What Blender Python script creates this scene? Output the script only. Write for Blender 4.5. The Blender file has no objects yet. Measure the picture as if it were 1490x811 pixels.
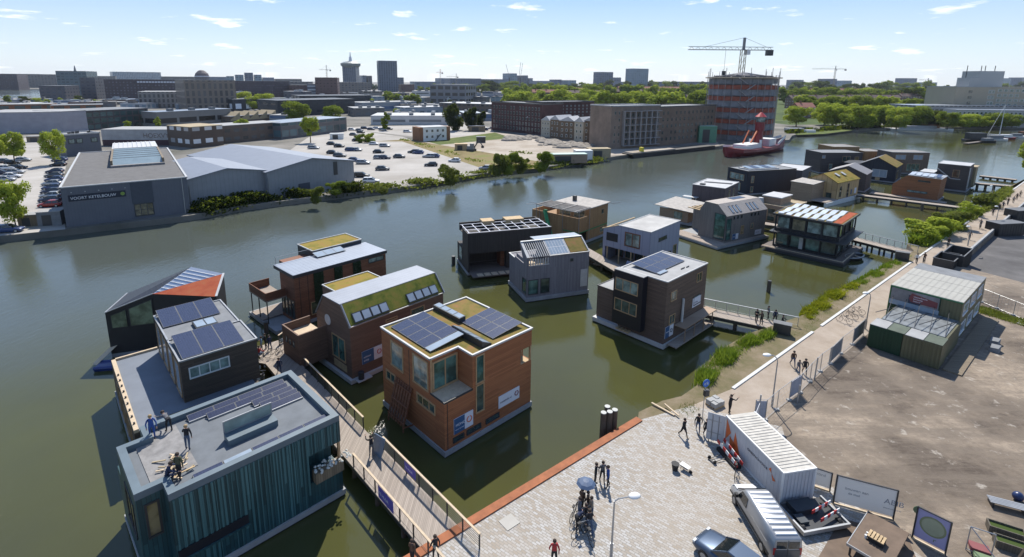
import bpy, bmesh, math, random
from math import radians, sin, cos, pi
from mathutils import Vector, Matrix
random.seed(7)
SC = bpy.context.scene
COL = SC.collection
# ---------------- camera ----------------
FPX, PXC, PYC, HC = 757.487, 726.27, 278.93, 28.0
PIT, ROL = radians(11.9637), radians(-0.41)
_f = Vector((0, cos(PIT), -sin(PIT))); _d = Vector((0, -sin(PIT), -cos(PIT))); _x = Vector((1, 0, 0))
CX = _x*cos(ROL)+_d*sin(ROL); CD = _x*(-sin(ROL))+_d*cos(ROL); CF = _f
cam = bpy.data.cameras.new('camera'); camo = bpy.data.objects.new('camera', cam); COL.objects.link(camo)
cam.sensor_width = 36; cam.lens = FPX/1490*36
cam.shift_x = (745-PXC)/1490; cam.shift_y = -(405.5-PYC)/1490
cam.clip_start = 0.5; cam.clip_end = 20000
M = Matrix((CX, -CD, -CF)).transposed().to_4x4(); M.translation = (0, 0, HC)
camo.matrix_world = M
SC.camera = camo
# ---------------- sky, sun, exposure ----------------
SUN_AZ, SUN_EL = radians(2.5), radians(52)
w = bpy.data.worlds.new('World'); SC.world = w; w.use_nodes = True
nt = w.node_tree; N = nt.nodes; L = nt.links
bgn = N['Background']; bgn.inputs['Strength'].default_value = 0.095
sky = N.new('ShaderNodeTexSky'); sky.sky_type = 'NISHITA'; sky.sun_disc = False
sky.sun_elevation = SUN_EL; sky.sun_rotation = SUN_AZ
sky.air_density = 1.0; sky.dust_density = 0.3; sky.ozone_density = 2.0
tc = N.new('ShaderNodeTexCoord'); sep = N.new('ShaderNodeSeparateXYZ'); L.new(tc.outputs['Generated'], sep.inputs[0])
def mth(tree, op, a, b=None, clamp=False):
 n = tree.nodes.new('ShaderNodeMath'); n.operation = op; n.use_clamp = clamp
 for i, v in enumerate((a, b)):
  if v is None: continue
  if isinstance(v, (int, float)): n.inputs[i].default_value = v
  else: tree.links.new(v, n.inputs[i])
 return n.outputs[0]
zc = mth(nt, 'MAXIMUM', sep.outputs[2], 0.012)
zz = mth(nt, 'ADD', zc, 0.11)
comb = N.new('ShaderNodeCombineXYZ')
L.new(mth(nt, 'DIVIDE', sep.outputs[0], zz), comb.inputs[0]); L.new(mth(nt, 'DIVIDE', sep.outputs[1], zz), comb.inputs[1])
cl = N.new('ShaderNodeTexNoise'); cl.inputs['Scale'].default_value = 1.9; cl.inputs['Detail'].default_value = 8; cl.inputs['Roughness'].default_value = .55
L.new(comb.outputs[0], cl.inputs['Vector'])
cr = N.new('ShaderNodeValToRGB'); cr.color_ramp.elements[0].position = .60; cr.color_ramp.elements[1].position = .68
L.new(cl.outputs[0], cr.inputs[0])
rp = N.new('ShaderNodeValToRGB'); L.new(sep.outputs[2], rp.inputs[0])
es = rp.color_ramp.elements; es.new(.05); es.new(.14); es.new(.4)
for i, (p_, c_) in enumerate(((0, (.64, .70, .76)), (.05, (.54, .65, .77)), (.14, (.30, .47, .74)), (.4, (.22, .36, .64)), (1, (.08, .17, .42)))): es[i].position = p_; es[i].color = (*c_, 1)
gs = N.new('ShaderNodeVectorMath'); gs.operation = 'SCALE'; L.new(rp.outputs[0], gs.inputs[0]); gs.inputs['Scale'].default_value = 11.0
mx0 = N.new('ShaderNodeMix'); mx0.data_type = 'RGBA'; mx0.inputs[0].default_value = .72; L.new(sky.outputs[0], mx0.inputs[6]); L.new(gs.outputs[0], mx0.inputs[7])
mx = N.new('ShaderNodeMix'); mx.data_type = 'RGBA'; L.new(mth(nt, 'MULTIPLY', cr.outputs[0], .9), mx.inputs[0])
L.new(mx0.outputs[2], mx.inputs[6]); mx.inputs[7].default_value = (9.6, 9.8, 10, 1)
L.new(mx.outputs[2], bgn.inputs['Color'])
sl = bpy.data.lights.new('sun', 'SUN'); sl.energy = 5.0; sl.angle = radians(.53); sl.color = (1, .95, .87)
so = bpy.data.objects.new('sun', sl); COL.objects.link(so)
sd = Vector((sin(SUN_AZ)*cos(SUN_EL), cos(SUN_AZ)*cos(SUN_EL), sin(SUN_EL)))
so.rotation_euler = sd.to_track_quat('Z', 'Y').to_euler(); so.location = (0, 60, 90)
SC.view_settings.view_transform = 'Standard'; SC.view_settings.look = 'None'; SC.view_settings.gamma = 1
SC.view_settings.use_curve_mapping = False; SC.view_settings.exposure = 0.42
SC.cycles.max_bounces = 6; SC.cycles.transparent_max_bounces = 6; SC.cycles.volume_bounces = 0
SC.cycles.use_denoising = True; SC.cycles.caustics_reflective = False; SC.cycles.caustics_refractive = False
# ---------------- pixel -> world (surveying the place from the photograph) ----------------
def ray(px, py): return CX*(px-PXC)+CD*(py-PYC)+CF*FPX
def G(px, py, z=0.0):
 r = ray(px, py); t = (z-HC)/r.z
 return Vector((r.x*t, r.y*t, z))
def proj(v):
 p = Vector(v)-Vector((0, 0, HC)); k = p.dot(CF)
 if k < .5: return 0.0, -1e9
 return PXC+FPX*p.dot(CX)/k, PYC+FPX*p.dot(CD)/k
def ztop(p, py):            # height reached by a vertical at p seen at image row py
 lo, hi = -5.0, 400.0
 for _ in range(50):
  m = (lo+hi)/2
  if proj((p[0], p[1], m))[1] > py: lo = m
  else: hi = m
 return lo
# ---------------- materials ----------------
MATS = {}
def newmat(name):
 m = bpy.data.materials.new(name); m.use_nodes = True; MATS[name] = m
 t = m.node_tree; b = t.nodes['Principled BSDF']
 return m, t, b
def mixc(t, fac, a, b):
 n = t.nodes.new('ShaderNodeMix'); n.data_type = 'RGBA'
 if isinstance(fac, (int, float)): n.inputs[0].default_value = fac
 else: t.links.new(fac, n.inputs[0])
 for i, v in ((6, a), (7, b)):
  if isinstance(v, tuple): n.inputs[i].default_value = (*v[:3], 1)
  else: t.links.new(v, n.inputs[i])
 return n.outputs[2]
def noise(t, scale, detail=4, rough=.55, coord='Object', vec=None, out=0, dist=0):
 n = t.nodes.new('ShaderNodeTexNoise'); n.inputs['Scale'].default_value = scale; n.inputs['Detail'].default_value = detail
 n.inputs['Roughness'].default_value = rough; n.inputs['Distortion'].default_value = dist
 if vec is None:
  c = t.nodes.new('ShaderNodeTexCoord'); vec = c.outputs[coord]
 t.links.new(vec, n.inputs['Vector'])
 return n.outputs[out]
def ramp(t, fac, stops):
 r = t.nodes.new('ShaderNodeValToRGB'); e = r.color_ramp.elements
 while len(e) < len(stops): e.new(.5)
 for i, (p, c) in enumerate(stops):
  e[i].position = p; e[i].color = (*c, 1) if len(c) == 3 else c
 t.links.new(fac, r.inputs[0]); return r.outputs[0]
def bump(t, b, h, strength=.3, dist=.02):
 n = t.nodes.new('ShaderNodeBump'); n.inputs['Strength'].default_value = strength; n.inputs['Distance'].default_value = dist
 t.links.new(h, n.inputs['Height']); t.links.new(n.outputs[0], b.inputs['Normal'])
def plain(name, col, rough=.7, var=.15, scale=1.5, metal=0, spec=.5, c2=None, bmp=0, bs=8):
 m, t, b = newmat(name)
 c2 = c2 or tuple(c*(1-var*2) for c in col)
 f = noise(t, scale, 6, .6)
 f2 = ramp(t, f, [(.3, (0, 0, 0)), (.7, (1, 1, 1))])
 t.links.new(mixc(t, f2, c2, col), b.inputs['Base Color'])
 b.inputs['Roughness'].default_value = rough; b.inputs['Metallic'].default_value = metal; b.inputs['Specular IOR Level'].default_value = spec
 if bmp: bump(t, b, noise(t, bs, 5), bmp, .03)
 return m
def boards(name, c1, c2, axis='z', pitch=.15, rough=.75, groove=.35, weather=.35, bmp=.5):
 """wood or metal cladding boards: axis 'z' horizontal boards, 'v' vertical boards"""
 m, t, b = newmat(name)
 tc = t.nodes.new('ShaderNodeTexCoord'); s = t.nodes.new('ShaderNodeSeparateXYZ'); t.links.new(tc.outputs['Object'], s.inputs[0])
 u = s.outputs[2] if axis == 'z' else mth(t, 'ADD', s.outputs[0], s.outputs[1])
 up = mth(t, 'DIVIDE', u, pitch); idx = mth(t, 'FLOOR', up); fr = mth(t, 'SUBTRACT', up, idx)
 # board joints along the board
 v = mth(t, 'ADD', s.outputs[0], s.outputs[1]) if axis == 'z' else s.outputs[2]
 wn = t.nodes.new('ShaderNodeTexWhiteNoise'); wn.noise_dimensions = '1D'; t.links.new(idx, wn.inputs['W'])
 seg = mth(t, 'FLOOR', mth(t, 'ADD', mth(t, 'DIVIDE', v, 3.1), mth(t, 'MULTIPLY', wn.outputs[0], 7)))
 wn2 = t.nodes.new('ShaderNodeTexWhiteNoise'); wn2.noise_dimensions = '2D'
 cb = t.nodes.new('ShaderNodeCombineXYZ'); t.links.new(idx, cb.inputs[0]); t.links.new(seg, cb.inputs[1]); t.links.new(cb.outputs[0], wn2.inputs['Vector'])
 nz = noise(t, .55, 5, .65)
 f = mth(t, 'ADD', mth(t, 'MULTIPLY', wn2.outputs[0], 1-weather), mth(t, 'MULTIPLY', nz, weather), True)
 col = mixc(t, f, c1, c2)
 g = mth(t, 'LESS_THAN', fr, .12)
 dark = tuple(c*groove for c in c1)
 t.links.new(mixc(t, mth(t, 'MULTIPLY', g, .8), col, dark), b.inputs['Base Color'])
 b.inputs['Roughness'].default_value = rough
 bump(t, b, mth(t, 'SUBTRACT', 1, g), bmp, .015)
 return m
def seam(name, col, axis='x', pitch=.45, rough=.45, metal=.6, rib=.12):
 """standing-seam sheet, seams drawn as raised bump lines"""
 m, t, b = newmat(name)
 tc = t.nodes.new('ShaderNodeTexCoord'); s = t.nodes.new('ShaderNodeSeparateXYZ'); t.links.new(tc.outputs['Object'], s.inputs[0])
 u = {'x': s.outputs[0], 'y': s.outputs[1], 'z': s.outputs[2]}.get(axis)
 if axis == 'v': u = mth(t, 'ADD', s.outputs[0], s.outputs[1])
 up = mth(t, 'DIVIDE', u, pitch); fr = mth(t, 'SUBTRACT', up, mth(t, 'FLOOR', up))
 g = mth(t, 'LESS_THAN', fr, rib)
 nz = noise(t, .6, 5, .6)
 c = mixc(t, nz, tuple(x*.8 for x in col), tuple(min(1, x*1.12) for x in col))
 t.links.new(mixc(t, mth(t, 'MULTIPLY', g, .35), c, tuple(x*.55 for x in col)), b.inputs['Base Color'])
 b.inputs['Roughness'].default_value = rough; b.inputs['Metallic'].default_value = metal
 bump(t, b, g, .6, .03)
 return m
def facade(name, wall, win, px=3.0, pz=3.0, fw=.5, fh=.5, rough=.6, z0=0, band=None):
 """far wall whose windows are a few pixels: window grid as surface pattern"""
 m, t, b = newmat(name)
 tc = t.nodes.new('ShaderNodeTexCoord'); s = t.nodes.new('ShaderNodeSeparateXYZ'); t.links.new(tc.outputs['Object'], s.inputs[0])
 def cell(u, p, fr):
  q = mth(t, 'DIVIDE', u, p); i = mth(t, 'FLOOR', q); f = mth(t, 'SUBTRACT', q, i)
  return mth(t, 'MULTIPLY', mth(t, 'GREATER_THAN', f, (1-fr)/2), mth(t, 'LESS_THAN', f, (1+fr)/2)), i
 uu = mth(t, 'ADD', s.outputs[0], s.outputs[1])
 a, i = cell(uu, px, fw); c, j = cell(mth(t, 'SUBTRACT', s.outputs[2], z0), pz, fh)
 cb = t.nodes.new('ShaderNodeCombineXYZ'); t.links.new(i, cb.inputs[0]); t.links.new(j, cb.inputs[1])
 wn = t.nodes.new('ShaderNodeTexWhiteNoise'); wn.noise_dimensions = '2D'; t.links.new(cb.outputs[0], wn.inputs['Vector'])
 mask = mth(t, 'MULTIPLY', a, c)
 geo = t.nodes.new('ShaderNodeNewGeometry'); sn = t.nodes.new('ShaderNodeSeparateXYZ'); t.links.new(geo.outputs['Normal'], sn.inputs[0])
 mask = mth(t, 'MULTIPLY', mask, mth(t, 'LESS_THAN', mth(t, 'ABSOLUTE', sn.outputs[2]), .5))
 wc = mixc(t, wn.outputs[0], tuple(x*.6 for x in win), tuple(min(1, x*1.7) for x in win))
 wl = mixc(t, noise(t, .15, 4), tuple(x*.75 for x in wall), tuple(min(1, x*1.15) for x in wall))
 t.links.new(mixc(t, mask, wl, wc), b.inputs['Base Color'])
 t.links.new(mth(t, 'SUBTRACT', rough, mth(t, 'MULTIPLY', mask, rough-.15)), b.inputs['Roughness'])
 return m
def tri(name, c1, c2, c3, scale=2., rough=.95, bmp=.6, bs=6, detail=8, dist=0, p=(.35, .5, .65)):
 m, t, b = newmat(name)
 f = noise(t, scale, detail, .65, dist=dist)
 c = ramp(t, f, [(p[0], c1), (p[1], c2), (p[2], c3)])
 f2 = noise(t, scale*9, 3, .7)
 c = mixc(t, mth(t, 'MULTIPLY', f2, .35), c, tuple(x*.55 for x in c2))
 t.links.new(c, b.inputs['Base Color']); b.inputs['Roughness'].default_value = rough; b.inputs['Specular IOR Level'].default_value = .2
 bump(t, b, noise(t, bs, 6, .7), bmp, .05)
 return m
def glassm(name, col, rough=.04, var=True):
 m, t, b = newmat(name)
 if var:
  f = noise(t, .9, 3)
  t.links.new(mixc(t, ramp(t, f, [(.4, (0, 0, 0)), (.62, (1, 1, 1))]), col, tuple(min(1, c*2.6+.01) for c in col)), b.inputs['Base Color'])
 else: b.inputs['Base Color'].default_value = (*col, 1)
 b.inputs['Roughness'].default_value = rough; b.inputs['Specular IOR Level'].default_value = .9
 return m
def leafm(name, c1, c2, scale=.5):
 m, t, b = newmat(name)
 oi = t.nodes.new('ShaderNodeObjectInfo')
 f = noise(t, scale, 3, .6)
 f = ramp(t, f, [(.32, (0, 0, 0)), (.68, (1, 1, 1))])
 c = mixc(t, f, c1, c2)
 c = mixc(t, mth(t, 'MULTIPLY', oi.outputs['Random'], .35), c, tuple(x*.55 for x in c1))
 t.nodes.remove(b)
 d = t.nodes.new('ShaderNodeBsdfDiffuse'); tr = t.nodes.new('ShaderNodeBsdfTranslucent'); mxs = t.nodes.new('ShaderNodeMixShader')
 mxs.inputs[0].default_value = .42
 t.links.new(c, d.inputs[0]); t.links.new(mixc(t, .5, c, (.22, .27, .02)), tr.inputs[0])
 t.links.new(d.outputs[0], mxs.inputs[1]); t.links.new(tr.outputs[0], mxs.inputs[2])
 t.links.new(mxs.outputs[0], t.nodes['Material Output'].inputs[0])
 return m
def M_(n): return MATS[n]
# ---------------- mesh building ----------------
class MB:
 def __init__(s, rnd=None): s.v = []; s.f = []; s.mi = []; s.mats = []
 def _m(s, m):
  if m is None: m = s.mats[0] if s.mats else None
  if m not in s.mats: s.mats.append(m)
  return s.mats.index(m)
 def poly(s, pts, m=None):
  i = len(s.v); s.v += [tuple(p) for p in pts]; s.f.append(tuple(range(i, i+len(pts)))); s.mi.append(s._m(m)); return s
 def hexa(s, b, t, m=None):        # b, t: 4 pts each, same order (ccw from above)
  i = len(s.v); s.v += [tuple(p) for p in b]+[tuple(p) for p in t]; k = s._m(m)
  for f in ((3, 2, 1, 0), (4, 5, 6, 7), (0, 1, 5, 4), (1, 2, 6, 5), (2, 3, 7, 6), (3, 0, 4, 7)):
   s.f.append(tuple(i+j for j in f)); s.mi.append(k)
  return s
 def box(s, x0, x1, y0, y1, z0, z1, m=None):
  return s.hexa([(x0, y0, z0), (x1, y0, z0), (x1, y1, z0), (x0, y1, z0)], [(x0, y0, z1), (x1, y0, z1), (x1, y1, z1), (x0, y1, z1)], m)
 def prism(s, pts, z0, z1, m=None, top=None, zt=None):
  """vertical prism; zt: list of top heights"""
  n = len(pts); i = len(s.v); k = s._m(m)
  a = sum(pts[j][0]*pts[(j+1) % n][1]-pts[(j+1) % n][0]*pts[j][1] for j in range(n))
  if a < 0:
   pts = pts[::-1]
   if zt: zt = zt[::-1]
  s.v += [(p[0], p[1], z0) for p in pts]+[(p[0], p[1], zt[j] if zt else z1) for j, p in enumerate(pts)]
  s.f.append(tuple(i+j for j in range(n-1, -1, -1))); s.mi.append(k)
  s.f.append(tuple(i+n+j for j in range(n))); s.mi.append(s._m(top) if top else k)
  for j in range(n):
   j2 = (j+1) % n; s.f.append((i+j, i+j2, i+n+j2, i+n+j)); s.mi.append(k)
  return s
 def ext(s, pts, vec, m=None):     # solid: polygon swept along vec
  n = len(pts); i = len(s.v); vec = Vector(vec); k = s._m(m)
  p0 = [Vector(p) for p in pts]; s.v += [tuple(p) for p in p0]+[tuple(p+vec) for p in p0]
  nrm = Vector((0, 0, 0))
  for j in range(n): nrm += p0[j].cross(p0[(j+1) % n])
  fl = nrm.dot(vec) > 0
  A = tuple(i+j for j in range(n)); B = tuple(i+n+j for j in range(n))
  s.f += [A[::-1] if fl else A, B if fl else B[::-1]]; s.mi += [k, k]
  for j in range(n):
   j2 = (j+1) % n; q = (i+j, i+j2, i+n+j2, i+n+j); s.f.append(q if fl else q[::-1]); s.mi.append(k)
  return s
 def beam(s, p, q, w, h, m=None, up=(0, 0, 1)):
  p = Vector(p); q = Vector(q); d = (q-p);
  if d.length < 1e-6: return s
  d.normalize(); u = Vector(up); r = d.cross(u)
  if r.length < 1e-4: r = d.cross(Vector((1, 0, 0)))
  r.normalize(); u2 = r.cross(d); r *= w/2; u2 *= h/2
  return s.hexa([p-r-u2, p+r-u2, q+r-u2, q-r-u2], [p-r+u2, p+r+u2, q+r+u2, q-r+u2], m)
 def tube(s, p, q, r, n=8, r2=None, m=None, cap=True):
  p = Vector(p); q = Vector(q); d = (q-p).normalized(); a = d.orthogonal().normalized(); b = d.cross(a); r2 = r if r2 is None else r2
  i = len(s.v); k = s._m(m)
  for c, R in ((p, r), (q, r2)):
   for j in range(n):
    t = 2*pi*j/n; s.v.append(tuple(c+a*cos(t)*R+b*sin(t)*R))
  for j in range(n):
   j2 = (j+1) % n; s.f.append((i+j, i+j2, i+n+j2, i+n+j)); s.mi.append(k)
  if cap:
   s.f.append(tuple(i+j for j in range(n-1, -1, -1))); s.f.append(tuple(i+n+j for j in range(n))); s.mi += [k, k]
  return s
 def path(s, pts, r, n=6, m=None):
  for a, b in zip(pts, pts[1:]): s.tube(a, b, r, n, m=m)
  return s
 def lathe(s, prof, c=(0, 0, 0), n=16, m=None):
  i = len(s.v); k = s._m(m)
  for r, z in prof:
   for j in range(n):
    t = 2*pi*j/n; s.v.append((c[0]+r*cos(t), c[1]+r*sin(t), c[2]+z))
  for a in range(len(prof)-1):
   for j in range(n):
    j2 = (j+1) % n; s.f.append((i+a*n+j, i+a*n+j2, i+(a+1)*n+j2, i+(a+1)*n+j)); s.mi.append(k)
  s.f.append(tuple(i+j for j in range(n-1, -1, -1))); s.mi.append(k)
  e = i+(len(prof)-1)*n; s.f.append(tuple(e+j for j in range(n))); s.mi.append(k)
  return s
 def mesh(s, name, smooth=False):
  me = bpy.data.meshes.new(name); me.from_pydata(s.v, [], s.f);
  for m in s.mats: me.materials.append(MATS[m] if isinstance(m, str) else m)
  me.polygons.foreach_set('material_index', s.mi)
  if smooth: me.polygons.foreach_set('use_smooth', [True]*len(s.f))
  me.update(); return me
 def build(s, name, parent=None, loc=(0, 0, 0), rz=0, smooth=False, rot=None):
  o = bpy.data.objects.new(name, s.mesh(name, smooth)); COL.objects.link(o)
  o.location = loc; o.rotation_euler = rot or (0, 0, rz)
  if parent: o.parent = parent
  return o
def mb(m):
 b = MB(); b._m(m); return b
def tag(o, label=None, cat=None, group=None, kind=None):
 for k, v in (('label', label), ('category', cat), ('group', group), ('kind', kind)):
  if v: o[k] = v
 return o
def thing(name, label, cat, loc=(0, 0, 0), rz=0, group=None):
 o = bpy.data.objects.new(name, None); COL.objects.link(o); o.empty_display_size = .3
 o.location = loc; o.rotation_euler = (0, 0, rz); return tag(o, label, cat, group)
def copy_tree(o, parent=None, mats=None):
 c = o.copy(); COL.objects.link(c); c.parent = parent
 for ch in o.children: copy_tree(ch, c)
 return c
def relink(o, old, new):
 """give a copied thing its own paint (object-level material slots)"""
 for c in [o]+list(o.children_recursive):
  if c.type == 'MESH':
   for sl_ in c.material_slots:
    if sl_.material and (sl_.material.name == old or sl_.material.name in CN):
     sl_.link = 'OBJECT'; sl_.material = MATS[new]
def text(s, size, parent, loc, rot, mat, name='lettering', ext=.004, align='LEFT', sx=1):
 cu = bpy.data.curves.new('tmp', 'FONT'); cu.body = s; cu.size = size; cu.extrude = ext; cu.align_x = align
 o = bpy.data.objects.new('tmp', cu); COL.objects.link(o)
 bpy.context.view_layer.update()
 me = bpy.data.meshes.new_from_object(o.evaluated_get(bpy.context.evaluated_depsgraph_get()))
 bpy.data.objects.remove(o); me.name = name; me.materials.clear(); me.materials.append(MATS[mat])
 t = bpy.data.objects.new(name, me); COL.objects.link(t); t.parent = parent; t.location = loc; t.rotation_euler = rot; t.scale = (sx, 1, 1)
 return t
# ================= material library =================
plain('white_trim', (.46, .46, .45), .5, .08); plain('concrete', (.36, .36, .35), .85, .12, 1.2, bmp=.2); plain('pontoon_concrete', (.30, .31, .32), .8, .15, .8)
plain('dark_trim', (.03, .032, .036), .5, .1); plain('black_wall', (.018, .018, .02), .6, .2); plain('zinc', (.30, .33, .37), .38, .1, .7, metal=.55)
plain('pale_roof', (.33, .33, .325), .8, .12, .8); plain('grey_roof', (.2, .21, .22), .85, .15, .9); plain('bitumen', (.13, .125, .12), .9, .15, .7)
plain('roof_gravel', (.27, .26, .25), .95, .2, 2, bmp=.4, bs=20); plain('steel_dark', (.05, .052, .055), .45, .1, metal=.4)
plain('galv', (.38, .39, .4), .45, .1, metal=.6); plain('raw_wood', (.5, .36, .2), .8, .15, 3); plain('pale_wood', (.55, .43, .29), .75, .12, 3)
plain('frame_wood', (.42, .27, .14), .6, .15, 3); plain('frame_white', (.6, .6, .58), .5, .05); plain('frame_dark', (.035, .037, .04), .45, .05)
plain('black_bay', (.010, .012, .02), .4, .1); plain('white_paint', (.7, .7, .68), .45, .06); plain('banner_white', (.62, .63, .68), .6, .04)
plain('banner_blue', (.03, .09, .2), .6, .08); plain('corten', (.36, .125, .05), .85, .2, 1.5); plain('mint', (.35, .5, .42), .5, .05)
glassm('glass', (.02, .035, .032)); glassm('glass_bright', (.09, .12, .11)); glassm('glass_teal', (.03, .07, .06)); plain('glass_sky', (.30, .36, .42), .16, .12, .8)
glassm('glass_warm', (.08, .065, .035));
boards('orange_wood', (.22, .075, .028), (.36, .14, .055), 'z', .16); boards('brown_wood', (.075, .048, .035), (.14, .095, .07), 'z', .14)
boards('brown_wood2', (.10, .058, .038), (.17, .10, .066), 'z', .14); boards('grey_boards', (.14, .135, .15), (.23, .22, .235), 'v', .13)
boards('larch_v', (.22, .12, .05), (.34, .2, .09), 'v', .14); boards('dark_boards', (.05, .042, .042), (.085, .07, .066), 'z', .13)
boards('red_wood', (.12, .045, .022), (.22, .09, .045), 'z', .2); boards('teal_rib', (.03, .10, .11), (.06, .15, .16), 'v', .22, .5, .6, .4); boards('teal_v', (.006, .033, .04), (.025, .085, .095), 'v', .22, .5, .4, .25)
boards('lilac', (.25, .26, .33), (.29, .30, .37), 'v', 1.2, .6, .8, .6, .1); boards('taupe_v', (.13, .115, .105), (.21, .19, .175), 'v', .12)
boards('taupe_roof', (.30, .26, .23), (.40, .36, .32), 'v', .3, .8, .7); boards('shake', (.042, .030, .022), (.085, .062, .045), 'z', .13)
boards('deck', (.24, .19, .15), (.36, .30, .25), 'v', .14, .85, .4); boards('ply', (.40, .26, .12), (.52, .36, .19), 'v', 1.2, .8, .6, .3)
boards('oldwood_v', (.13, .10, .065), (.22, .17, .11), 'v', .16); boards('beige_wood', (.26, .18, .12), (.36, .26, .18), 'z', .15)
boards('dark_fence', (.07, .06, .045), (.13, .11, .08), 'v', .12)
seam('seam_grey', (.22, .24, .28), 'y', .5, .55, .3); seam('seam_greyx', (.24, .27, .32), 'x', .5, .5, .35); seam('seam_dark', (.06, .062, .07), 'x', .5, .45, .4)
seam('corr_grey', (.25, .26, .275), 'v', .9, .6, .2, .1); seam('corr_white', (.55, .55, .54), 'v', .35, .5, .1, .4); seam('corr_roof', (.36, .345, .30), 'y', .55, .55, .1, .3)
seam('corr_green', (.012, .05, .025), 'v', .3, .5, .2, .4); seam('corr_olive', (.13, .125, .07), 'v', .3, .5, .2, .4); seam('corr_black', (.02, .02, .022), 'v', .3, .5, .2, .4)
tri('sedum', (.11, .11, .025), (.20, .15, .045), (.26, .14, .06), .9, bs=14); tri('sedum_green', (.07, .10, .015), (.16, .17, .03), (.24, .17, .045), 1.0, bs=14)
tri('sedum_red', (.28, .06, .03), (.34, .085, .04), (.33, .11, .05), .9, bs=14); tri('sedum_yellow', (.14, .135, .025), (.25, .19, .04), (.27, .16, .05), .9, bs=14)
None; tri('land', (.09, .09, .07), (.17, .16, .14), (.27, .25, .22), .03, bs=1)
tri('sandy', (.30, .25, .19), (.38, .33, .27), (.45, .40, .33), .08, bs=2); tri('parking', (.31, .285, .25), (.38, .355, .32), (.44, .415, .38), .05, bs=2, bmp=.15)
tri('grass', (.05, .075, .015), (.09, .12, .025), (.14, .15, .05), .35, bs=8); tri('verge', (.10, .10, .04), (.17, .14, .08), (.24, .19, .13), .35, bs=6)
tri('rough_grass', (.15, .12, .05), (.22, .17, .08), (.17, .18, .05), .12, bs=3); tri('asphalt', (.085, .08, .078), (.12, .115, .112), (.17, .16, .155), .12, bs=8, bmp=.2)
tri('pathway', (.29, .235, .18), (.35, .29, .23), (.39, .33, .27), .4, bs=20, bmp=.15); tri('woodland_floor', (.03, .05, .015), (.06, .09, .02), (.09, .12, .03), .05, bs=1)
leafm('leaf_fresh', (.26, .33, .04), (.52, .56, .09)); leafm('leaf_mid', (.15, .21, .03), (.33, .37, .07)); leafm('leaf_dark', (.010, .022, .010), (.022, .04, .016))
leafm('leaf_reed', (.13, .22, .02), (.25, .33, .05), .8); leafm('leaf_yellow', (.22, .26, .02), (.45, .42, .03), .8); leafm('leaf_olive', (.11, .13, .03), (.21, .23, .06)); leafm('leaf_hedge', (.02, .035, .012), (.05, .075, .02))
plain('bark', (.12, .09, .065), .9, .2, 4); plain('red_hull', (.20, .012, .02), .4, .15); plain('red_paint', (.45, .03, .03), .45, .1); plain('orange_net', (.36, .10, .06), .8, .25, .8)
def cloth(n, c):
 m, t, b = newmat(n); t.nodes.remove(b); d = t.nodes.new('ShaderNodeBsdfDiffuse'); r = t.nodes.new('ShaderNodeBsdfTranslucent'); x = t.nodes.new('ShaderNodeMixShader'); x.inputs[0].default_value = .45
 d.inputs[0].default_value = (*c, 1); r.inputs[0].default_value = (*c, 1); t.links.new(d.outputs[0], x.inputs[1]); t.links.new(r.outputs[0], x.inputs[2]); t.links.new(x.outputs[0], t.nodes['Material Output'].inputs[0])
cloth('cloth_white', (.6, .61, .62)); cloth('cloth_violet', (.36, .36, .52))
plain('skin', (.5, .3, .21), .6, .05); plain('hair', (.05, .03, .02), .8, .2); plain('hair_fair', (.35, .24, .12), .8, .1); plain('rubber', (.015, .015, .016), .7, .1)
plain('tile_red', (.30, .12, .08), .85, .2, 2); plain('blue_sign', (.02, .12, .45), .5, .03); plain('purple_banner', (.13, .10, .42), .6, .1); plain('orange_logo', (.62, .13, .03), .5, .05)
plain('yellow', (.6, .5, .03), .6, .05); plain('maroon', (.2, .03, .035), .6, .1); plain('vine', (.02, .045, .012), .9, .3, 8, bmp=.8, bs=18); plain('grass_green', (.12, .3, .03), .7, .1)
plain('text_white', (.7, .7, .72), .5, .02); plain('text_dark', (.05, .05, .07), .5, .02); plain('scaffold', (.3, .29, .29), .5, .1, metal=.5); plain('green_tank', (.1, .26, .16), .6, .1)
plain('zinc_teal', (.11, .15, .175), .5, .1, .8); plain('teal_roof', (.135, .15, .165), .8, .15, 1)
plain('roof_sheet', (.15, .17, .20), .6, .1, .6)
plain('metal_bright', (.6, .64, .68), .35, .1, .5, metal=.5); glassm('glass_party', (.06, .08, .05))
boards('black_brown', (.022, .018, .017), (.04, .034, .03), 'v', .14); boards('deck_dark', (.10, .08, .07), (.16, .13, .11), 'v', .15)
plain('roof_pale2', (.38, .37, .35), .6, .2, .4)
plain('bleached', (.42, .39, .35), .85, .2, 1.5); plain('green_net', (.02, .22, .08), .7, .15)
glassm('glass_yellow', (.22, .25, .03))
boards('plum', (.07, .055, .06), (.11, .09, .095), 'v', .15); plain('roof_white', (.44, .445, .45), .7, .12, .7)
boards('orange_wood2', (.20, .075, .03), (.33, .135, .055), 'z', .14); boards('navy', (.014, .017, .028), (.024, .028, .042), 'v', .3); boards('slate', (.07, .075, .09), (.11, .115, .13), 'v', .3)
plain('sandy_roof', (.40, .32, .2), .9, .15); seam('grey_seam2', (.22, .21, .21), 'x', .5, .6, .2); boards('taupe2', (.12, .085, .065), (.18, .13, .10), 'v', .2); boards('ply_orange', (.28, .15, .06), (.4, .23, .1), 'v', .3)
boards('beige_dk', (.2, .17, .10), (.3, .25, .15), 'v', .2)
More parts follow.
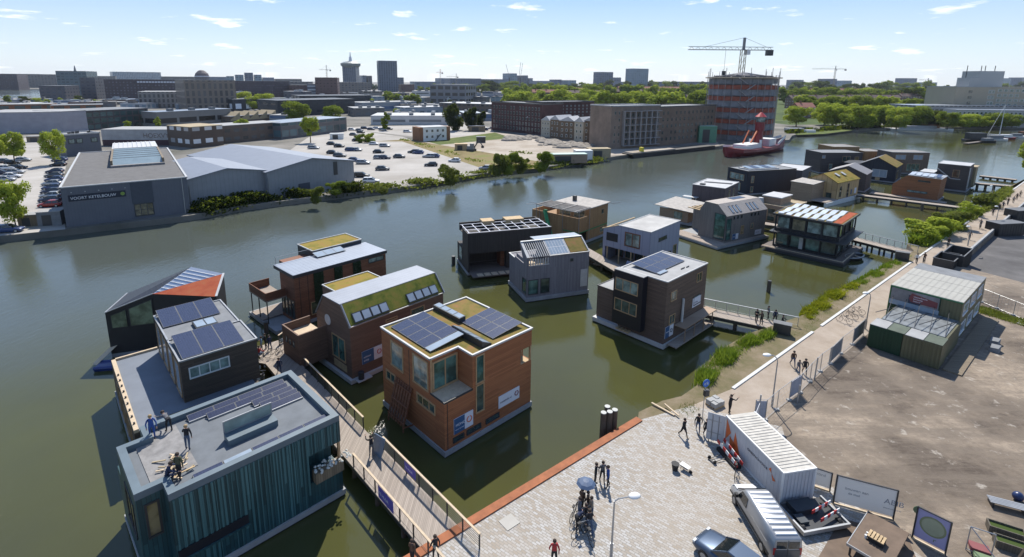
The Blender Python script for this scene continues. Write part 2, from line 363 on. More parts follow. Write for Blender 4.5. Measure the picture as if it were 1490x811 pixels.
def dirt_mat():
 m, t, b = newmat('dirt'); tc = t.nodes.new('ShaderNodeTexCoord'); mp = t.nodes.new('ShaderNodeMapping'); t.links.new(tc.outputs['Object'], mp.inputs[0]); mp.inputs['Rotation'].default_value = (0, 0, radians(-38)); mp.inputs['Scale'].default_value = (.25, 1.6, 1)
 big = ramp(t, noise(t, .075, 7, .62), [(.42, (0, 0, 0)), (.54, (1, 1, 1))]); tr = noise(t, .55, 7, .7, vec=mp.outputs[0]); fine = noise(t, 2.2, 6, .75)
 c = mixc(t, big, (.075, .056, .04), (.29, .232, .17)); c = mixc(t, ramp(t, tr, [(.42, (.75, .75, .75)), (.6, (0, 0, 0))]), c, (.15, .12, .09)); c = mixc(t, ramp(t, fine, [(.35, (.6, .6, .6)), (.55, (0, 0, 0))]), c, (.14, .11, .085)); c = mixc(t, ramp(t, noise(t, .9, 4, .7), [(.6, (0, 0, 0)), (.72, (.7, .7, .7))]), c, (.42, .38, .32))
 t.links.new(c, b.inputs['Base Color']); b.inputs['Roughness'].default_value = .95; bump(t, b, mth(t, 'ADD', tr, fine), .8, .08)
dirt_mat()
plain('flower_white', (.62, .62, .55), .8, .2, 6)
plain('screen_glass', (.3, .37, .34), .1, .2, 1)
boards('deck_x', (.23, .19, .155), (.37, .315, .26), 'v', .15, .85, .4)
plain('tarp', (.16, .23, .32), .4, .2)
plain('blue_hull', (.01, .03, .16), .4, .1)
plain('pile_top', (.5, .5, .46), .8, .1)
plain('umb', (.07, .11, .19), .6, .1)
plain('lamp_red', (.35, .01, .01), .3, .02)
plain('lamp_clear', (.6, .62, .62), .2, .02)
glassm('car_glass', (.01, .014, .016), .05, False)
plain('corr_container', (.52, .525, .54), .55, .08, .8)
plain('container_roof', (.54, .51, .45), .7, .18, 2.2)
plain('tarp_dark', (.03, .04, .05), .5, .2)
plain('banner_lilac', (.34, .36, .42), .7, .1)
plain('banner_grey', (.2, .21, .22), .8, .15)
plain('text_grey', (.25, .27, .3), .7, .05)
plain('logo_green', (.14, .2, .1), .7, .1)
plain('disc_olive', (.2, .22, .12), .7, .1)
plain('disc_light', (.3, .32, .22), .7, .1)
plain('banner_violet', (.3, .3, .42), .7, .08)
plain('tarp_pale', (.22, .24, .25), .5, .3, 1.2)
plain('green_roof', (.10, .125, .09), .8, .2, .8)
plain('mural_grey', (.3, .28, .28), .7, .3, .7)
plain('mural_dark', (.05, .055, .08), .7, .1)
plain('mural_red', (.22, .06, .06), .7, .1)
plain('blue_strip', (.3, .36, .42), .6, .1, .8)
plain('green_trim', (.01, .12, .04), .5, .1)
plain('steel_mid', (.14, .145, .15), .6, .2, .8)
plain('brown_ply', (.16, .11, .075), .8, .2, 1.2)
plain('blue_ball', (.015, .03, .1), .35, .1)
plain('roof_glass', (.22, .28, .30), .15, .1, .5)
seam('ware_wall', (.115, .125, .15), 'v', .5, .5, .2, .1)
plain('ware_dark', (.055, .065, .085), .6, .1)
plain('sign_navy', (.008, .015, .035), .4, .1)
plain('logo_green2', (.2, .3, .05), .6, .05)
seam('shed_roof', (.20, .225, .27), 'y', 1.0, .6, .2, .06)
facade('f_darkglass', (.06, .05, .05), (.04, .07, .07), 3.5, 3.2, .8, .7)
facade('f_orange', (.22, .08, .03), (.05, .07, .07), 9, 4, .65, .6)
facade('f_brick_w', (.09, .06, .045), (.45, .45, .45), 5, 5, .6, .35)
facade('f_brick', (.12, .085, .065), (.06, .065, .07), 4, 3.5, .6, .4)
facade('f_glassband', (.12, .11, .11), (.06, .1, .11), 5, 5, .85, .6)
facade('f_darkband', (.2, .19, .18), (.02, .02, .022), 12, 7, .88, .4)
facade('f_pattern', (.22, .205, .19), (.05, .055, .06), 3.6, 4.5, .5, .7)
facade('f_pattern2', (.19, .155, .125), (.06, .06, .065), 4.2, 6, .5, .75)
facade('f_plum', (.05, .035, .045), (.10, .10, .12), 4, 3.4, .4, .4)
facade('f_bluewhite', (.3, .33, .36), (.12, .17, .21), 6, 5, .6, .6)
facade('f_far', (.14, .13, .125), (.08, .09, .1), 7, 4, .5, .5)
facade('f_redbrown', (.095, .05, .05), (.07, .05, .05), 5, 4, .4, .4)
facade('f_stripes', (.1, .12, .16), (.45, .48, .5), 60, 5, .98, .4)
facade('f_whitehouse', (.03, .035, .045), (.5, .52, .54), 9, 8, .55, .55)
facade('f_black', (.02, .024, .032), (.03, .035, .045), 14, 6, .6, .3)
facade('f_blueband', (.25, .27, .3), (.05, .09, .16), 40, 6, .97, .4)
facade('f_whiteband', (.5, .49, .48), (.1, .11, .12), 22, 5, .9, .3)
facade('f_grid', (.2, .2, .21), (.03, .03, .035), 9, 7.5, .72, .5)
facade('f_plumgrey', (.075, .075, .09), (.05, .06, .08), 6, 4, .5, .4)
facade('f_bluegreen', (.09, .13, .15), (.05, .08, .10), 6, 4.5, .7, .5)
facade('f_ribtower', (.07, .10, .15), (.03, .05, .08), 5.5, 4, .5, .7)
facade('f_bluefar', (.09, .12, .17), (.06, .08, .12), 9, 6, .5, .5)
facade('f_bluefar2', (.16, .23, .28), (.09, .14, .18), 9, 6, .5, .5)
facade('f_longoffice', (.22, .23, .24), (.05, .065, .07), 3.6, 3.4, .65, .5)
plain('lav_wall', (.33, .32, .35), .8, .1, .3)
plain('mural_wall', (.42, .41, .40), .8, .15, .4)
plain('maroon_dk', (.07, .035, .04), .8, .1)
plain('faded', (.2, .15, .13), .8, .2)
plain('brick_orange', (.25, .12, .06), .85, .15, 1)
plain('plumbrick', (.095, .045, .042), .85, .2, .3)
plain('window_grey', (.28, .26, .25), .6, .1)
plain('th_brown', (.17, .12, .08), .85, .15, .5)
plain('th_cream', (.42, .38, .30), .8, .1, .5)
plain('gb_brick', (.26, .195, .15), .85, .2, .25)
plain('gb_brick2', (.21, .15, .108), .85, .2, .25)
plain('concrete_dk', (.17, .17, .18), .85, .25, .15)
plain('slab_grey', (.24, .24, .26), .8, .2, .2)
plain('cloth_pale', (.27, .28, .30), .8, .25, .3)
plain('crane_grey', (.2, .21, .22), .5, .1)
plain('crane_mast', (.33, .27, .18), .6, .1)
plain('crane_red', (.4, .08, .05), .5, .1)
plain('crown_grey', (.16, .2, .2), .5, .1)
plain('cream', (.42, .36, .26), .8, .06, .1)
plain('lowwing', (.38, .37, .36), .8, .08)
plain('rubble', (.33, .29, .24), .95, .3, .6)
facade('f_terr', (.16, .09, .065), (.3, .3, .3), 4, 3, .4, .4)
plain('roof_brown', (.13, .085, .07), .85, .2, .3)
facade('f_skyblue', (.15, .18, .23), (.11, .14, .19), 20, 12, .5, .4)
tri('leaf_far', (.02, .035, .02), (.035, .06, .025), (.05, .08, .03), .02, bs=1)
def solar_mat():
 m, t, b = newmat('solar')
 tc = t.nodes.new('ShaderNodeTexCoord'); br = t.nodes.new('ShaderNodeTexBrick'); t.links.new(tc.outputs['Object'], br.inputs['Vector'])
 br.offset = 0; br.inputs['Scale'].default_value = 1; br.inputs['Brick Width'].default_value = .17; br.inputs['Row Height'].default_value = .17
 br.inputs['Mortar Size'].default_value = .008; br.inputs['Color1'].default_value = (.028, .034, .062, 1); br.inputs['Color2'].default_value = (.036, .042, .075, 1); br.inputs['Mortar'].default_value = (.05, .06, .11, 1)
 t.links.new(br.outputs[0], b.inputs['Base Color']); b.inputs['Roughness'].default_value = .18; b.inputs['Specular IOR Level'].default_value = .8
solar_mat()
def paving_mat():
 m, t, b = newmat('paving')
 tc = t.nodes.new('ShaderNodeTexCoord'); mp = t.nodes.new('ShaderNodeMapping'); t.links.new(tc.outputs['Object'], mp.inputs[0]); mp.inputs['Rotation'].default_value = (0, 0, radians(38))
 br = t.nodes.new('ShaderNodeTexBrick'); t.links.new(mp.outputs[0], br.inputs['Vector']); br.inputs['Scale'].default_value = 1
 br.inputs['Brick Width'].default_value = .34; br.inputs['Row Height'].default_value = .17; br.inputs['Mortar Size'].default_value = .02; br.inputs['Bias'].default_value = -.05
 br.inputs['Color1'].default_value = (.42, .42, .41, 1); br.inputs['Color2'].default_value = (.26, .215, .16, 1); br.inputs['Mortar'].default_value = (.20, .19, .17, 1)
 n = noise(t, .12, 6, .7); n2 = noise(t, 3, 2)
 lay = mixc(t, ramp(t, n, [(.4, (0, 0, 0)), (.62, (1, 1, 1))]), br.outputs[0], (.34, .29, .23))
 lay = mixc(t, .6, lay, br.outputs[0])
 lay = mixc(t, mth(t, 'MULTIPLY', n2, .25), lay, (.3, .25, .2))
 t.links.new(lay, b.inputs['Base Color']); b.inputs['Roughness'].default_value = .85
 bump(t, b, br.outputs['Fac'], .3, -.01)
paving_mat()
def water_mat():
 m, t, b = newmat('water')
 tc = t.nodes.new('ShaderNodeTexCoord'); sp = t.nodes.new('ShaderNodeSeparateXYZ'); t.links.new(tc.outputs['Object'], sp.inputs[0])
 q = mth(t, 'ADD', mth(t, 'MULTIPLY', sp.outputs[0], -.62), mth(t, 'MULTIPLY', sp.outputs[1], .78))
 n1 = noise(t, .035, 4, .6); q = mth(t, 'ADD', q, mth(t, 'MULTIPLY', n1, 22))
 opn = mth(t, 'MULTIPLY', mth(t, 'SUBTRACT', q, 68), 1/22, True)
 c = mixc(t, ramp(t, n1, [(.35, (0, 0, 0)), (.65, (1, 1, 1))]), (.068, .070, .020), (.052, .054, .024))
 c = mixc(t, opn, c, (.066, .076, .062))  # open channel: sky sheen partly put into a paler body colour
 t.links.new(c, b.inputs['Base Color']); b.inputs['IOR'].default_value = 1.42
 pt = ramp(t, noise(t, .022, 4, .6, dist=.6), [(.36, (.2, .2, .2)), (.6, (1, 1, 1))])
 wv = mth(t, 'MULTIPLY', pt, mth(t, 'ADD', mth(t, 'MULTIPLY', opn, .8), .2))
 t.links.new(mth(t, 'ADD', mth(t, 'MULTIPLY', wv, .13), .03), b.inputs['Roughness'])
 mp = t.nodes.new('ShaderNodeMapping'); t.links.new(tc.outputs['Object'], mp.inputs[0]); mp.inputs['Scale'].default_value = (1, .5, 1); mp.inputs['Rotation'].default_value = (0, 0, radians(25))
 a = noise(t, 1.3, 5, .65, vec=mp.outputs[0]); e = noise(t, .16, 2, .5, vec=mp.outputs[0])
 h = mth(t, 'ADD', mth(t, 'MULTIPLY', a, .06), mth(t, 'MULTIPLY', e, .10))
 n = t.nodes.new('ShaderNodeBump'); n.inputs['Distance'].default_value = 1.0; t.links.new(h, n.inputs['Height']); t.links.new(mth(t, 'ADD', mth(t, 'MULTIPLY', wv, .8), .25), n.inputs['Strength'])
 t.links.new(n.outputs[0], b.inputs['Normal'])
water_mat()
# ================= setting: water, land, paths =================
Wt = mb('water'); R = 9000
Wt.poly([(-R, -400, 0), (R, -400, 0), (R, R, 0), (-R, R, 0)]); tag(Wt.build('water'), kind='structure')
ZN = 1.2
def sheet(name, pts, z, mat, skirt=None, kind='structure'):
 b = mb(mat); p = [(q[0], q[1]) for q in pts]
 if skirt is None:
  b.poly([(x, y, z) for x, y in p])
  if sum(p[i][0]*p[(i+1) % len(p)][1]-p[(i+1) % len(p)][0]*p[i][1] for i in range(len(p))) < 0: b.f[-1] = b.f[-1][::-1]
 else: b.prism(p, skirt, z)
 o = b.build(name);
 if kind: tag(o, kind=kind)
 return o
def PX(lst, z): return [tuple(G(x, y, z)[:2]) for x, y in lst]
north_w = [(-60, 361), (0, 354), (97, 343), (278, 322), (345, 309), (420, 299), (520, 287), (600, 277), (650, 268), (700, 259), (790, 249), (860, 238), (905, 231), (950, 226), (1045, 217), (1075, 212), (1148, 207), (1152, 201), (1160, 198.5), (1200, 197), (1240, 192), (1300, 189), (1390, 188), (1490, 188), (1700, 189)]
nw = PX(north_w, 0)
sheet('ground', nw+[(8000, nw[-1][1]+200), (8000, 8500), (-8000, 8500), (-8000, nw[0][1]-20)], ZN, 'land', -1)
# far river, car parks, yards, green
def psheet(name, px, z, mat): return sheet(name, PX(px, z), z, mat)
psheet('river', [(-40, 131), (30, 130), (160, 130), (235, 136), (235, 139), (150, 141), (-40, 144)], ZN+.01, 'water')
psheet('car_park_west', [(-60, 349), (95, 334), (92, 262), (100, 222), (92, 200), (-60, 203)], ZN+.02, 'parking')
psheet('car_park', [(440, 206), (520, 190), (585, 199), (712, 247), (655, 262), (520, 279), (505, 262), (420, 220)], ZN+.02, 'parking')
psheet('building_site', [(640, 203), (720, 192), (870, 213), (1000, 214), (1045, 207), (1046, 212), (905, 226), (790, 232), (770, 240), (690, 222), (600, 207)], ZN+.02, 'sandy')
psheet('yard', [(470, 186), (700, 180), (720, 192), (640, 203), (520, 190), (440, 206)], ZN+.014, 'parking')
psheet('meadow', [(545, 206), (590, 203), (690, 219), (790, 236), (788, 245), (716, 250), (585, 206)], ZN+.03, 'rough_grass')
psheet('lawn', [(620, 206), (720, 193), (745, 201), (640, 211)], ZN+.034, 'grass')
psheet('lawn_east', [(1150, 191), (1210, 187), (1245, 186), (1240, 190), (1200, 195), (1160, 196.5)], ZN+.03, 'grass')
psheet('park_ground', [(700, 150), (900, 140), (1500, 150), (1500, 172), (1300, 180), (1150, 182), (1040, 170), (860, 160)], ZN+.008, 'woodland_floor')
# south bank
ZS = 1.3
U39 = Vector((cos(radians(38.9)), sin(radians(38.9)))); N39 = Vector((sin(radians(38.9)), -cos(radians(38.9))))
K0 = Vector((21.13, 41.93))
kerb = lambda t, off=0: tuple(K0+U39*t+N39*off)
sbank = PX([(928, 620), (962, 603), (990, 596), (1012, 580), (1018, 558), (1040, 530), (1085, 502), (1130, 487), (1170, 472), (1212, 441), (1262, 415), (1300, 392), (1328, 376), (1318, 366), (1345, 345), (1395, 322), (1440, 296), (1466, 279), (1500, 262), (1560, 240)], 0)
plz = Vector((-1.4, 27.42)); tip = Vector((11.32, 37.28)); pd = (tip-plz).normalized()
south = [tuple(plz-pd*60), tuple(tip)]+sbank+[(700, 500), (700, -60), (-60, -60)]
# lower asphalt yard lies behind the retaining wall: main bank stops there
cut = [kerb(58, 4.6), kerb(420, 4.6)]
near = [tuple(plz-pd*60), tuple(tip)]+sbank+[kerb(420, -6), kerb(420, 4.6), kerb(58, 4.6), (84, 44), (700, 40), (700, -60), (-60, -60)]
sheet('south_bank', near, ZS, 'dirt', -1)
sheet('yard_south', [kerb(50, 4.2), kerb(420, 4.2), (760, 400), (760, 30), (80, 40)], .35, 'asphalt', -1)
sheet('verge', [tuple(tip), *sbank, kerb(200, 0), kerb(0, 0), (18, 38), tuple(tip+pd*.3)], ZS+.004, 'verge')
sheet('paved_square', [tuple(plz-pd*40), tuple(tip), (16.4, 39.3), (22.6, 36.6), (21.5, 33.5), (25.5, 22.5), (20, -5), (-20, -20)], ZS+.012, 'paving')
sheet('path', [(16.4, 39.3), kerb(0), kerb(400), kerb(400, 4.0), kerb(52, 4.0), kerb(30, 3.9), kerb(0, 3.9), (19.5, 36.0)], ZS+.008, 'pathway')
kb = mb('white_paint')
for t0, t1 in ((-.2, 17.2), (19.5, 54), (57, 105), (108, 380)):
 a, b_ = kerb(t0, .0), kerb(t1, .0)
 kb.beam((*a, ZS+.05), (*b_, ZS+.05), .28, .1)
kb2 = MB(); kb2.v, kb2.f, kb2.mi, kb2.mats = kb.v, kb.f, kb.mi, ['concrete_kerb']
plain('concrete_kerb', (.55, .55, .53), .8, .08)
tag(kb2.build('kerb'), kind='structure')
eb = mb('corten'); nrm = Vector((-pd.y, pd.x))
a = plz-pd*45+nrm*.0; c = tip+pd*.2
eb.beam((a.x, a.y, ZS-.35), (c.x, c.y, ZS-.35), .6, .9); tag(eb.build('quay_edge_beam'), 'rust orange steel beam along the water edge of the paved square', 'quay edge')
wl = mb('concrete'); a = kerb(56, 4.35); c = kerb(400, 4.35)
wl.beam((*a, .9), (*c, .9), .3, 1.5); tag(wl.build('retaining_wall'), 'long pale concrete retaining wall between the path and the lower asphalt yard', 'wall')
# ================= floating homes =================
class House:
 def __init__(s, name, label, cat, S, head, z=0, group=None):
  s.h = radians(head); s.S = Vector((S[0], S[1])); s.z = z
  s.o = thing(name, label, cat, (S[0], S[1], z), s.h, group)
 def loc(s, p):
  d = Vector((p[0]-s.S.x, p[1]-s.S.y)); c, k = cos(s.h), sin(s.h)
  return Vector((d.x*c+d.y*k, -d.x*k+d.y*c, (p[2] if len(p) > 2 else 0)-s.z))
 def wor(s, x, y, z=0):
  c, k = cos(s.h), sin(s.h); return Vector((s.S.x+x*c-y*k, s.S.y+x*k+y*c, z+s.z))
 def _lr(s, px, py):
  r = ray(px, py); c, k = cos(s.h), sin(s.h)
  o = s.loc((0, 0, HC)); return o, Vector((r.x*c+r.y*k, -r.x*k+r.y*c, r.z))
 def R(s, px, py, y=0):
  o, d = s._lr(px, py); t = (y-o.y)/d.y; return (o.x+d.x*t, o.z+d.z*t)
 def L(s, px, py, x=0):
  o, d = s._lr(px, py); t = (x-o.x)/d.x; return (o.y+d.y*t, o.z+d.z*t)
 def T(s, px, py, z):
  p = s.loc(G(px, py, z+s.z)); return (p.x, p.y)
 def part(s, b, name, label=None, parent=None, smooth=False):
  o = b.build(name, parent or s.o, smooth=smooth)
  if label: o['label'] = label
  return o
def onface(face, off, t, z, d):
 """point on wall face at distance t along it, height z, d metres outwards"""
 return {'R': (t, off-d, z), 'L': (off-d, t, z), 'B': (t, off+d, z), 'F': (off+d, t, z)}[face]
def fbox(b, face, off, t0, t1, z0, z1, d0, d1, m=None):
 p = [onface(face, off, t, z, d) for t, z, d in ((t0, z0, d0), (t1, z1, d1))]
 x0, x1 = sorted((p[0][0], p[1][0])); y0, y1 = sorted((p[0][1], p[1][1]))
 return b.box(x0, x1, y0, y1, z0, z1, m)
def window(H, face, off, t0, t1, z0, z1, cols=1, rows=1, frame='frame_wood', glass='glass', fw=.09, name='window', proud=.05, sill=True):
 par = H.o if isinstance(H, House) else H
 if t0 > t1: t0, t1 = t1, t0
 if z0 > z1: z0, z1 = z1, z0
 b = mb(frame)
 fbox(b, face, off, t0, t1, z1-fw, z1, -.02, proud); fbox(b, face, off, t0, t1, z0, z0+fw, -.02, proud+(.04 if sill else 0))
 fbox(b, face, off, t0, t0+fw, z0+fw, z1-fw, -.02, proud); fbox(b, face, off, t1-fw, t1, z0+fw, z1-fw, -.02, proud)
 for i in range(1, cols):
  t = t0+(t1-t0)*i/cols; fbox(b, face, off, t-fw*.4, t+fw*.4, z0+fw, z1-fw, -.02, proud-.006)
 for i in range(1, rows):
  z = z0+(z1-z0)*i/rows; fbox(b, face, off, t0+fw, t1-fw, z-fw*.35, z+fw*.35, -.02, proud-.01)
 f = b.build(name, par)
 g = mb(glass); fbox(g, face, off, t0+fw*.6, t1-fw*.6, z0+fw*.6, z1-fw*.6, -.03, .012); g.build('pane', f)
 return f
def winp(H, face, off, p0, p1, **k):
 fn = H.R if face == 'R' else H.L
 a, c = fn(*p0, off), fn(*p1, off)
 return window(H, face, off, a[0], c[0], a[1], c[1], **k)
def coping(b, poly, z, w=.16, h=.1, m=None):
 n = len(poly)
 for i in range(n):
  p, q = Vector(poly[i]), Vector(poly[(i+1) % n]); d = (q-p).normalized()*w*.5
  b.beam((p.x-d.x, p.y-d.y, z+h/2+i*.0015), (q.x+d.x, q.y+d.y, z+h/2+i*.0015), w, h+i*.001, m)
def inset(poly, d):
 a = sum(poly[j][0]*poly[(j+1) % len(poly)][1]-poly[(j+1) % len(poly)][0]*poly[j][1] for j in range(len(poly)))
 P = [Vector(p) for p in (poly if a > 0 else poly[::-1])]; n = len(P); out = []
 for i in range(n):
  e1 = (P[i]-P[i-1]).normalized(); e2 = (P[(i+1) % n]-P[i]).normalized()
  n1 = Vector((-e1.y, e1.x)); n2 = Vector((-e2.y, e2.x)); k = 1+n1.dot(n2)
  out.append(tuple(P[i]+(n1+n2)*(d/k if abs(k) > .1 else d)))
 return out
def flatroof(H, poly, z, mat, trim='white_trim', w=.16, h=.14, name='roof', raise_=.03):
 b = mb(mat); b.prism(inset(poly, w*.4), z-.05, z+raise_); r = H.part(b, name)
 c = mb(trim); coping(c, poly, z, w, h); H.part(c, 'roof_edge', parent=r)
 return r
def panel(H, x0, x1, y0, y1, z, tilt=0, ax='y', frame='steel_mid', mat='solar', name='solar_panel', lift=.1):
 """one panel; rises towards +ax by tilt metres"""
 b = mb(frame); g = mb(mat)
 def zz(x, y): return z+lift+tilt*((y-y0)/(y1-y0) if ax == 'y' else (x-x0)/(x1-x0))
 P = [(x0, y0), (x1, y0), (x1, y1), (x0, y1)]
 b.hexa([(x, y, zz(x, y)-.05) for x, y in P], [(x, y, zz(x, y)) for x, y in P])
 e = .03; Q = [(x0+e, y0+e), (x1-e, y0+e), (x1-e, y1-e), (x0+e, y1-e)]
 g.hexa([(x, y, zz(x, y)-.01) for x, y in Q], [(x, y, zz(x, y)+.006) for x, y in Q])
 for x, y in P: b.box(x-.02 if x == x1 else x, x if x == x1 else x+.02, y-.02 if y == y1 else y, y if y == y1 else y+.02, z, max(z+.03, zz(x, y)-.04))
 o = H.part(b, name); H.part(g, 'cell_field', parent=o); return o
def panelgrid(H, x0, x1, y0, y1, z, nx, ny, tilt=0, ax='y', **k):
 for i in range(nx):
  for j in range(ny):
   xa, xb = x0+(x1-x0)*i/nx+.01, x0+(x1-x0)*(i+1)/nx-.01; ya, yb = y0+(y1-y0)*j/ny+.01, y0+(y1-y0)*(j+1)/ny-.01
   if ax == 'y': za = z+tilt*j/ny
   else: za = z+tilt*i/nx
   panel(H, xa, xb, ya, yb, za, tilt/(ny if ax == 'y' else nx), ax, **k)
def pontoon(H, x0, x1, y0, y1, top=.45, m='pontoon_concrete', low='black_wall'):
 b = mb(m); b.box(x0, x1, y0, y1, .12, top); b.box(x0+.05, x1-.05, y0+.05, y1-.05, -.9, .12, low); return H.part(b, 'pontoon')
def sign(H, face, off, t0, t1, z0, z1, base, lines=(), split=None, ring=None, name='sign_board', tm='text_dark', sz=.3):
 b = mb(base); fbox(b, face, off, t0, t1, z0, z1, .0, .05)
 s = H.part(b, name)
 rot = {'R': (pi/2, 0, 0), 'L': (pi/2, 0, -pi/2)}[face]
 def put(u, z, d=.056): return onface(face, off, (t0+u) if face == 'R' else (t1-u), z, d)
 if split:
  c = mb(split[1]); u0 = (t1-t0)*split[0]
  if face == 'R': fbox(c, face, off, t0, t0+u0, z0, z1, .05, .055)
  else: fbox(c, face, off, t1-u0, t1, z0, z1, .05, .055)
  c.build('colour_field', s)
 for (txt, u, z, size, mt) in lines: text(txt, size, s, put(u, z, .058), rot, mt)
 if ring:
  u, z, r_, mt = ring; c = mb(mt); p = put(u, z, .06)
  for i in range(14):
   a, e = 2*pi*i/14, 2*pi*(i+1)/14
   if i in (3,): continue
   q = [onface(face, off, 0, 0, .06)]*2
   f = lambda an: put(u+cos(an)*r_, z+sin(an)*r_, .062)
   c.beam(f(a), f(e), .06, .06)
  c.build('ring_logo', s)
 return s
GRP = 'floating homes moored along the jetties'
# ---- orange timber home with the corner balcony ----
def home_orange():
 H = House('floating_home', 'orange timber floating home with two solar arrays and a cut-out corner balcony', 'floating home', (-3.95, 34.47), 43.2)
 a, b, zt, zb = 8.75, 9.35, 7.4, 4.55
 pontoon(H, -.1, b+.1, -.1, a+.1, .55)
 xi, yi = H.T(680, 509.7, zt); xi = max(1.9, min(xi, 3.0)); yi = max(1.1, min(yi, 2.2)); xi, yi = 2.75, 1.75
 w1 = mb('orange_wood'); w1.box(0, b, 0, a, .55, zb)
 w1.prism([(0, yi), (xi, yi), (xi, 0), (b-1.3, 0), (b-1.3, 1.0), (b, 1.0), (b, a), (0, a)], zb, zt)
 w1.box(b-1.3, b, .0, 1.0, 5.9, zt)
 H.part(w1, 'wall')
 # seam line between the modules
 s = mb('black_wall'); s.box(.24, .3, -.012, .0, .55, zb); s.box(-.012, 0, 4.55, 4.62, 2.6, zt-.3); H.part(s, 'cladding_joint')
 P = [(0, yi), (xi, yi), (xi, 0), (b, 0), (b, a), (0, a)]
 flatroof(H, P, zt, 'sedum')
 # balcony floor, edge
 f = mb('pale_wood'); f.box(0, xi, 0, yi, zb+.003, zb+.06); H.part(f, 'balcony_floor')  # paler wood stands in for sunlight falling on this floor
 f = mb('dark_trim'); f.box(-.05, xi, -.05, 0, zb-.02, zb+.12); f.box(-.05, 0, 0, yi, zb-.02, zb+.12); H.part(f, 'balcony_edge')
 p = mb('frame_wood'); p.box(0.02, .2, yi+.0-.03, yi+.12, zb+.06, zt); H.part(p, 'corner_post'); p = mb('frame_wood'); p.box(b-.16, b-.01, .02, .17, zb, 5.9); H.part(p, 'corner_post')
 window(H, 'R', yi, .22, xi-.1, zb+.1, zt-.3, cols=2, glass='glass_teal', fw=.14, name='balcony_door')
 window(H, 'L', 0, yi+.2, yi+2.3, zb+.05, zt-.3, glass='glass_bright', fw=.14)
 window(H, 'L', 0, 5.4, 7.3, zb+.1, zt-.45, glass='glass_bright', fw=.14)
 for (t0, t1, c) in ((1.1, 3.6, 3), (6.7, 8.2, 2)): window(H, 'L', 0, t0, t1, 3.0, 3.9, cols=c, glass='glass', fw=.13)
 window(H, 'R', 0, 3.05, 3.95, zb+.3, zt-.15, glass='glass_teal', fw=.1); window(H, 'R', 0, 3.05, 3.95, 2.3, zb+.2, rows=1, glass='glass', fw=.1)
 window(H, 'R', 1.0, b-1.25, b-.2, zb+.1, 5.85, glass='glass_bright', fw=.06)
 f = mb('raw_wood'); f.box(b-1.28, b-.17, .03, 1.0, zb+.003, zb+.05); H.part(f, 'loggia_floor')
 for t in (.75, 2.1, 4.1): window(H, 'R', 0, t, t+(1.1 if t < 1 else 1.5), .85, 1.3, cols=2, glass='glass', fw=.1, frame='frame_dark')
 sign(H, 'R', 0, .85, 2.75, 1.55, 2.85, 'banner_white', [('MONO', .15, 2.15, .3, 'text_white'), ('wonen op water', .12, 1.85, .13, 'text_white')], split=(.55, 'banner_blue'), ring=(1.5, 2.25, .24, 'orange_logo'))
 sign(H, 'R', 0, 5.5, 7.9, 1.6, 2.7, 'banner_white', [('metabolic.nl', .15, 2.02, .27, 'text_dark')], ring=(2.05, 2.2, .2, 'maroon'))
 # leaning stack of shutter slats
 q = mb('red_wood')
 for i in range(7):
  y = 4.15+i*.36; q.hexa([(-1.0, y, .75), (-.93, y, .75), (-.93, y+.22, .75), (-1.0, y+.22, .75)], [(-.12, y, 3.9), (-.04, y, 3.9), (-.04, y+.22, 3.9), (-.12, y+.22, 3.9)])
 for k in (.1, .5, .9):
  x = -1.0+.88*k; z = .75+3.15*k; q.box(x-.08, x-.01, 4.15, 6.55, z-.05, z+.05)
 for y in (4.2, 6.4): q.beam((-1.0, y, .75), (-.05, y, .6), .08, .08); q.beam((-1.0, y, .75), (-1.0, y, .35), .1, .1)
 H.part(q, 'timber_shutter_rack')
 # panels: left block array, right block array
 panelgrid(H, .6, 4.0, 3.3, 8.2, zt+.05, 2, 4, tilt=.35, ax='x'); panel(H, .6, 4.0, 2.5, 3.25, zt+.08, .3, 'x', mat='glass_sky', name='sheet_metal_cover')
 panelgrid(H, 5.6, 9.0, .8, 4.9, zt+.05, 2, 4, tilt=.3, ax='x')
 # raised roof-light strips
 def light(x0, x1, y0, y1, n, h0, h1, along):
  b_ = mb('steel_dark'); zt2 = zt+.04
  b_.hexa([(x0, y0, zt2), (x1, y0, zt2), (x1, y1, zt2), (x0, y1, zt2)], [(x0, y0, zt2+h0), (x1, y0, zt2+h1), (x1, y1, zt2+h1), (x0, y1, zt2+h0)])
  o = H.part(b_, 'roof_light')
  for i in range(n):
   ya, yb = y0+(y1-y0)*(i+.07)/n, y0+(y1-y0)*(i+.93)/n
   g = mb('glass_sky'); g.hexa([(x0+.08, ya, zt2+h0-.01), (x1-.08, ya, zt2+h1-.03), (x1-.08, yb, zt2+h1-.03), (x0+.08, yb, zt2+h0-.01)], [(x0+.08, ya, zt2+h0+.03), (x1-.08, ya, zt2+h1+.03), (x1-.08, yb, zt2+h1+.03), (x0+.08, yb, zt2+h0+.03)])
   g.build('pane', o)
 light(4.0, 5.0, .3, 4.2, 4, .55, .12, 'y'); light(5.4, 6.1, 4.9, 8.7, 4, .45, .5, 'y')
home_orange()
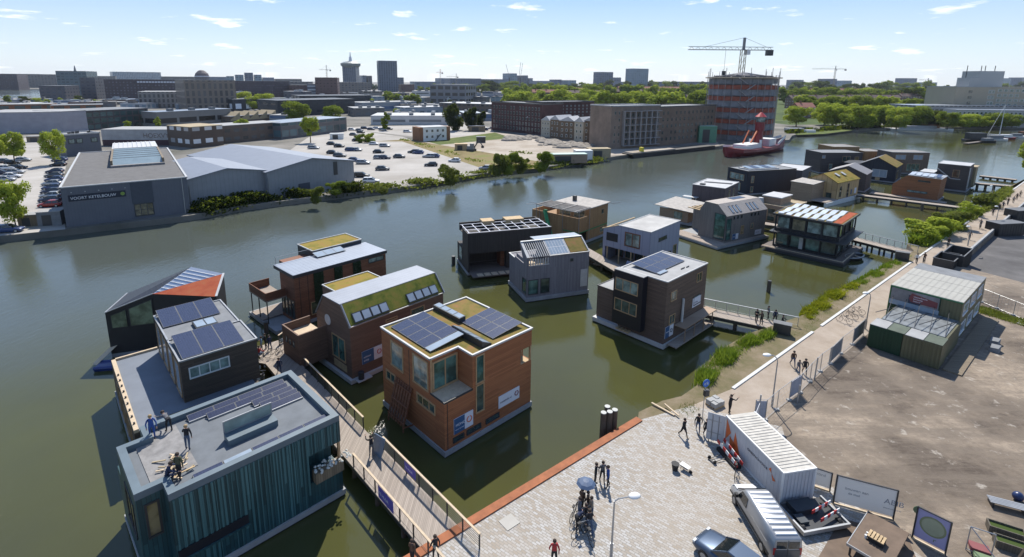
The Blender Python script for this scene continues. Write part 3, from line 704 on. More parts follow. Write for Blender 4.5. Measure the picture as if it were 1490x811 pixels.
# ---- teal home, roof terrace ----
def home_teal():
 zt = 5.75
 E = G(493.8, 612.3, zt); Sx = G(245.8, 730.3, zt); Wl = G(195.9, 730.3, zt)
 hd = math.degrees(math.atan2(E.y-Sx.y, E.x-Sx.x))
 H = House('floating_home', 'teal metal-clad floating home with solar strips and people on its flat roof', 'floating home', (Sx.x, Sx.y), hd)
 b = (E-Sx).length; N_ = H.T(425.5, 544.9, zt); a = N_[1]; n1 = H.T(236.2, 711.9, zt); w_ = H.T(195.9, 730.3, zt); nw_ = H.T(171.4, 659.5, zt); nn = H.T(202.9, 628, zt)
 n1y = n1[1]; wx = w_[0];
 P = [(0, 0), (b, 0), (b, a), (nn[0], a), (nn[0], nw_[1]), (wx, nw_[1]), (wx, n1y), (0, n1y)]
 body = mb('teal_v')
 cx0 = b-2.3
 body.prism([(0, 0), (cx0, 0), (cx0, 1.6), (b, 1.6), (b, a), (wx, a*.98), (wx, n1y), (0, n1y)], .5, 4.2)
 body.box(cx0, b, .02, 1.6, .5, 2.2)
 body.prism(P, 4.2, zt)
 H.part(body, 'wall')
 # irregular standing ribs
 rb = mb('teal_rib'); random.seed(3)
 t = .15
 while t < b-.1:
  z0 = random.uniform(.55, 3.6); z0 = z0 if random.random() < .55 else .55
  if t > cx0: z0 = 4.3
  rb.box(t, t+random.choice((.05, .09, .14)), -.045, 0, z0, zt-.02); t += random.uniform(.14, .3)
 H.part(rb, 'cladding_rib')
 pontoon(H, wx-.05, b+.1, -.12, a+.05, .5, m='concrete')
 # long dark slot window
 a0 = H.R(258, 796); a1 = H.R(360, 741)
 s = mb('black_bay'); s.box(a0[0], a1[0], -.07, .0, 1.9, 2.5); H.part(s, 'slot_window')
 s = mb('teal_v'); s.box(a0[0]-.05, a1[0]+.05, -.16, 0, 1.8, 1.9); H.part(s, 'slot_window_sill')
 fL = mb('teal_v')
 window(H, 'R', n1y, wx+.35, -.25, 3.1, 5.3, rows=1, frame='frame_dark', glass='glass_warm', fw=.12)
 window(H, 'L', wx, n1y+1.0, n1y+3.4, 2.6, 4.9, frame='frame_dark', glass='glass_warm', cols=2)
 # corner loggia with planter boxes and white flowers
 c = mb('oldwood_v'); c.box(cx0+.3, b-.05, -.35, .25, 2.2, 2.95); H.part(c, 'planter')
 c = mb('frame_wood'); c.box(b-.2, b-.05, .02, .2, 2.2, 4.2); H.part(c, 'corner_post')
 # parapet, roof
 cp = mb('zinc_teal'); Pi = inset(P, .42)
 for i in range(len(P)):
  Pc = P if sum(P[j][0]*P[(j+1) % len(P)][1]-P[(j+1) % len(P)][0]*P[j][1] for j in range(len(P))) > 0 else P[::-1]
  i2 = (i+1) % len(P); q = [Pc[i], Pc[i2], Pi[i2], Pi[i]]
  cp.prism(q, zt-.0, zt+.42)
 H.part(cp, 'parapet')
 r = mb('teal_roof'); r.prism(inset(P, .4), zt-.02, zt+.05); H.part(r, 'roof')
 r = mb('roof_gravel'); r.box(wx+.9, 1.9, n1y+.6, a-.8, zt+.05, zt+.09); H.part(r, 'terrace_floor')
 # terrace step and hatch
 zt2 = zt+.05
 # solar strips: long rows parallel to x
 rows = [(2.6, b-.9, a-1.15, a-.65), (3.6, b-.9, a-1.75, a-1.28), (6.3, b-.8, a-2.4, a-1.9), (6.6, b-.7, a-3.0, a-2.5), (7.0, b-.7, a-3.6, a-3.1)]
 for (x0, x1, y0, y1) in rows:
  n = max(1, round((x1-x0)/1.65))
  for i in range(n):
   panel(H, x0+(x1-x0)*i/n+.01, x0+(x1-x0)*(i+1)/n-.01, y0, y1, zt2, .22, 'y', lift=.08)
  k = mb('galv'); k.box(x0, x1, y0-.08, y0-.01, zt2, zt2+.12); k.box(x0, x1, y1+.01, y1+.04, zt2, zt2+.24); H.part(k, 'panel_rail')
 for i in range(5): panel(H, 1.4+i*1.62, 1.4+i*1.62+1.58, .55, 1.05, zt2, .05, 'y', mat='solar' if i != 1 else 'glass_sky')
 # stairwell hatch with glass screen
 hx, hy = H.T(333, 650, zt2);
 k = mb('zinc_teal'); k.box(hx, hx+3.0, hy-.1, hy+.85, zt2, zt2+.42); H.part(k, 'roof_hatch')
 k = mb('galv');
 for z in (.42, 1.2): k.box(hx, hx+3.0, hy+.8, hy+.86, zt2+z, zt2+z+.07)
 for x in (0, 2.93): k.box(hx+x, hx+x+.07, hy+.8, hy+.86, zt2+.49, zt2+1.2)
 o = H.part(k, 'glass_screen'); k = mb('screen_glass'); k.box(hx+.07, hx+2.93, hy+.82, hy+.84, zt2+.49, zt2+1.2); k.build('pane', o)
 k = mb('flower_white'); rr = random.Random(2)
 for _ in range(60): x = rr.uniform(cx0+.3, b+.5); k.lathe([(.03, -.05), (.1, 0), (.04, .06)], (x, rr.uniform(-.5, .3), rr.uniform(2.95, 3.2)), 5)
 H.part(k, 'white_flowers')
 k = mb('raw_wood')
 for _ in range(26): x, y = H.T(rr.uniform(238, 272), rr.uniform(668, 700), zt2); a_ = rr.uniform(0, 3.1); l_ = rr.uniform(.3, .9); k.beam((x, y, zt2+.05+rr.random()*.2), (x+cos(a_)*l_, y+sin(a_)*l_, zt2+.06+rr.random()*.2), .09, .05, rr.choice(('raw_wood', 'pale_wood', 'sandy_roof')))
 tag(k.build('timber_offcuts', loc=H.wor(0, 0), rz=H.h), 'heap of pale timber offcuts on the teal roof terrace', 'timber offcuts', kind='stuff')
 H.zt = zt2; return H
HT = home_teal()
# ---- black-brown stepped shingle home ----
def home_shingle():
 zt = 6.9; z1 = 3.4
 S = G(261.3, 528, zt); E = G(374.8, 495.4, zt)
 H = House('floating_home', 'dark shingle floating home with two solar panel rows and a long grey lower terrace', 'floating home', (S.x, S.y), 42.)
 b = H.T(374.8, 495.4, zt)[0]; W = H.T(221.9, 461.9, zt); a = W[1]
 far = H.T(336.7, 456, zt)[0]
 w = mb('shake'); w.box(0, b, 0, a*.42, z1, zt); w.box(.0, far, a*.42, a, z1, zt-.0)
 H.part(w, 'wall')
 # lower volume, longer to the left/front
 lo = H.T(193, 650, z1); lw = H.T(166, 520, z1); x0 = lw[0]
 x0 = min(-2.6, (lo[0]+lw[0])/2); y0 = -1.6
 w = mb('shake'); w.box(x0, b-.3, y0, a+.8, .5, z1); H.part(w, 'lower_wall')
 f = mb('oldwood_v'); f.box(x0+1.8, b-2, y0-.06, y0-.01, 2.0, z1+.5); H.part(f, 'fence_panel')
 r = mb('roof_sheet'); r.box(x0+.3, b-.6, y0+.05, a+.6, z1, z1+.06); H.part(r, 'lower_roof')
 c = mb('pale_wood'); c.box(x0, x0+.3, y0, a+.8, z1, z1+.25); c.box(x0, 0, a+.6, a+.8, z1, z1+.25); H.part(c, 'edge_board')
 k = mb('steel_dark')
 for i in range(9): k.box(x0+.08, x0+.2, y0+.8+i*1.05, y0+.92+i*1.05, z1+.25, z1+.38)
 H.part(k, 'light_fitting')
 for (x_, y_, dx, dy) in ((0, 0, b, a*.42), (0, a*.42, far, a*.58)):
  flatroof(H, [(x_, y_), (x_+dx, y_), (x_+dx, y_+dy), (x_, y_+dy)], zt, 'grey_roof', 'galv', .12, .12)
 panelgrid(H, .2, b-.9, .12, a*.38, zt+.05, 3, 1, .45, 'y'); panelgrid(H, .15, far-.8, a*.68, a-.08, zt+.05, 3, 1, .45, 'y')
 k = mb('steel_dark'); k.box(2.2, 3.9, a*.45, a*.62, zt, zt+.3); o = H.part(k, 'roof_light')
 for i in range(2):
  g = mb('glass_sky'); g.box(2.28+i*.82, 3.0+i*.82, a*.47, a*.6, zt+.3, zt+.33); g.build('pane', o)
 winp(H, 'R', 0, (274, 536), (335, 533), cols=4, glass='glass_bright', frame='frame_white')
 window(H, 'R', y0, b-2.2, b-.6, 1.6, 3.2, cols=2, glass='glass_teal')
 for i in range(4): window(H, 'L', 0, .5+i*a*.24, .5+i*a*.24+a*.18, z1+.3, zt-.4, frame='frame_wood', glass='glass_sky')
 for i in range(4): window(H, 'L', x0, .2+i*2.2, 1.6+i*2.2, .9, 3.0, frame='frame_wood', glass='glass', name='tall_window')
 pontoon(H, x0-.1, b, y0-.05, a+.9, .5)
home_shingle()
# ---- black angular home with the red and metal folded roof ----
def home_angular():
 # footprint from roof corners
 def g(x, y, z): p = G(x, y, z); return Vector((p.x, p.y))
 FL = g(152.8, 456, 4.9); FM = g(221.9, 428.3, 6.4); FR = g(314.6, 432.3, 6.4); BR = g(325.4, 398.7, 7.4); PK = g(278, 388.9, 8.2); BL = g(185.4, 427.3, 4.9)
 c = FL
 H = House('floating_home', 'black angular floating home with a folded roof of red sedum and bright metal', 'floating home', (c.x, c.y), 40)
 l = lambda p: tuple(H.loc((p.x, p.y, 0)))[:2]
 P = [l(FL), l(FM), l(FR), l(BR), l(PK), l(BL)]; Z = [4.9, 6.4, 6.4, 7.4, 8.2, 4.9]
 w = mb('black_wall')
 n = 6
 for i in range(n):
  j = (i+1) % n
  w.poly([(*P[i], .4), (*P[j], .4), (*P[j], Z[j]), (*P[i], Z[i])])
 w.poly([(*P[i], .4) for i in range(n)][::-1])
 H.part(w, 'wall')
 up = lambda i, d=.0: (*P[i], Z[i]+d)
 r = mb('seam_dark'); r.poly([up(0, .02), up(1, .02), up(4, .02), up(5, .02)]); H.part(r, 'dark_roof')
 r = mb('metal_bright'); r.poly([up(1, .02), up(3, .02), up(4, .02)]);
 k = mb('metal_bright')
 A, B_, C_ = Vector(up(1, .04)), Vector(up(3, .04)), Vector(up(4, .04))
 for i in range(1, 9): k.beam(A.lerp(B_, i/9), A.lerp(C_, i/9), .05, .06) if i/9 > .1 else None
 o = H.part(r, 'metal_roof'); k.build('standing_seam', o)
 r = mb('sedum_red'); r.poly([up(1, .03), up(2, .03), up(3, .03)]); H.part(r, 'sedum_roof')
 t = mb('galv'); t.beam(up(2, .06), up(3, .06), .22, .1); t.beam(up(0, .05), up(1, .05), .12, .08); t.beam(up(0, .05), up(5, .05), .12, .08); H.part(t, 'roof_edge')
 # big corner windows on the front-left wall
 A, B_ = Vector((*P[0], 0)), Vector((*P[1], 0)); d = (B_-A); ln = d.length; d.normalize(); nn_ = Vector((d.y, -d.x, 0))
 for u0, u1 in ((.1, .42), (.47, .97)):
  zt0 = 4.9+1.5*u0; zt1 = 4.9+1.5*u1
  q = [A+d*ln*u0+Vector((0, 0, 3.2)), A+d*ln*u1+Vector((0, 0, 3.2)), A+d*ln*u1+Vector((0, 0, zt1-.45)), A+d*ln*u0+Vector((0, 0, zt0-.45))]
  f = mb('frame_dark'); f.ext([p+nn_*.005 for p in q], nn_*.06); fo = H.part(f, 'window')
  cc = sum(q, Vector())/4; gq = [cc+(p-cc)*.93+nn_*.06 for p in q]
  gb = mb('glass_party'); gb.ext(gq, nn_*.02); gb.build('pane', fo)
 pz = mb('pontoon_concrete'); pz.prism(P, -.6, .42); H.part(pz, 'pontoon')
home_angular()
# ---- brown home with black bay (centre right) ----
def home_brown():
 H = House('floating_home', 'brown timber cube floating home with a black two-storey bay and a porch beside the footbridge', 'floating home', (17.6, 51.05), 42.5)
 zt = 7.6; b = 8.8; a = 9.1; yl = 5.75
 pontoon(H, -.15, b+.15, -.15, a+.15, .6, m='white_trim')
 w = mb('brown_wood'); w.box(0, b, 0, yl, .6, zt); w.box(0.4, b*.7, yl, a, .6, 4.4); H.part(w, 'wall')
 flatroof(H, [(0, 0), (b, 0), (b, yl), (0, yl)], zt, 'pale_roof', 'white_trim', .12, .12); flatroof(H, [(0.4, yl+.1), (b*.7, yl+.1), (b*.7, a), (.4, a)], 4.4, 'pale_roof', 'dark_trim', .1, .1)
 y0, y1 = 2.3, 6.0
 k = mb('black_bay'); k.box(-.9, 0, y0, y1, 1.4, zt+.06); H.part(k, 'bay')
 k = mb('pale_roof'); k.box(-.9, 0, y0, y1, zt+.06, zt+.12); H.part(k, 'bay_roof')
 for z0, gl in ((5.4, 'glass_bright'), (3.0, 'glass')): window(H, 'L', -.9, y0+.55, y1-.25, z0, z0+1.45, cols=3, glass=gl)
 window(H, 'R', 0, .9, 2.1, 5.2, 6.3, cols=3, glass='glass_bright'); window(H, 'R', 0, 6.4, 7.6, 5.9, 7.0, glass='glass', cols=2)
 window(H, 'R', 0, .9, 2.1, 2.5, 3.6, cols=2, glass='glass'); window(H, 'R', 0, 6.1, 7.7, 3.2, 4.3, glass='glass_bright', frame='frame_dark')
 b2 = mb('white_trim'); b2.tube((3.4, -.18, 2.0), (3.4, -.18, 4.9), .14, 8); H.part(b2, 'flue_pipe')
 sign(H, 'R', 0, .25, 1.9, 1.15, 2.45, 'banner_white', [('MONO', .12, 1.75, .22, 'text_white')], split=(.5, 'banner_blue'), ring=(1.2, 1.8, .2, 'text_dark'))
 sign(H, 'R', 0, 5.9, 7.8, 3.0, 4.1, 'banner_white', [('te koop', .2, 3.45, .3, 'text_dark')], name='banner')
 p = mb('beige_wood'); p.box(2.1, b+.6, -1.3, -.02, 2.1, 2.2);
 for x in (2.3, 4.4, 6.5, 8.6): p.box(x, x+.08, -1.25, -1.15, .4, 2.1)
 H.part(p, 'porch_canopy')
 p = mb('deck'); p.box(0.5, b+.6, -1.3, -.17, .45, .58); H.part(p, 'side_deck')
 k = mb('raw_wood')
 for i in range(4): k.box(-.75, -.15, 3.9+i*.45, 4.2+i*.45, .66, .78)
 k.box(-.7, -.62, 3.9, 5.6, .6, .66); k.box(-.3, -.22, 3.9, 5.6, .6, .66)
 ho = k.build('pallet', loc=H.wor(0, 0), rz=H.h); tag(ho, 'small timber pallet lying at the foot of the black bay', 'pallet')
 panelgrid(H, 1.2, 7.4, 2.1, 5.3, zt+.05, 4, 2, .25, 'y'); panelgrid(H, 1.2, 2.9, 1.6, 2.08, zt+.05, 1, 1, .05, 'y', mat='glass_sky', name='sheet_metal_cover')
 k = mb('steel_dark'); k.box(4.6, 5.4, 1.0, 1.05, zt, zt+.15); k.box(5.6, 6.2, .9, .95, zt, zt+.15); H.part(k, 'cable_tray')
home_brown()
# ---- timber home with chamfered sedum roof (behind the orange one) ----
def home_gable():
 e = 5.75; rz_ = 7.5
 Se = G(508.8, 476.6, e)
 H = House('floating_home', 'brown timber floating home with folded green sedum roof and eight roof windows', 'floating home', (Se.x, Se.y), 47)
 E = H.T(642, 424.4, e); b = E[0]; r1 = H.T(488.8, 446.6, rz_); r2 = H.T(462.2, 442.2, rz_)
 y1 = r1[1]; y2 = 4.6
 prof = [(0, 0, .5), (0, 0, e), (0, y1, rz_), (0, y2, rz_), (0, 6.2, 5.2), (0, 6.2, .5)]
 w = mb('brown_wood2'); w.ext(prof, (b, 0, 0)); H.part(w, 'wall')
 sl = mb('sedum_green')
 nrm_ = Vector((0, -(rz_-e), y1)).normalized()
 def slope(u, v, d=0): # u along x, v 0..1 eave to ridge
  p = Vector((u, y1*v, e+(rz_-e)*v)); return p+nrm_*d
 sl.ext([slope(.1, 0.03, .01), slope(b-.1, .03, .01), slope(b-.1, 1, .01), slope(.1, 1, .01)], nrm_*.1); H.part(sl, 'sedum_roof')
 g = mb('seam_grey'); g.ext([(-.1, y1, rz_+.02), (b+.1, y1, rz_+.02), (b+.1, y2, rz_+.02), (-.1, y2, rz_+.02)], (0, 0, .1));
 g.ext([(-.1, y2, rz_+.02), (b+.1, y2, rz_+.02), (b+.1, 6.3, 5.2), (-.1, 6.3, 5.2)], (0, 0, .1)); H.part(g, 'metal_roof')
 for x in (-.06, b-.02):
  t = mb('galv'); t.beam(slope(x+.04, -.02, .1), slope(x+.04, 1.02, .1), .1, .22); H.part(t, 'verge_trim')
 t = mb('galv'); t.beam(slope(-.1, -.02, .05), slope(b+.1, -.02, .05), .2, .1); H.part(t, 'gutter')
 for u0 in (.55, b*.60):
  for i in range(4):
   u = u0+i*.98; k = mb('dark_trim'); k.ext([slope(u, .06, .1), slope(u+.93, .06, .1), slope(u+.93, .5, .1), slope(u, .5, .1)], nrm_*.1)
   o = H.part(k, 'roof_window'); k = mb('glass_sky'); k.ext([slope(u+.08, .1, .2), slope(u+.85, .1, .2), slope(u+.85, .46, .2), slope(u+.08, .46, .2)], nrm_*.015); k.build('pane', o)
 # terrace box on the left
 ty0, ty1, tx = 4.4, 7.8, -2.9; tz = 4.4
 k = mb('brown_wood2');
 k.box(tx, 0.0, ty0, ty1, 1.0, tz-.9); k.box(tx, tx+.15, ty0, ty1, tz-.9, tz); k.box(tx+.15, 0, ty0, ty0+.15, tz-.9, tz); k.box(tx+.15, .0, ty1-.15, ty1, tz-.9, tz); H.part(k, 'terrace_box')
 k = mb('pale_wood'); k.box(tx+.15, -.003, ty0+.15, ty1-.15, tz-.9, tz-.84); H.part(k, 'terrace_floor')
 k = mb('white_trim'); k.lathe([(.55, 0), (.55, .02)], (0, 0, 0), 20); o = k.build('round_window', H.o, loc=(-.01, 4.0, 5.2), rot=(0, -pi/2, 0))
 for i in range(3): window(H, 'L', tx, 5.2+i*.75, 5.6+i*.75, 2.9, 3.5, glass='glass_bright', fw=.05, frame='frame_dark')
 window(H, 'L', 0, 1.0, 3.4, 1.7, 4.1, cols=2, glass='glass_teal', fw=.12); k = mb('raw_wood'); k.box(-.05, 0, .9, 3.2, .8, 1.45); H.part(k, 'timber_panel')
 winp(H, 'R', 0, (561, 470), (578, 459), glass='glass_warm'); window(H, 'R', 0, 6.9, 8.7, 3.7, 5.2, glass='glass');
 sign(H, 'R', 0, 1.1, 3.6, 1.5, 2.8, 'banner_white', [('schoon', .15, 2.1, .28, 'text_white'), ('schip', .15, 1.75, .28, 'text_white')], split=(.52, 'banner_blue'), ring=(1.9, 2.2, .22, 'red_paint'))
 pontoon(H, -.3, b+.2, -.25, 6.5, .5, m='white_trim')
 k = mb('dark_trim'); k.tube((.6, -.55, .5), (.6, -.55, 1.2), .28, 12); k.box(.1, 1.6, -.9, -.27, .38, .48, 'white_trim'); H.part(k, 'mooring_block')
 # low sedum annex behind
 k = mb('brown_wood2'); k.box(2.4, 8.0, 6.32, 9.3, .5, 6.5); H.part(k, 'annex_wall'); flatroof(H, [(2.4, 6.35), (8.0, 6.35), (8.0, 9.3), (2.4, 9.3)], 6.5, 'sedum_yellow', 'galv', .12, .12)
home_gable()
# ---- red-brown home with climbing plants ----
def home_vines():
 zt = 6.4
 S = G(426.9, 401.3, zt)
 H = House('floating_home', 'red-brown timber floating home with three strips of climbing plants on its side', 'floating home', (S.x, S.y), 47)
 b = H.T(556.4, 363.3, zt)[0]; W = H.T(404.5, 391.8, zt)[1]; a = 7.2
 w = mb('red_wood'); w.prism([(0, 0), (b, 0), (b, a), (1.6, a), (1.6, W+.3), (0, W+.3)], .5, zt-.35); H.part(w, 'wall')
 f = mb('dark_trim'); f.box(-.12, b+.15, -.12, W+1.6, zt-.35, zt); H.part(f, 'fascia')
 r = mb('seam_greyx'); r.box(-.1, b+.12, -.1, W+1.6, zt, zt+.06); H.part(r, 'metal_roof')
 x0 = H.T(448, 363.5, 6.9)[0]; x1 = H.T(527, 357, 6.9)[0]+1.2; y1 = H.T(503, 348, 6.9)[1]; y0 = W+1.6
 k = mb('dark_trim'); k.box(x0, x1, y0, max(y1, y0+4), 5, 6.9); H.part(k, 'raised_wall'); flatroof(H, [(x0, y0), (x1, y0), (x1, max(y1, y0+4)), (x0, max(y1, y0+4))], 6.9, 'sedum_yellow', 'galv', .14, .12)
 for i in range(3): panel(H, x0-.2+i*1.3, x0+1.08+i*1.3, y0-1.6, y0-.3, zt+.12, .25, 'y', mat='glass_sky', name='roof_window')
 for (xa, xb) in ((456, 470), (486.5, 498), (514, 525)):
  p0 = H.R(xa, 400)[0]; p1 = H.R(xb, 400)[0]; k = mb('vine'); k.box(p0, p1, -.14, 0, 2.3, zt-.4); o = H.part(k, 'climbing_plants')
  lf = mb('vine'); random.seed(int(xa))
  for _ in range(260):
   c = Vector((random.uniform(p0, p1), -.14-random.random()*.14, random.uniform(2.3, zt-.4))); u = Vector((random.uniform(-1, 1), random.uniform(-1, 1), random.uniform(-1, 1))).normalized(); v = u.orthogonal()
   lf.poly([c-u*.12, c+v*.08, c+u*.12])
  lf.build('leaves', o)
 k = mb('steel_dark')
 for x in (.6, 1.6): k.box(x, x+.04, -.03, 0, .6, zt-.4)
 H.part(k, 'downpipe')
 window(H, 'R', 0, b-2.6, b-.3, zt-1.1, zt-.45, cols=2, glass='glass_bright', frame='frame_dark'); window(H, 'R', 0, 1.8, 4.2, 1.0, 2.6, cols=2, glass='glass')
 for i in range(4): window(H, 'L', 0, .3+i*.85, .95+i*.85, 1.0, 3.2, glass='glass', frame='frame_dark', name='tall_window')
 # balcony at the left end
 k = mb('deck'); k.box(-2.4, 0, 2.2, 6.8, 3.2, 3.35); k.box(-2.4, 1.6, W+.3, 6.8, .55, .65); H.part(k, 'balcony_floor')
 k = mb('red_wood'); k.box(-2.4, -2.32, 2.2, 6.8, 3.35, 4.3); k.box(-2.32, 0, 2.2, 2.28, 3.35, 4.3); k.box(-2.32, .0, 6.72, 6.8, 3.35, 4.3); H.part(k, 'balcony_railing')
 k = mb('steel_dark')
 for x, y in ((-2.3, 2.3), (-2.3, 4.5), (-2.3, 6.65)): k.box(x, x+.1, y, y+.1, .5, 3.2)
 H.part(k, 'balcony_post'); pontoon(H, -2.5, b+.1, -.1, a+.1, .5)
 k = mb('galv'); k.path([(0.2, W+1.65, zt+.06), (0.2, W+1.65, zt+.9), (x0, W+1.65, zt+.9)], .03); H.part(k, 'roof_rail')
home_vines()
# ---- black home with coffered frame roof ----
def home_frame():
 H = House('floating_home', 'black floating home with an open coffered roof frame over a covered deck', 'floating home', (-4.48, 72.2), 17.8)
 zt = 6.4; b = 13.1; a = 6.6
 w = mb('black_brown'); w.box(0, b, 0, .25, 3.3, zt); w.box(0, .3, .25, 3.3, .5, zt); w.box(6.0, b, .25, a, .5, 5.2); w.box(0, 6, 3.3, a, .5, 3.4); w.box(b-.3, b, .25, a, 5.2, zt); w.box(.3, b-.3, a-.25, a, 5.2, zt); w.box(0, .25, 0, .2, .5, 3.3)
 H.part(w, 'wall')
 k = mb('banner_white'); k2 = mb('black_brown')
 for i in range(9): x = .3+i*(b-.5)/8; k.box(x-.05, x+.05, .25, a*.72, zt-.02, zt+.06)
 for j in range(4): y = .1+j*a*.24; k.box(0, b, y-.05, y+.05, zt+.062, zt+.11)
 H.part(k, 'roof_frame')
 k = mb('black_brown'); k.box(.3, b-.3, .3, a-.3, 5.3, 5.45); H.part(k, 'roof')
 for x0, x1 in ((3.6, 5.5), (7.4, 10.4)): k = mb('raw_wood'); k.box(x0, x1, a*.72, a, zt-.3, zt+.35); H.part(k, 'skylight_curb')
 window(H, 'R', 3.35, .6, 5.8, .8, 3.0, cols=4, frame='frame_dark', glass='glass_bright', name='glass_front')
 window(H, 'L', 0, 3.6, 5.6, 1.2, 3.2, frame='frame_dark', glass='glass_bright')
 k = mb('red_wood'); k.box(5.4, 6.0, 1.2, 3.2, .55, 3.2); H.part(k, 'storage_wall')
 k = mb('deck_dark'); k.box(.2, 9.5, -2.2, 3.2, .42, .55); o = H.part(k, 'deck'); k = mb('pale_wood')
 for i in range(8): k.box(1.0+i*1.1, 1.85+i*1.1, -2.1, -1.0, .55, .6)
 k.build('loose_boards', o)
 pontoon(H, -.1, b+.1, -.1, a+.1, .42)
 k = mb('dark_trim'); k.tube((-.9, 5.6, -.6), (-.9, 5.6, 1.3), .3, 10); tag(k.build('mooring_pile', loc=H.wor(0, 0), rz=H.h), 'black mooring pile at the far left corner of the black frame-roofed home', 'mooring pile')
home_frame()
# ---- grey board home, pitched roof with slats, glass and sedum ----
def home_grey():
 H = House('floating_home', 'grey vertical-board floating home whose sloping roof shows timber slats, glass and a sedum square', 'floating home', (3.65, 63.0), 19.5)
 e = 6.0; rr = 7.4; b = 8.9; a = 6.4
 y1 = 2.35
 w = mb('grey_boards');
 w.ext([(3.1, 0, .5), (3.1, 0, e), (3.1, y1, rr), (3.1, 4.4, rr-.1), (3.1, 4.4, .5)], (b-3.1, 0, 0)); w.box(0, 3.1, 0, 4.4, .5, 4.9)
 w.box(0, b*.55, 4.4, a, .5, 4.6); w.ext([(0, 0, 4.9), (0, 0, e), (0, y1, rr), (0, y1+.35, rr), (0, 1.2, 4.9)], (.25, 0, 0)); w.box(.25, 3.1, 1.9, 4.4, 4.9, 5.3)
 H.part(w, 'wall')
 n_ = Vector((0, -(rr-e), y1)).normalized(); sl = lambda u, v, d=0: Vector((u, y1*v, e+(rr-e)*v))+n_*d
 k = mb('white_trim')
 k.beam(sl(.12, 0, .03), sl(.12, 1, .03), .35, .1)
 for i in range(9): u = .5+i*.3; k.beam(sl(u, 0, 0), sl(u, 1, 0), .08, .12)
 H.part(k, 'roof_slats')
 k = mb('galv');
 for u in (3.1, 5.95, b-.1): k.beam(sl(u+.05, -.02, .04), sl(u+.05, 1.02, .04), .16, .12)
 k.beam(sl(3.1, -.02, .05), sl(b, -.02, .05), .14, .12); k.beam(sl(0, 1.02, .05), sl(b, 1.02, .05), .3, .12); H.part(k, 'roof_trim')
 k = mb('frame_white'); k.ext([sl(3.3, .03, .02), sl(5.9, .03, .02), sl(5.9, .97, .02), sl(3.3, .97, .02)], n_*.06); o = H.part(k, 'glass_roof')
 for i in range(6):
  for j in range(2):
   g = mb('glass_sky'); u = 3.35+i*.42; v = .06+j*.45; g.ext([sl(u, v, .08), sl(u+.37, v, .08), sl(u+.37, v+.42, .08), sl(u, v+.42, .08)], n_*.012); g.build('pane', o)
 k = mb('sedum'); k.ext([sl(6.15, .04, .02), sl(b-.25, .04, .02), sl(b-.25, .96, .02), sl(6.15, .96, .02)], n_*.08); H.part(k, 'sedum_roof')
 k = mb('zinc'); k.ext([(2.2, y1+.1, rr+.02), (b, y1+.1, rr+.02), (b, 4.5, rr-.1), (2.2, 4.5, rr-.1)], (0, 0, .06)); H.part(k, 'rear_roof')
 # slatted balcony opening
 k = mb('white_trim'); k.box(.35, 3.1, -.03, .0, 4.85, 4.95)
 for i in range(8): k.box(.4+i*.35, .52+i*.35, -.03, .06, 4.95, 5.75)
 H.part(k, 'balustrade')
 k = mb('pale_wood'); k.box(.25, 3.1, .05, 1.9, 4.9, 4.95); H.part(k, 'terrace_floor')
 k = mb('white_trim'); coping(k, [(0, 4.4), (b*.55, 4.4), (b*.55, a), (0, a)], 4.6, .2, .12); H.part(k, 'parapet_cap')
 window(H, 'R', 0, .15, 1.6, 1.0, 3.0, glass='glass_teal', frame='frame_dark'); window(H, 'R', 0, 1.9, 3.2, 1.0, 3.0, glass='glass', frame='frame_dark'); window(H, 'L', 0, .15, 1.5, 1.0, 3.0, glass='glass_teal', frame='frame_dark')
 window(H, 'R', 0, 6.1, 6.55, 4.9, 5.3, glass='glass', frame='frame_dark', fw=.05)
 k = mb('white_trim'); k.box(7.7, 8.7, -.06, 0, 1.2, 3.6); H.part(k, 'white_door')
 pontoon(H, -.15, b+.1, -.15, a+.1, .6)
home_grey()
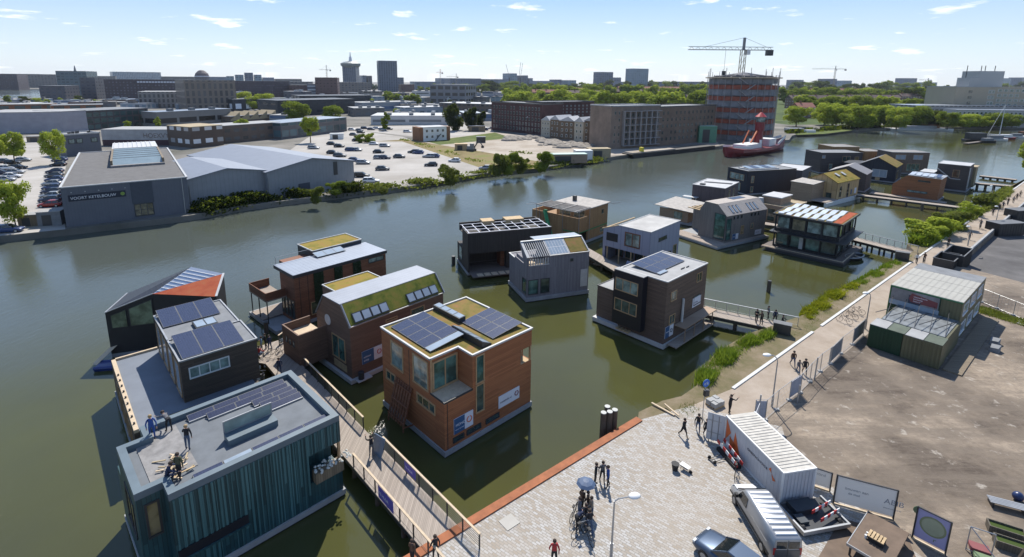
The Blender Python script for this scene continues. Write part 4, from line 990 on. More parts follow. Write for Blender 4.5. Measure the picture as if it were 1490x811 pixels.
# ---- lilac rendered home ----
def home_lilac():
 S = G(947.1, 338.9, 6.6)
 H = House('floating_home', 'pale lilac-grey floating home with slanted roof line and open timber ground floor', 'floating home', (S.x, S.y), 46)
 b = H.T(989.6, 321.3, 6.6)[0]; W = H.T(874, 336.5, 6.0)[1]; a = min(max(W, 8), 10)
 b = min(max(b, 8), 11)
 w = mb('lilac'); y1 = a*.66
 w.box(0, b, 0, y1, 2.9, 6.6); w.ext([(0, y1, 2.9), (0, y1, 6.6), (0, a, 5.6), (0, a, 2.9)], (.3, 0, 0)); w.box(3.2, b, 0, a, .5, 2.9); w.box(.0, 3.2, a-.4, a, .5, 2.9); w.box(.3, b, y1, a-.02, 2.9, 4.3)
 w.box(0, 3.2, 0, .25, .5, 2.9)
 H.part(w, 'wall')
 flatroof(H, [(0, 0), (b, 0), (b, y1), (0, y1)], 6.6, 'roof_pale2', 'white_trim', .12, .1)
 k = mb('raw_wood'); k.beam((.15, y1, 6.65), (.15, a+.3, 5.6), .3, .12); k.beam((.15, a, 5.6), (b, a, 5.6), .2, .15)
 H.part(k, 'timber_eave')
 window(H, 'L', 0, 1.6, 4.2, 3.7, 5.9, frame='red_wood', glass='glass_bright', cols=2, fw=.16)
 k = mb('black_wall'); k.box(-.02, 0, y1+.1, a-.6, 3.9, 5.2); H.part(k, 'terrace_opening_shade')  # flat black sheet on the wall, painted shade of a terrace opening
 window(H, 'R', 0, 2.6, 5.2, 4.6, 5.2, frame='frame_dark', glass='glass'); window(H, 'R', 0, b-1.9, b-.7, .9, 3.0, frame='frame_wood', glass='glass', name='door'); window(H, 'R', 0, b-5.2, b-2.6, 1.0, 2.3, frame='frame_dark', glass='glass')
 for i in range(4): window(H, 'L', 3.2, .6+i*a*.23, .5+(i+1)*a*.22, .6, 2.8, frame='red_wood' if i % 2 else 'frame_wood', glass='glass', name='tall_window')
 k = mb('raw_wood')
 for i in range(4): k.box(.05, .2, .9+i*a*.26, 1.05+i*a*.26, .5, 2.9)
 H.part(k, 'timber_post')
 k = mb('deck'); k.box(-2.5, 3.2, 0, a, .4, .52); H.part(k, 'deck'); pontoon(H, -.2, b+.1, -.1, a+.1, .4)
 k = mb('lilac'); k.hexa([(-1.8, 1.5, .55), (-.9, 1.5, .55), (-.9, 3, .55), (-1.8, 3, .55)], [(-1.0, 1.5, 1.8), (-.9, 1.5, 1.8), (-.9, 3, 1.8), (-1.0, 3, 1.8)]); tag(k.build('cladding_sheets', loc=H.wor(0, 0), rz=H.h), 'grey cladding sheets leaning at the front of the lilac home', 'building sheets')
home_lilac()
# ---- unfinished larch home with terrace and green chute ----
def home_larch():
 S = Vector((13.8, 86.6))
 H = House('floating_home', 'unfinished larch-clad floating home with roof terrace, scaffold poles and a green chute', 'floating home', S, 48)
 a = 10.3; b = 9.5; zt = 3.9
 w = mb('larch_v'); w.box(0, b, 0, a, 2.2, zt); w.box(2.6, b, 0, .2, .5, 2.2); w.box(0, .2, 2.0, a, .5, 2.2); w.box(.2, b, a-.2, a, .5, 2.2); w.box(b-.2, b, .2, a-.2, .5, 2.2); w.box(3.4, b, 0, 7.2, zt, 6.2); w.box(0.6, .7, .6, 7, .5, 2.2)
 H.part(w, 'wall')
 for (x0, x1, y0, y1) in ((0, .18, 0, a), (.18, 3.4, 0, .18), (.18, b, a-.18, a)):
  k = mb('larch_v'); k.box(x0, x1, y0, y1, zt, zt+1.05); H.part(k, 'parapet')
 k = mb('pale_wood'); k.box(.18, 3.4, .18, a-.18, zt, zt+.05); H.part(k, 'terrace_floor')
 k = mb('bleached'); k.hexa([(-1.4, -.6, 6.15), (b+.4, -.3, 6.25), (b+.4, 8.0, 6.25), (-1.4, 8.4, 6.15)], [(-1.4, -.6, 6.27), (b+.4, -.3, 6.37), (b+.4, 8.0, 6.37), (-1.4, 8.4, 6.27)])
 # open slatted part over the terrace
 k = mb('bleached'); k.box(3.4, b+.4, -.3, 7.6, 6.2, 6.35)
 for i in range(9): x = -1.0+i*.5; k.box(x, x+.12, -.3, 8.6, 6.22, 6.34)
 for y in (0, 2.6, 5.2, 8.2): k.box(-1.4, 3.4, y, y+.14, 6.35, 6.45)
 H.part(k, 'roof')
 k = mb('scaffold')
 for x, y in ((-.2, -.1), (-.2, 3.3), (-.2, 8.4), (3.0, -.2), (-1.2, 8.4)): k.tube((x, y, .5), (x, y, 6.3), .05, 6)
 k.tube((-.3, -.5, 6.25), (-.3, 10.8, 6.25), .04, 6); k.tube((-1.3, 8.2, 6.45), (-2.6, 9.6, 6.45), .04, 6); k.tube((b+.3, -.5, 6.1), (b+2, -1.5, 6.1), .05, 6); H.part(k, 'scaffold_pole')
 k = mb('green_net')
 k.hexa([(-.1, 7.0, 5.1), (-.1, 7.7, 5.1), (.3, 7.7, 5.1), (.3, 7.0, 5.1)], [(-.1, 7.0, 5.3), (-.1, 7.7, 5.3), (.3, 7.7, 5.3), (.3, 7.0, 5.3)])
 k.beam((-.15, 7.3, 5.2), (-1.9, 4.4, 1.2), .7, .12); H.part(k, 'rubble_chute'); k = mb('green_net'); k.box(-.06, 0, 0, 3.2, 2.25, 2.45); k.box(0, b, -.06, 0, 2.25, 2.4); H.part(k, 'green_cover_strip')
 window(H, 'L', 3.4, 1.0, 3.4, zt+.2, 6.0, cols=2, glass='glass', frame='raw_wood'); window(H, 'L', 3.4, 4.0, 6.6, zt+.2, 6.0, cols=2, glass='glass', frame='raw_wood')
 window(H, 'R', 0, b-2.4, b-1.4, 4.4, 5.4, glass='glass'); window(H, 'R', 0, b-2.6, b-1.2, 1.0, 2.1, glass='glass')
 k = mb('red_wood'); k.box(.5, .6, 1.0, 4.0, .55, 2.2); H.part(k, 'door_panel')
 pontoon(H, -.2, b+.2, -.2, a+.2, .5)
 k = mb('steel_dark'); k.box(5.8, 6.4, 4.8, 5.4, 6.37, 7.3); tag(k.build('roof_flue', loc=H.wor(0, 0), rz=H.h), 'dark boxed flue standing on the bleached roof of the larch home', 'flue')
home_larch()
# ---- taupe home with pitched board roof ----
def home_taupe():
 H = House('floating_home', 'taupe board floating home with pale pitched roof and two triple roof windows', 'floating home', (39.4, 87.2), 30)
 e = 5.4; rr = 7.1; b = 11.2; a = 9.5; y1 = 1.9; y2 = 4.6
 w = mb('taupe_v'); w.ext([(0, 0, .5), (0, 0, e), (0, y1, rr), (0, y2, rr), (0, 5.6, 5.6), (0, 5.6, .5)], (b, 0, 0)); w.box(3, b, 5.6, a, .5, 5.0); H.part(w, 'wall')
 n_ = Vector((0, -(rr-e), y1)).normalized(); sl = lambda u, v, d=0: Vector((u, y1*v, e+(rr-e)*v))+n_*d
 k = mb('taupe_roof'); k.ext([sl(-.1, -.03, .01), sl(b+.1, -.03, .01), sl(b+.1, 1, .01), sl(-.1, 1, .01)], n_*.09); k.ext([(-.1, y1, rr+.01), (b+.1, y1, rr+.01), (b+.1, y2, rr+.01), (-.1, y2, rr+.01)], (0, 0, .09)); H.part(k, 'roof')
 for u0 in (1.8, 6.6):
  for i in range(3):
   u = u0+i*1.0; k = mb('dark_trim'); k.ext([sl(u, .12, .1), sl(u+.5, .12, .1), sl(u+.5, .75, .1), sl(u, .75, .1)], n_*.04); o = H.part(k, 'roof_window'); g = mb('glass_sky'); g.ext([sl(u+.07, .17, .14), sl(u+.43, .17, .14), sl(u+.43, .7, .14), sl(u+.07, .7, .14)], n_*.01); g.build('pane', o)
 for u in (1.9, 2.9, 3.9, 6.7, 7.7, 8.7): window(H, 'R', 0, u, u+.35, 4.6, 5.2, glass='glass', frame='frame_dark', fw=.04)
 window(H, 'L', 0, .15, 2.4, 1.0, 5.6, glass='glass_teal', frame='frame_dark', rows=2, fw=.1); window(H, 'R', 0, .12, 1.4, 1.0, 4.9, glass='glass_teal', frame='frame_dark', rows=2, fw=.1)
 window(H, 'R', 0, 4.2, 5.0, 1.6, 3.2, glass='glass_warm'); window(H, 'R', 0, 7.0, 7.7, 2.2, 3.3, glass='glass_bright')
 sign(H, 'R', 0, 2.0, 3.6, .9, 1.9, 'banner_white', [('STEK', .1, 1.3, .25, 'text_white')], split=(.55, 'banner_blue')); sign(H, 'R', 0, 8.4, 10.2, .9, 1.8, 'banner_white', [('www.stek.nl', .1, 1.3, .22, 'text_dark')], name='banner')
 k = mb('deck'); k.box(-2.9, 0, -.8, a, .5, .6); k.box(0, b, -.8, 0, .5, .6); H.part(k, 'deck')
 pontoon(H, -3.0, b+.2, -.9, a+.1, .5)
 k = mb('solar'); k.box(5.5, 9, y2-1.6, y2-.3, rr+.12, rr+.16); H.part(k, 'solar_panel')
 k = mb('raw_wood')
 for i in range(10): k.box(.5+i*1.05, .9+i*1.05, 5.7, 8.8, 5.05, 5.2)
 H.part(k, 'roof_battens')
home_taupe()
# ---- black glass home with wavy sedum strips ----
def home_glass():
 H = House('floating_home', 'black glass-fronted floating home with striped white and orange sedum roof', 'floating home', (53.9, 79.2), 44)
 zt = 6.3; b = 10.2; a = 9.6; m_ = 'black_wall'
 w = mb(m_); w.box(0, b, 0, a, .6, .95); w.box(0, b, 0, a, 3.2, 3.9); w.box(0, b, 0, a, 5.9, zt)
 w.box(.4, b-.4, 1.2, a-.3, .95, 3.2); w.box(.3, b-.3, .3, a-2, 3.9, 5.9)
 for x in (0, b*.33, b*.66, b-.2): w.box(x, x+.2, 0, .2, .95, 3.2); w.box(x, x+.2, 0, .2, 3.9, 5.9)
 for y in (a*.25, a*.5, a*.75, a-.2): w.box(0, .2, y, y+.2, .95, 3.2); w.box(0, .2, y, y+.2, 3.9, 5.9)
 H.part(w, 'wall')
 k = mb('steel_dark'); k.box(-1.2, b+.2, -1.2, a+.4, 3.25, 3.4); k.box(-.4, b+.3, -.4, a+.4, 6.1, 6.32); H.part(k, 'canopy')
 for i in range(4): window(H, 'L', .25, .35+i*a*.24, .2+(i+1)*a*.235, 3.95, 5.85, glass='glass_bright' if i != 2 else 'glass_warm', frame='frame_dark', fw=.06)
 for i in range(4): window(H, 'L', .35, .35+i*a*.24, .2+(i+1)*a*.235, 1.0, 3.15, glass='glass_teal' if i else 'glass', frame='frame_dark', fw=.06)
 window(H, 'R', .25, .3, 2.2, 3.95, 5.85, glass='glass_yellow', frame='frame_dark'); window(H, 'R', .25, b-3, b-1.4, 3.95, 5.85, glass='glass_yellow', frame='frame_dark'); window(H, 'R', .25, 1, b-1, 1.2, 3.0, cols=4, glass='glass_bright', frame='frame_dark')
 flatroof(H, [(-.3, -.3), (b+.2, -.3), (b+.2, a+.3), (-.3, a+.3)], zt, 'sedum', 'dark_trim', .15, .08)
 random.seed(5)
 for i in range(8):
  k = mb('metal_bright'); y = .1+i*1.2; pts = []
  n = 12
  for j in range(n):
   xa, xb = .1+(b-.3)*j/n, .1+(b-.3)*(j+1)/n
   za, zb_ = .16+.10*sin(j*1.2+i), .16+.10*sin((j+1)*1.2+i)
   k.hexa([(xa, y, zt+.03), (xb, y, zt+.03), (xb, y+.85, zt+.03), (xa, y+.85, zt+.03)], [(xa, y, zt+za), (xb, y, zt+zb_), (xb, y+.85, zt+zb_), (xa, y+.85, zt+za)])
  if i == 0: continue
  H.part(k, 'wavy_panel_strip')
 k = mb('sedum_red'); k.box(.1, b-.2, .0, 1.1, zt+.03, zt+.09); H.part(k, 'orange_sedum_strip')
 k = mb('white_trim'); k.box(.1, .18, 5.0, 5.6, .95, 3.2); H.part(k, 'white_column')
 k = mb('deck_dark'); k.box(-1.8, b+.2, -1.4, a+1.2, .5, .62); H.part(k, 'deck'); k = mb('pale_wood'); k.box(-1.75, -1.55, -1.35, a+1.1, .75, .82); k.box(-1.5, b*.5, -1.35, -1.2, .75, .82); H.part(k, 'deck_rail')
 pontoon(H, -1.9, b+.3, -1.5, a+.4, .5, m='dark_trim')
 k = mb('steel_dark')
 for i in range(8): k.box(-1.15, -1.1, .2+i*1.3, .25+i*1.3, 3.4, 4.3)
 k.box(-1.17, -1.08, -1.15, a+.3, 4.3, 4.36); H.part(k, 'balcony_railing')
home_glass()
# ---- simpler homes further back ----
def box_home(label, S, head, a, b, zt, wall, roof='pale_roof', trim='dark_trim', wins=(), pont=True, extra=None, name='floating_home', z0=.45):
 H = House(name, label, 'floating home', S, head)
 k = mb(wall); k.box(0, b, 0, a, z0, zt); H.part(k, 'wall'); flatroof(H, [(0, 0), (b, 0), (b, a), (0, a)], zt, roof, trim, .14, .12)
 for (f, off, t0, t1, za, zb, kw) in wins: window(H, f, off, t0, t1, za, zb, **kw)
 if pont: pontoon(H, -.15, b+.15, -.15, a+.15, z0)
 if extra: extra(H)
 return H
def gable_home(label, S, head, a, b, e, rr, wall, roof, yr=None, wins=(), extra=None, roof2=None, over=.25):
 """ridge along x at y=yr"""
 H = House('floating_home', label, 'floating home', S, head); yr = yr or a/2
 k = mb(wall); k.ext([(0, 0, .45), (0, 0, e), (0, yr, rr), (0, a, e), (0, a, .45)], (b, 0, 0)); H.part(k, 'wall')
 for i, (ya, yb, m_) in enumerate(((-over*.6, yr, roof), (a+over*.6, yr, roof2 or roof))):
  za = e-(rr-e)*over*.6/(yr if i == 0 else a-yr); k = mb(m_); k.ext([(-over, ya, za+.02), (b+over, ya, za+.02), (b+over, yb, rr+.02), (-over, yb, rr+.02)], (0, 0, .12)); H.part(k, 'roof')
 for (f, off, t0, t1, za, zb, kw) in wins: window(H, f, off, t0, t1, za, zb, **kw)
 pontoon(H, -.2, b+.2, -.2, a+.2, .45)
 if extra: extra(H)
 return H
D = dict
W_ = lambda f, t0, t1, z0, z1, off=0, **k: (f, off, t0, t1, z0, z1, k)
def ex14(H):
 k = mb('steel_dark'); k.box(1, 2, 4.8, 5.8, 5.6, 5.9); k.hexa([(6, .5, 5.65), (7, .5, 5.65), (5.4, 6, 5.65), (4.4, 6, 5.65)], [(6, .5, 5.75), (7, .5, 5.75), (5.4, 6, 5.75), (4.4, 6, 5.75)]); H.part(k, 'roof_light')
 k = mb('white_trim'); k.box(-1.5, 0, 5.4, 8.6, 2.9, 3.0)
 for y in (5.5, 8.4): k.box(-1.45, -1.35, y, y+.1, .5, 2.9)
 H.part(k, 'balcony')
box_home('small dark plum floating home with a white flat roof and slanted black skylight', (48.8, 110.2), 50, 7.0, 10, 5.6, 'plum', 'roof_white', 'white_trim', [W_('R', 3, 4, 1, 4.8), W_('R', 6, 7, 1, 4.8)], extra=ex14)
def ex15(H):
 k = mb('roof_white'); k.box(1.5, 11, 1.2, 5, 6.2, 6.5); H.part(k, 'roof_deck')
 for i in range(5): panel(H, 1.8+i*1.8, 3.4+i*1.8, 1.6, 4.4, 6.5, .3, 'y', mat='solar' if i % 2 else 'glass_sky')
box_home('long navy floating home with pale solar tilted panels on its roof', (62.5, 129.2), 17, 7.0, 15.5, 6.2, 'navy', 'grey_roof', 'dark_trim', [W_('L', 1, 6, 3.6, 5.2, glass='glass_bright', cols=3), W_('L', 2, 5.5, .9, 2.9, glass='glass_bright'), W_('R', 1.3, 2.2, 3.2, 5.0, glass='glass_bright'), W_('R', 1.3, 2.2, .8, 2.3, glass='glass_bright')], extra=ex15)
box_home('slate-blue floating home with a pale flat roof behind the navy one', (80.5, 136.5), 48, 7.5, 11, 5.2, 'slate', 'roof_white', 'dark_trim', [W_('R', 8, 9.5, 1.2, 4)])
def ex17(H):
 for u in (3.2, 6.4):
  k = mb('white_trim'); k.ext([(u, 1.4, 6.0), (u+.9, 1.4, 6.0), (u+.9, 2.5, 6.55), (u, 2.5, 6.55)], (0, 0, .12)); H.part(k, 'roof_window')
 k = mb('beige_wood'); k.box(-5.5, 0, 3.0, 8.0, .45, 4.6); H.part(k, 'annex_wall'); k = mb('bleached'); k.hexa([(-5.7, 2.8, 4.6), (0, 2.8, 4.9), (0, 8.2, 4.9), (-5.7, 8.2, 4.6)], [(-5.7, 2.8, 4.72), (0, 2.8, 5.02), (0, 8.2, 5.02), (-5.7, 8.2, 4.72)]); H.part(k, 'annex_roof')
 k = mb('deck'); k.box(-6, 0, -.5, 3, .9, 1.05); H.part(k, 'terrace_floor'); k = mb('banner_blue'); k.box(7.4, 7.9, -.05, 0, 1.4, 2.6); k.box(9.3, 10.3, -.05, 0, 1.4, 2.8, 'banner_white'); H.part(k, 'banner')
 k = mb('white_paint'); k.box(-6.1, 11.4, -.75, -.2, -.2, .9); H.part(k, 'white_hull')
gable_home('ply-clad timber floating home with yellow-green sedum roof on a white hull', (80.3, 121.2), 34, 7, 11.2, 4.9, 6.7, 'ply', 'sedum_yellow', 3.4, [W_('R', 1.2, 2.4, 1.3, 4.0, glass='glass'), W_('R', 5.2, 6.2, .8, 4.3, frame='red_wood', glass='glass'), W_('L', 1, 2.4, 1.0, 2.4), W_('L', 3.6, 4.8, 3.4, 4.4)], ex17)
def ex18(H):
 k = mb('beige_wood'); k.box(1.2, 6.2, 2.2, 5.6, 4.2, 5.6); H.part(k, 'upper_wall'); k = mb('roof_white'); k.box(1.0, 6.4, 2.0, 5.8, 5.6, 5.8); H.part(k, 'upper_roof')
 k = mb('white_trim'); k.tube((.6, 5.8, 4.3), (.6, 5.8, 5.3), .7, 10, .5); H.part(k, 'roof_vent')
box_home('pinkish timber floating home with a small upper room between two larger homes', (56.4, 98.3), 40, 7.5, 8.5, 4.2, 'beige_wood', 'sandy_roof', 'pale_wood', [W_('R', 1, 2, 1, 3.4), W_('L', 2.5, 4, 1, 3.6)], extra=ex18)
def ex22(H):
 k = mb('galv'); k.tube((9.2, -.1, .5), (9.2, -.1, 4.4), .06, 6); H.part(k, 'downpipe')
gable_home('charcoal floating home with grey pitched roof behind the ply-clad one', (95.7, 133.7), 46, 8.5, 8.0, 4.8, 6.6, 'dark_boards', 'grey_seam2', 4.2, [W_('L', 3, 5, 1, 3)])
box_home('tall dark brown floating home with windows in its upper corners', (101.5, 163.0), 3, 8, 13.5, 6.6, 'dark_boards', 'grey_roof', 'dark_trim', [W_('R', .2, 1.4, 4.8, 5.9, glass='glass_sky'), W_('R', 2.8, 4.0, 1, 3.2, glass='glass_bright'), W_('R', 7, 9.6, 3.9, 5.6, cols=2), W_('R', 11, 12.3, 4, 5.4, glass='glass_warm')])
box_home('larch floating home with stacked flat roofs behind the tall dark brown one', (112, 174), 2, 8, 9, 7.2, 'larch_v', 'roof_gravel', 'pale_wood', [])
box_home('small larch floating home standing furthest out beside the stacked-roof one', (122, 173), 2, 7, 6.5, 5.9, 'ply_orange', 'roof_gravel', 'pale_wood', [W_('R', 3.6, 4.8, 3.2, 4.6)])
def ex23(H):
 k = mb('navy'); k.box(1, 9, 9.1, 13, .45, 4.4); H.part(k, 'side_wing'); k = mb('dark_trim'); k.box(.8, 9.2, 9.1, 13.2, 4.4, 4.6); H.part(k, 'side_wing_roof')
 k = mb('raw_wood'); k.box(-.45, -.22, 3.5, 4.6, .5, 1.3); H.part(k, 'timber_crate')
gable_home('navy floating home with a gable end and one yellow sedum roof slope', (113.6, 147.2), 45, 9, 10, 4.6, 7.0, 'navy', 'sedum', 4.5, [W_('L', 2, 5.6, 1.4, 3.6, glass='glass_sky', cols=2, frame='frame_white'), W_('R', 2, 4, 1, 3.4)], ex23, roof2='slate')
box_home('taupe-brown floating home with two wide upper windows out on the open water', (124, 163.5), -3, 7, 11.5, 6.9, 'taupe2', 'roof_gravel', 'white_trim', [W_('R', 1.2, 4.4, 4.6, 6.2, glass='glass_sky', cols=2), W_('R', 6.6, 9.6, 4.6, 6.2, glass='glass_sky', cols=2), W_('R', 5, 9, 1, 3.4, glass='glass_teal', cols=3)])
def home_cut():
 A = G(1362.7, 293, .3); B_ = G(1296.3, 284, .3)
 hd = math.degrees(math.atan2(A.y-B_.y, A.x-B_.x))
 H = House('floating_home', 'orange larch floating home with slanted cut corners and white roof windows beside the long footbridge', 'floating home', (B_.x, B_.y), hd)
 Ln = (A-B_).length
 def w_(px, py): return H.R(px, py)
 tops = [w_(1296.5, 267), w_(1321, 255), w_(1373, 258)]
 k = mb('orange_wood2'); k.ext([(0, 0, .4), (0, 0, tops[0][1]), (tops[1][0], 0, tops[1][1]), (Ln+.2, 0, tops[1][1]-.2), (Ln, 0, .4)], (0, 7.5, 0)); H.part(k, 'wall')
 z = tops[1][1]; x0 = tops[1][0]
 k = mb('galv'); k.hexa([(x0, -.1, z), (Ln+.3, -.1, z-.2), (Ln+.3, 7.7, z-.2), (x0, 7.7, z)], [(x0, -.1, z+.1), (Ln+.3, -.1, z-.1), (Ln+.3, 7.7, z-.1), (x0, 7.7, z+.1)]); H.part(k, 'roof')
 for i in range(5):
  xa = x0+.2+i*(Ln-x0)/5; g = mb('metal_bright' if i < 4 else 'solar'); g.hexa([(xa, .3, z+.12), (xa+.95, .3, z+.12), (xa+.95, 3.5, z+.5), (xa, 3.5, z+.5)], [(xa, .3, z+.18), (xa+.95, .3, z+.18), (xa+.95, 3.5, z+.56), (xa, 3.5, z+.56)]); H.part(g, 'solar_panel')
 a0, a1 = w_(1336, 262), w_(1354, 266.5); window(H, 'R', 0, a0[0], a1[0], a1[1], a0[1], glass='glass', frame='frame_dark')
 a0, a1 = w_(1320, 276), w_(1349, 283); window(H, 'R', 0, a0[0], a1[0], a1[1], a0[1], glass='glass_bright', frame='frame_dark', cols=3)
 k = mb('deck'); k.box(-4, Ln+2, -2.5, -.02, .3, .5); H.part(k, 'deck'); pontoon(H, -.2, Ln+.3, -.1, 7.6, .38)
home_cut()
def home_26():
 A = G(1404, 281, 0); H = House('floating_home', 'dark plum-brown floating home with a pale roof and a side annex by the farthest footbridge', 'floating home', (A.x, A.y), 42)
 k = mb('dark_boards'); k.box(0, 8, 0, 6.5, .5, 7.1); H.part(k, 'wall'); flatroof(H, [(0, 0), (8, 0), (8, 6.5), (0, 6.5)], 7.1, 'roof_white', 'white_trim', .12, .1)
 window(H, 'L', 0, 1.8, 3.2, 3.9, 5.8, glass='glass'); window(H, 'R', 0, 1, 2.6, .8, 6.4, glass='glass_sky', frame='frame_white'); window(H, 'R', 0, 4, 7.4, .8, 3.0, glass='glass_bright', frame='frame_dark', cols=3)
 k = mb('white_trim'); k.beam((-.12, 3.4, 3.4), (-.12, 6.4, 5.8), .1, .2); k.beam((-.12, 3.4, 3.4), (-.12, 1.4, 3.4), .1, .2); H.part(k, 'stair_string')
 pontoon(H, -.2, 8.6, -.2, 6.8, .5); k = mb('beige_dk'); k.box(8.1, 12.5, -.5, 4.5, .5, 6.0); H.part(k, 'annex_wall'); k = mb('sandy_roof'); k.box(8.1, 12.7, -.7, 4.7, 6, 6.15); H.part(k, 'annex_roof')
 k = mb('dark_boards'); k.box(-3.5, 3, 6.55, 9.5, .5, 4.8); H.part(k, 'rear_wall'); k = mb('roof_white'); k.box(-3.6, 3.1, 6.52, 9.6, 4.8, 4.95); H.part(k, 'rear_roof')
home_26()
def shed_low():
 S = G(1000, 325, .5); H = House('floating_home', 'low half-built timber shed home with a bleached roof behind the lilac home', 'floating home', (S.x, S.y), 47)
 k = mb('beige_wood'); k.box(0, 9, 0, .2, .5, 2.8); k.box(0, .2, .2, 6, .5, 2.8); k.box(4, 9, .2, 6, .5, 2.7); H.part(k, 'wall')
 k = mb('bleached'); k.hexa([(-.5, -1.5, 2.8), (9.5, -1.5, 2.9), (9.5, 7, 3.3), (-.5, 7, 3.2)], [(-.5, -1.5, 2.92), (9.5, -1.5, 3.02), (9.5, 7, 3.42), (-.5, 7, 3.32)]); H.part(k, 'roof')
 k = mb('raw_wood')
 for x in (0, 2, 4, 6, 8): k.box(x, x+.12, -1.4, -1.28, .5, 2.8)
 H.part(k, 'timber_post'); window(H, 'L', 0, 1, 3, 1, 2.6, glass='glass_bright'); pontoon(H, -.3, 9.3, -1.7, 6.2, .5)
shed_low()
# ================= footbridges, railings =================
def jetty(name, label, p0, p1, wid, z, side=1, th=.18, piles=6, cat='jetty', mat='deck_x'):
 p0, p1 = Vector(p0[:2]), Vector(p1[:2]); d = p1-p0; ln = d.length; rz = math.atan2(d.y, d.x)
 t = thing(name, label, cat, (p0.x, p0.y, 0), rz)
 b = mb(mat); y0, y1 = (0, wid) if side > 0 else (-wid, 0); b.box(0, ln, y0, y1, z-th*.5, z); b.build('deck', t)
 b = mb('steel_dark'); b.box(0, ln, y0+.05, y0+.2, z-.45, z-th*.5); b.box(0, ln, y1-.2, y1-.05, z-.45, z-th*.5); b.build('girder', t)
 for i in range(piles):
  x = ln*(i+.5)/piles
  for y in (y0+.3, y1-.3): k = mb('bark'); k.tube((x, y, -1.5), (x, y, z-.45), .16, 8); k.build('pile', t)
 return t, ln, rz
def railing(t, x0, x1, y, z, h=1.05, post=1.5, rails=5, mat='steel_dark', top='pale_wood', name='railing', ypost=True):
 b = mb(mat); n = max(1, round((x1-x0)/post))
 for i in range(n+1):
  x = x0+(x1-x0)*i/n; b.box(x-.03, x+.03, y-.04, y+.04, z, z+h)
 for j in range(rails): zz = z+.18+j*(h-.25)/rails; b.tube((x0, y, zz), (x1, y, zz), .014, 5)
 o = b.build(name, t); k = mb(top); k.box(x0-.05, x1+.05, y-.07, y+.07, z+h, z+h+.06); k.build('handrail', o); return o
ZJ = 1.3
pr0 = G(697, 797, ZJ); d0 = (G(545, 640, ZJ)-pr0); d0.normalize()
J1, l1, r1 = jetty('footbridge', 'wide grey plank footbridge with railings and banners between the teal and the orange homes', pr0-d0*.3, pr0+d0*33, 2.55, ZJ, side=1, piles=10)
# local helper for jetty 1
def JL(px, py, z=ZJ):
 p = G(px, py, z); d = Vector((p.x-J1.location.x, p.y-J1.location.y)); return d.x*cos(r1)+d.y*sin(r1), -d.x*sin(r1)+d.y*cos(r1)
ga = JL(522, 628)[0]; gb_ = JL(558, 655)[0]
railing(J1, .2, min(ga, gb_), .05, ZJ); railing(J1, max(ga, gb_), 26, .05, ZJ)
gl = JL(495, 690)[0]; railing(J1, .3, gl, 2.5, ZJ, rails=1)
k = mb('purple_banner'); a0, a1 = JL(582, 745)[0], JL(556, 722)[0]; k.box(min(a0, a1), max(a0, a1), 2.56, 2.58, ZJ+.1, ZJ+1.0); o = k.build('banner', J1)
text('TE HUUR', .3, o, (max(a0, a1)-.1, 2.6, ZJ+.45), (pi/2, 0, pi), 'text_white')
k = mb('purple_banner'); a0, a1 = JL(614, 700)[0], JL(596, 685)[0]; k.box(min(a0, a1), max(a0, a1), .10, .12, ZJ+.3, ZJ+1.0); o = k.build('banner', J1); text('TE HUUR', .22, o, (max(a0, a1)-.1, .125, ZJ+.55), (pi/2, 0, pi), 'text_white')
# cross deck at the far end
cA = G(415, 513, ZJ); cB = G(352, 552, ZJ)
t2, l2, r2 = jetty('side_footbridge', 'plank cross deck where the wide footbridge meets the shingle home', G(436, 480, ZJ), G(372, 527, ZJ), 3.4, ZJ-.01, side=1, piles=2, cat='jetty')
railing(t2, .0, l2*.5, 3.35-3.3, ZJ)
# jetties 2,3,4,5
def simple(label, a, b, wid, rails=True, z=ZJ, side=1, piles=5, both=False):
 t, ln, rz = jetty('footbridge', label, a, b, wid, z, side, piles=piles)
 if rails: railing(t, .2, ln-.3, (wid-.05)*side, z, rails=1, top='galv', mat='galv', post=1.2)
 if both: railing(t, .2, ln-.3, .05*side, z, rails=1, top='galv', mat='galv', post=1.2)
 return t
simple('plank footbridge with pale railings from the path to the brown cube home', G(1163, 487, ZJ), G(985, 449, ZJ), 2.2, side=-1, both=False)
e2 = G(985, 449, ZJ); simple('plank walkway between the brown cube, the lilac and the larch homes', e2, (12.5, 82.0), 2.0, rails=False, side=-1, piles=8)
simple('railed plank footbridge from the path to the black glass home', G(1327, 371, ZJ), G(1236, 348, ZJ), 2.2, side=-1)
e3 = G(1236, 348, ZJ); simple('plank walkway behind the black glass home and beside the taupe home', e3, (47, 101), 2.0, rails=False, side=-1, piles=6)
simple('long low plank footbridge from the path past the orange cut-corner home', G(1425, 306, ZJ), G(1246, 284, ZJ), 2.0, rails=False, side=-1, piles=8)
simple('farthest plank footbridge beyond the dark plum-brown home', G(1480, 272, ZJ), G(1418, 267, ZJ), 2.0, rails=False, side=-1)
simple('low floating pier out on the open water at far right', G(1478, 262, .8), G(1425, 256, .8), 2.0, rails=False, z=.8, side=-1)
def gate(p, rz, lab):
 b = mb('steel_dark'); b.box(0, 1.7, 0, .8, .08, 1.2); b.box(-.06, 1.76, -.06, .86, 1.2, 1.26, 'steel_mid'); b.box(.1, .8, -.02, 0, .2, 1.1); b.box(.9, 1.6, -.02, 0, .2, 1.1)
 tag(b.build('mailbox_stand', loc=p, rz=rz), lab, 'cabinet')
gate(G(1321, 378, ZS), radians(150), 'dark steel cabinet at the path end of the footbridge to the black glass home')
gate(G(1425, 308, ZS), radians(150), 'dark steel cabinet at the path end of the long low footbridge')
gate(G(1150, 486, ZS), radians(150), 'dark steel bin cabinet at the path end of the footbridge to the brown cube home')
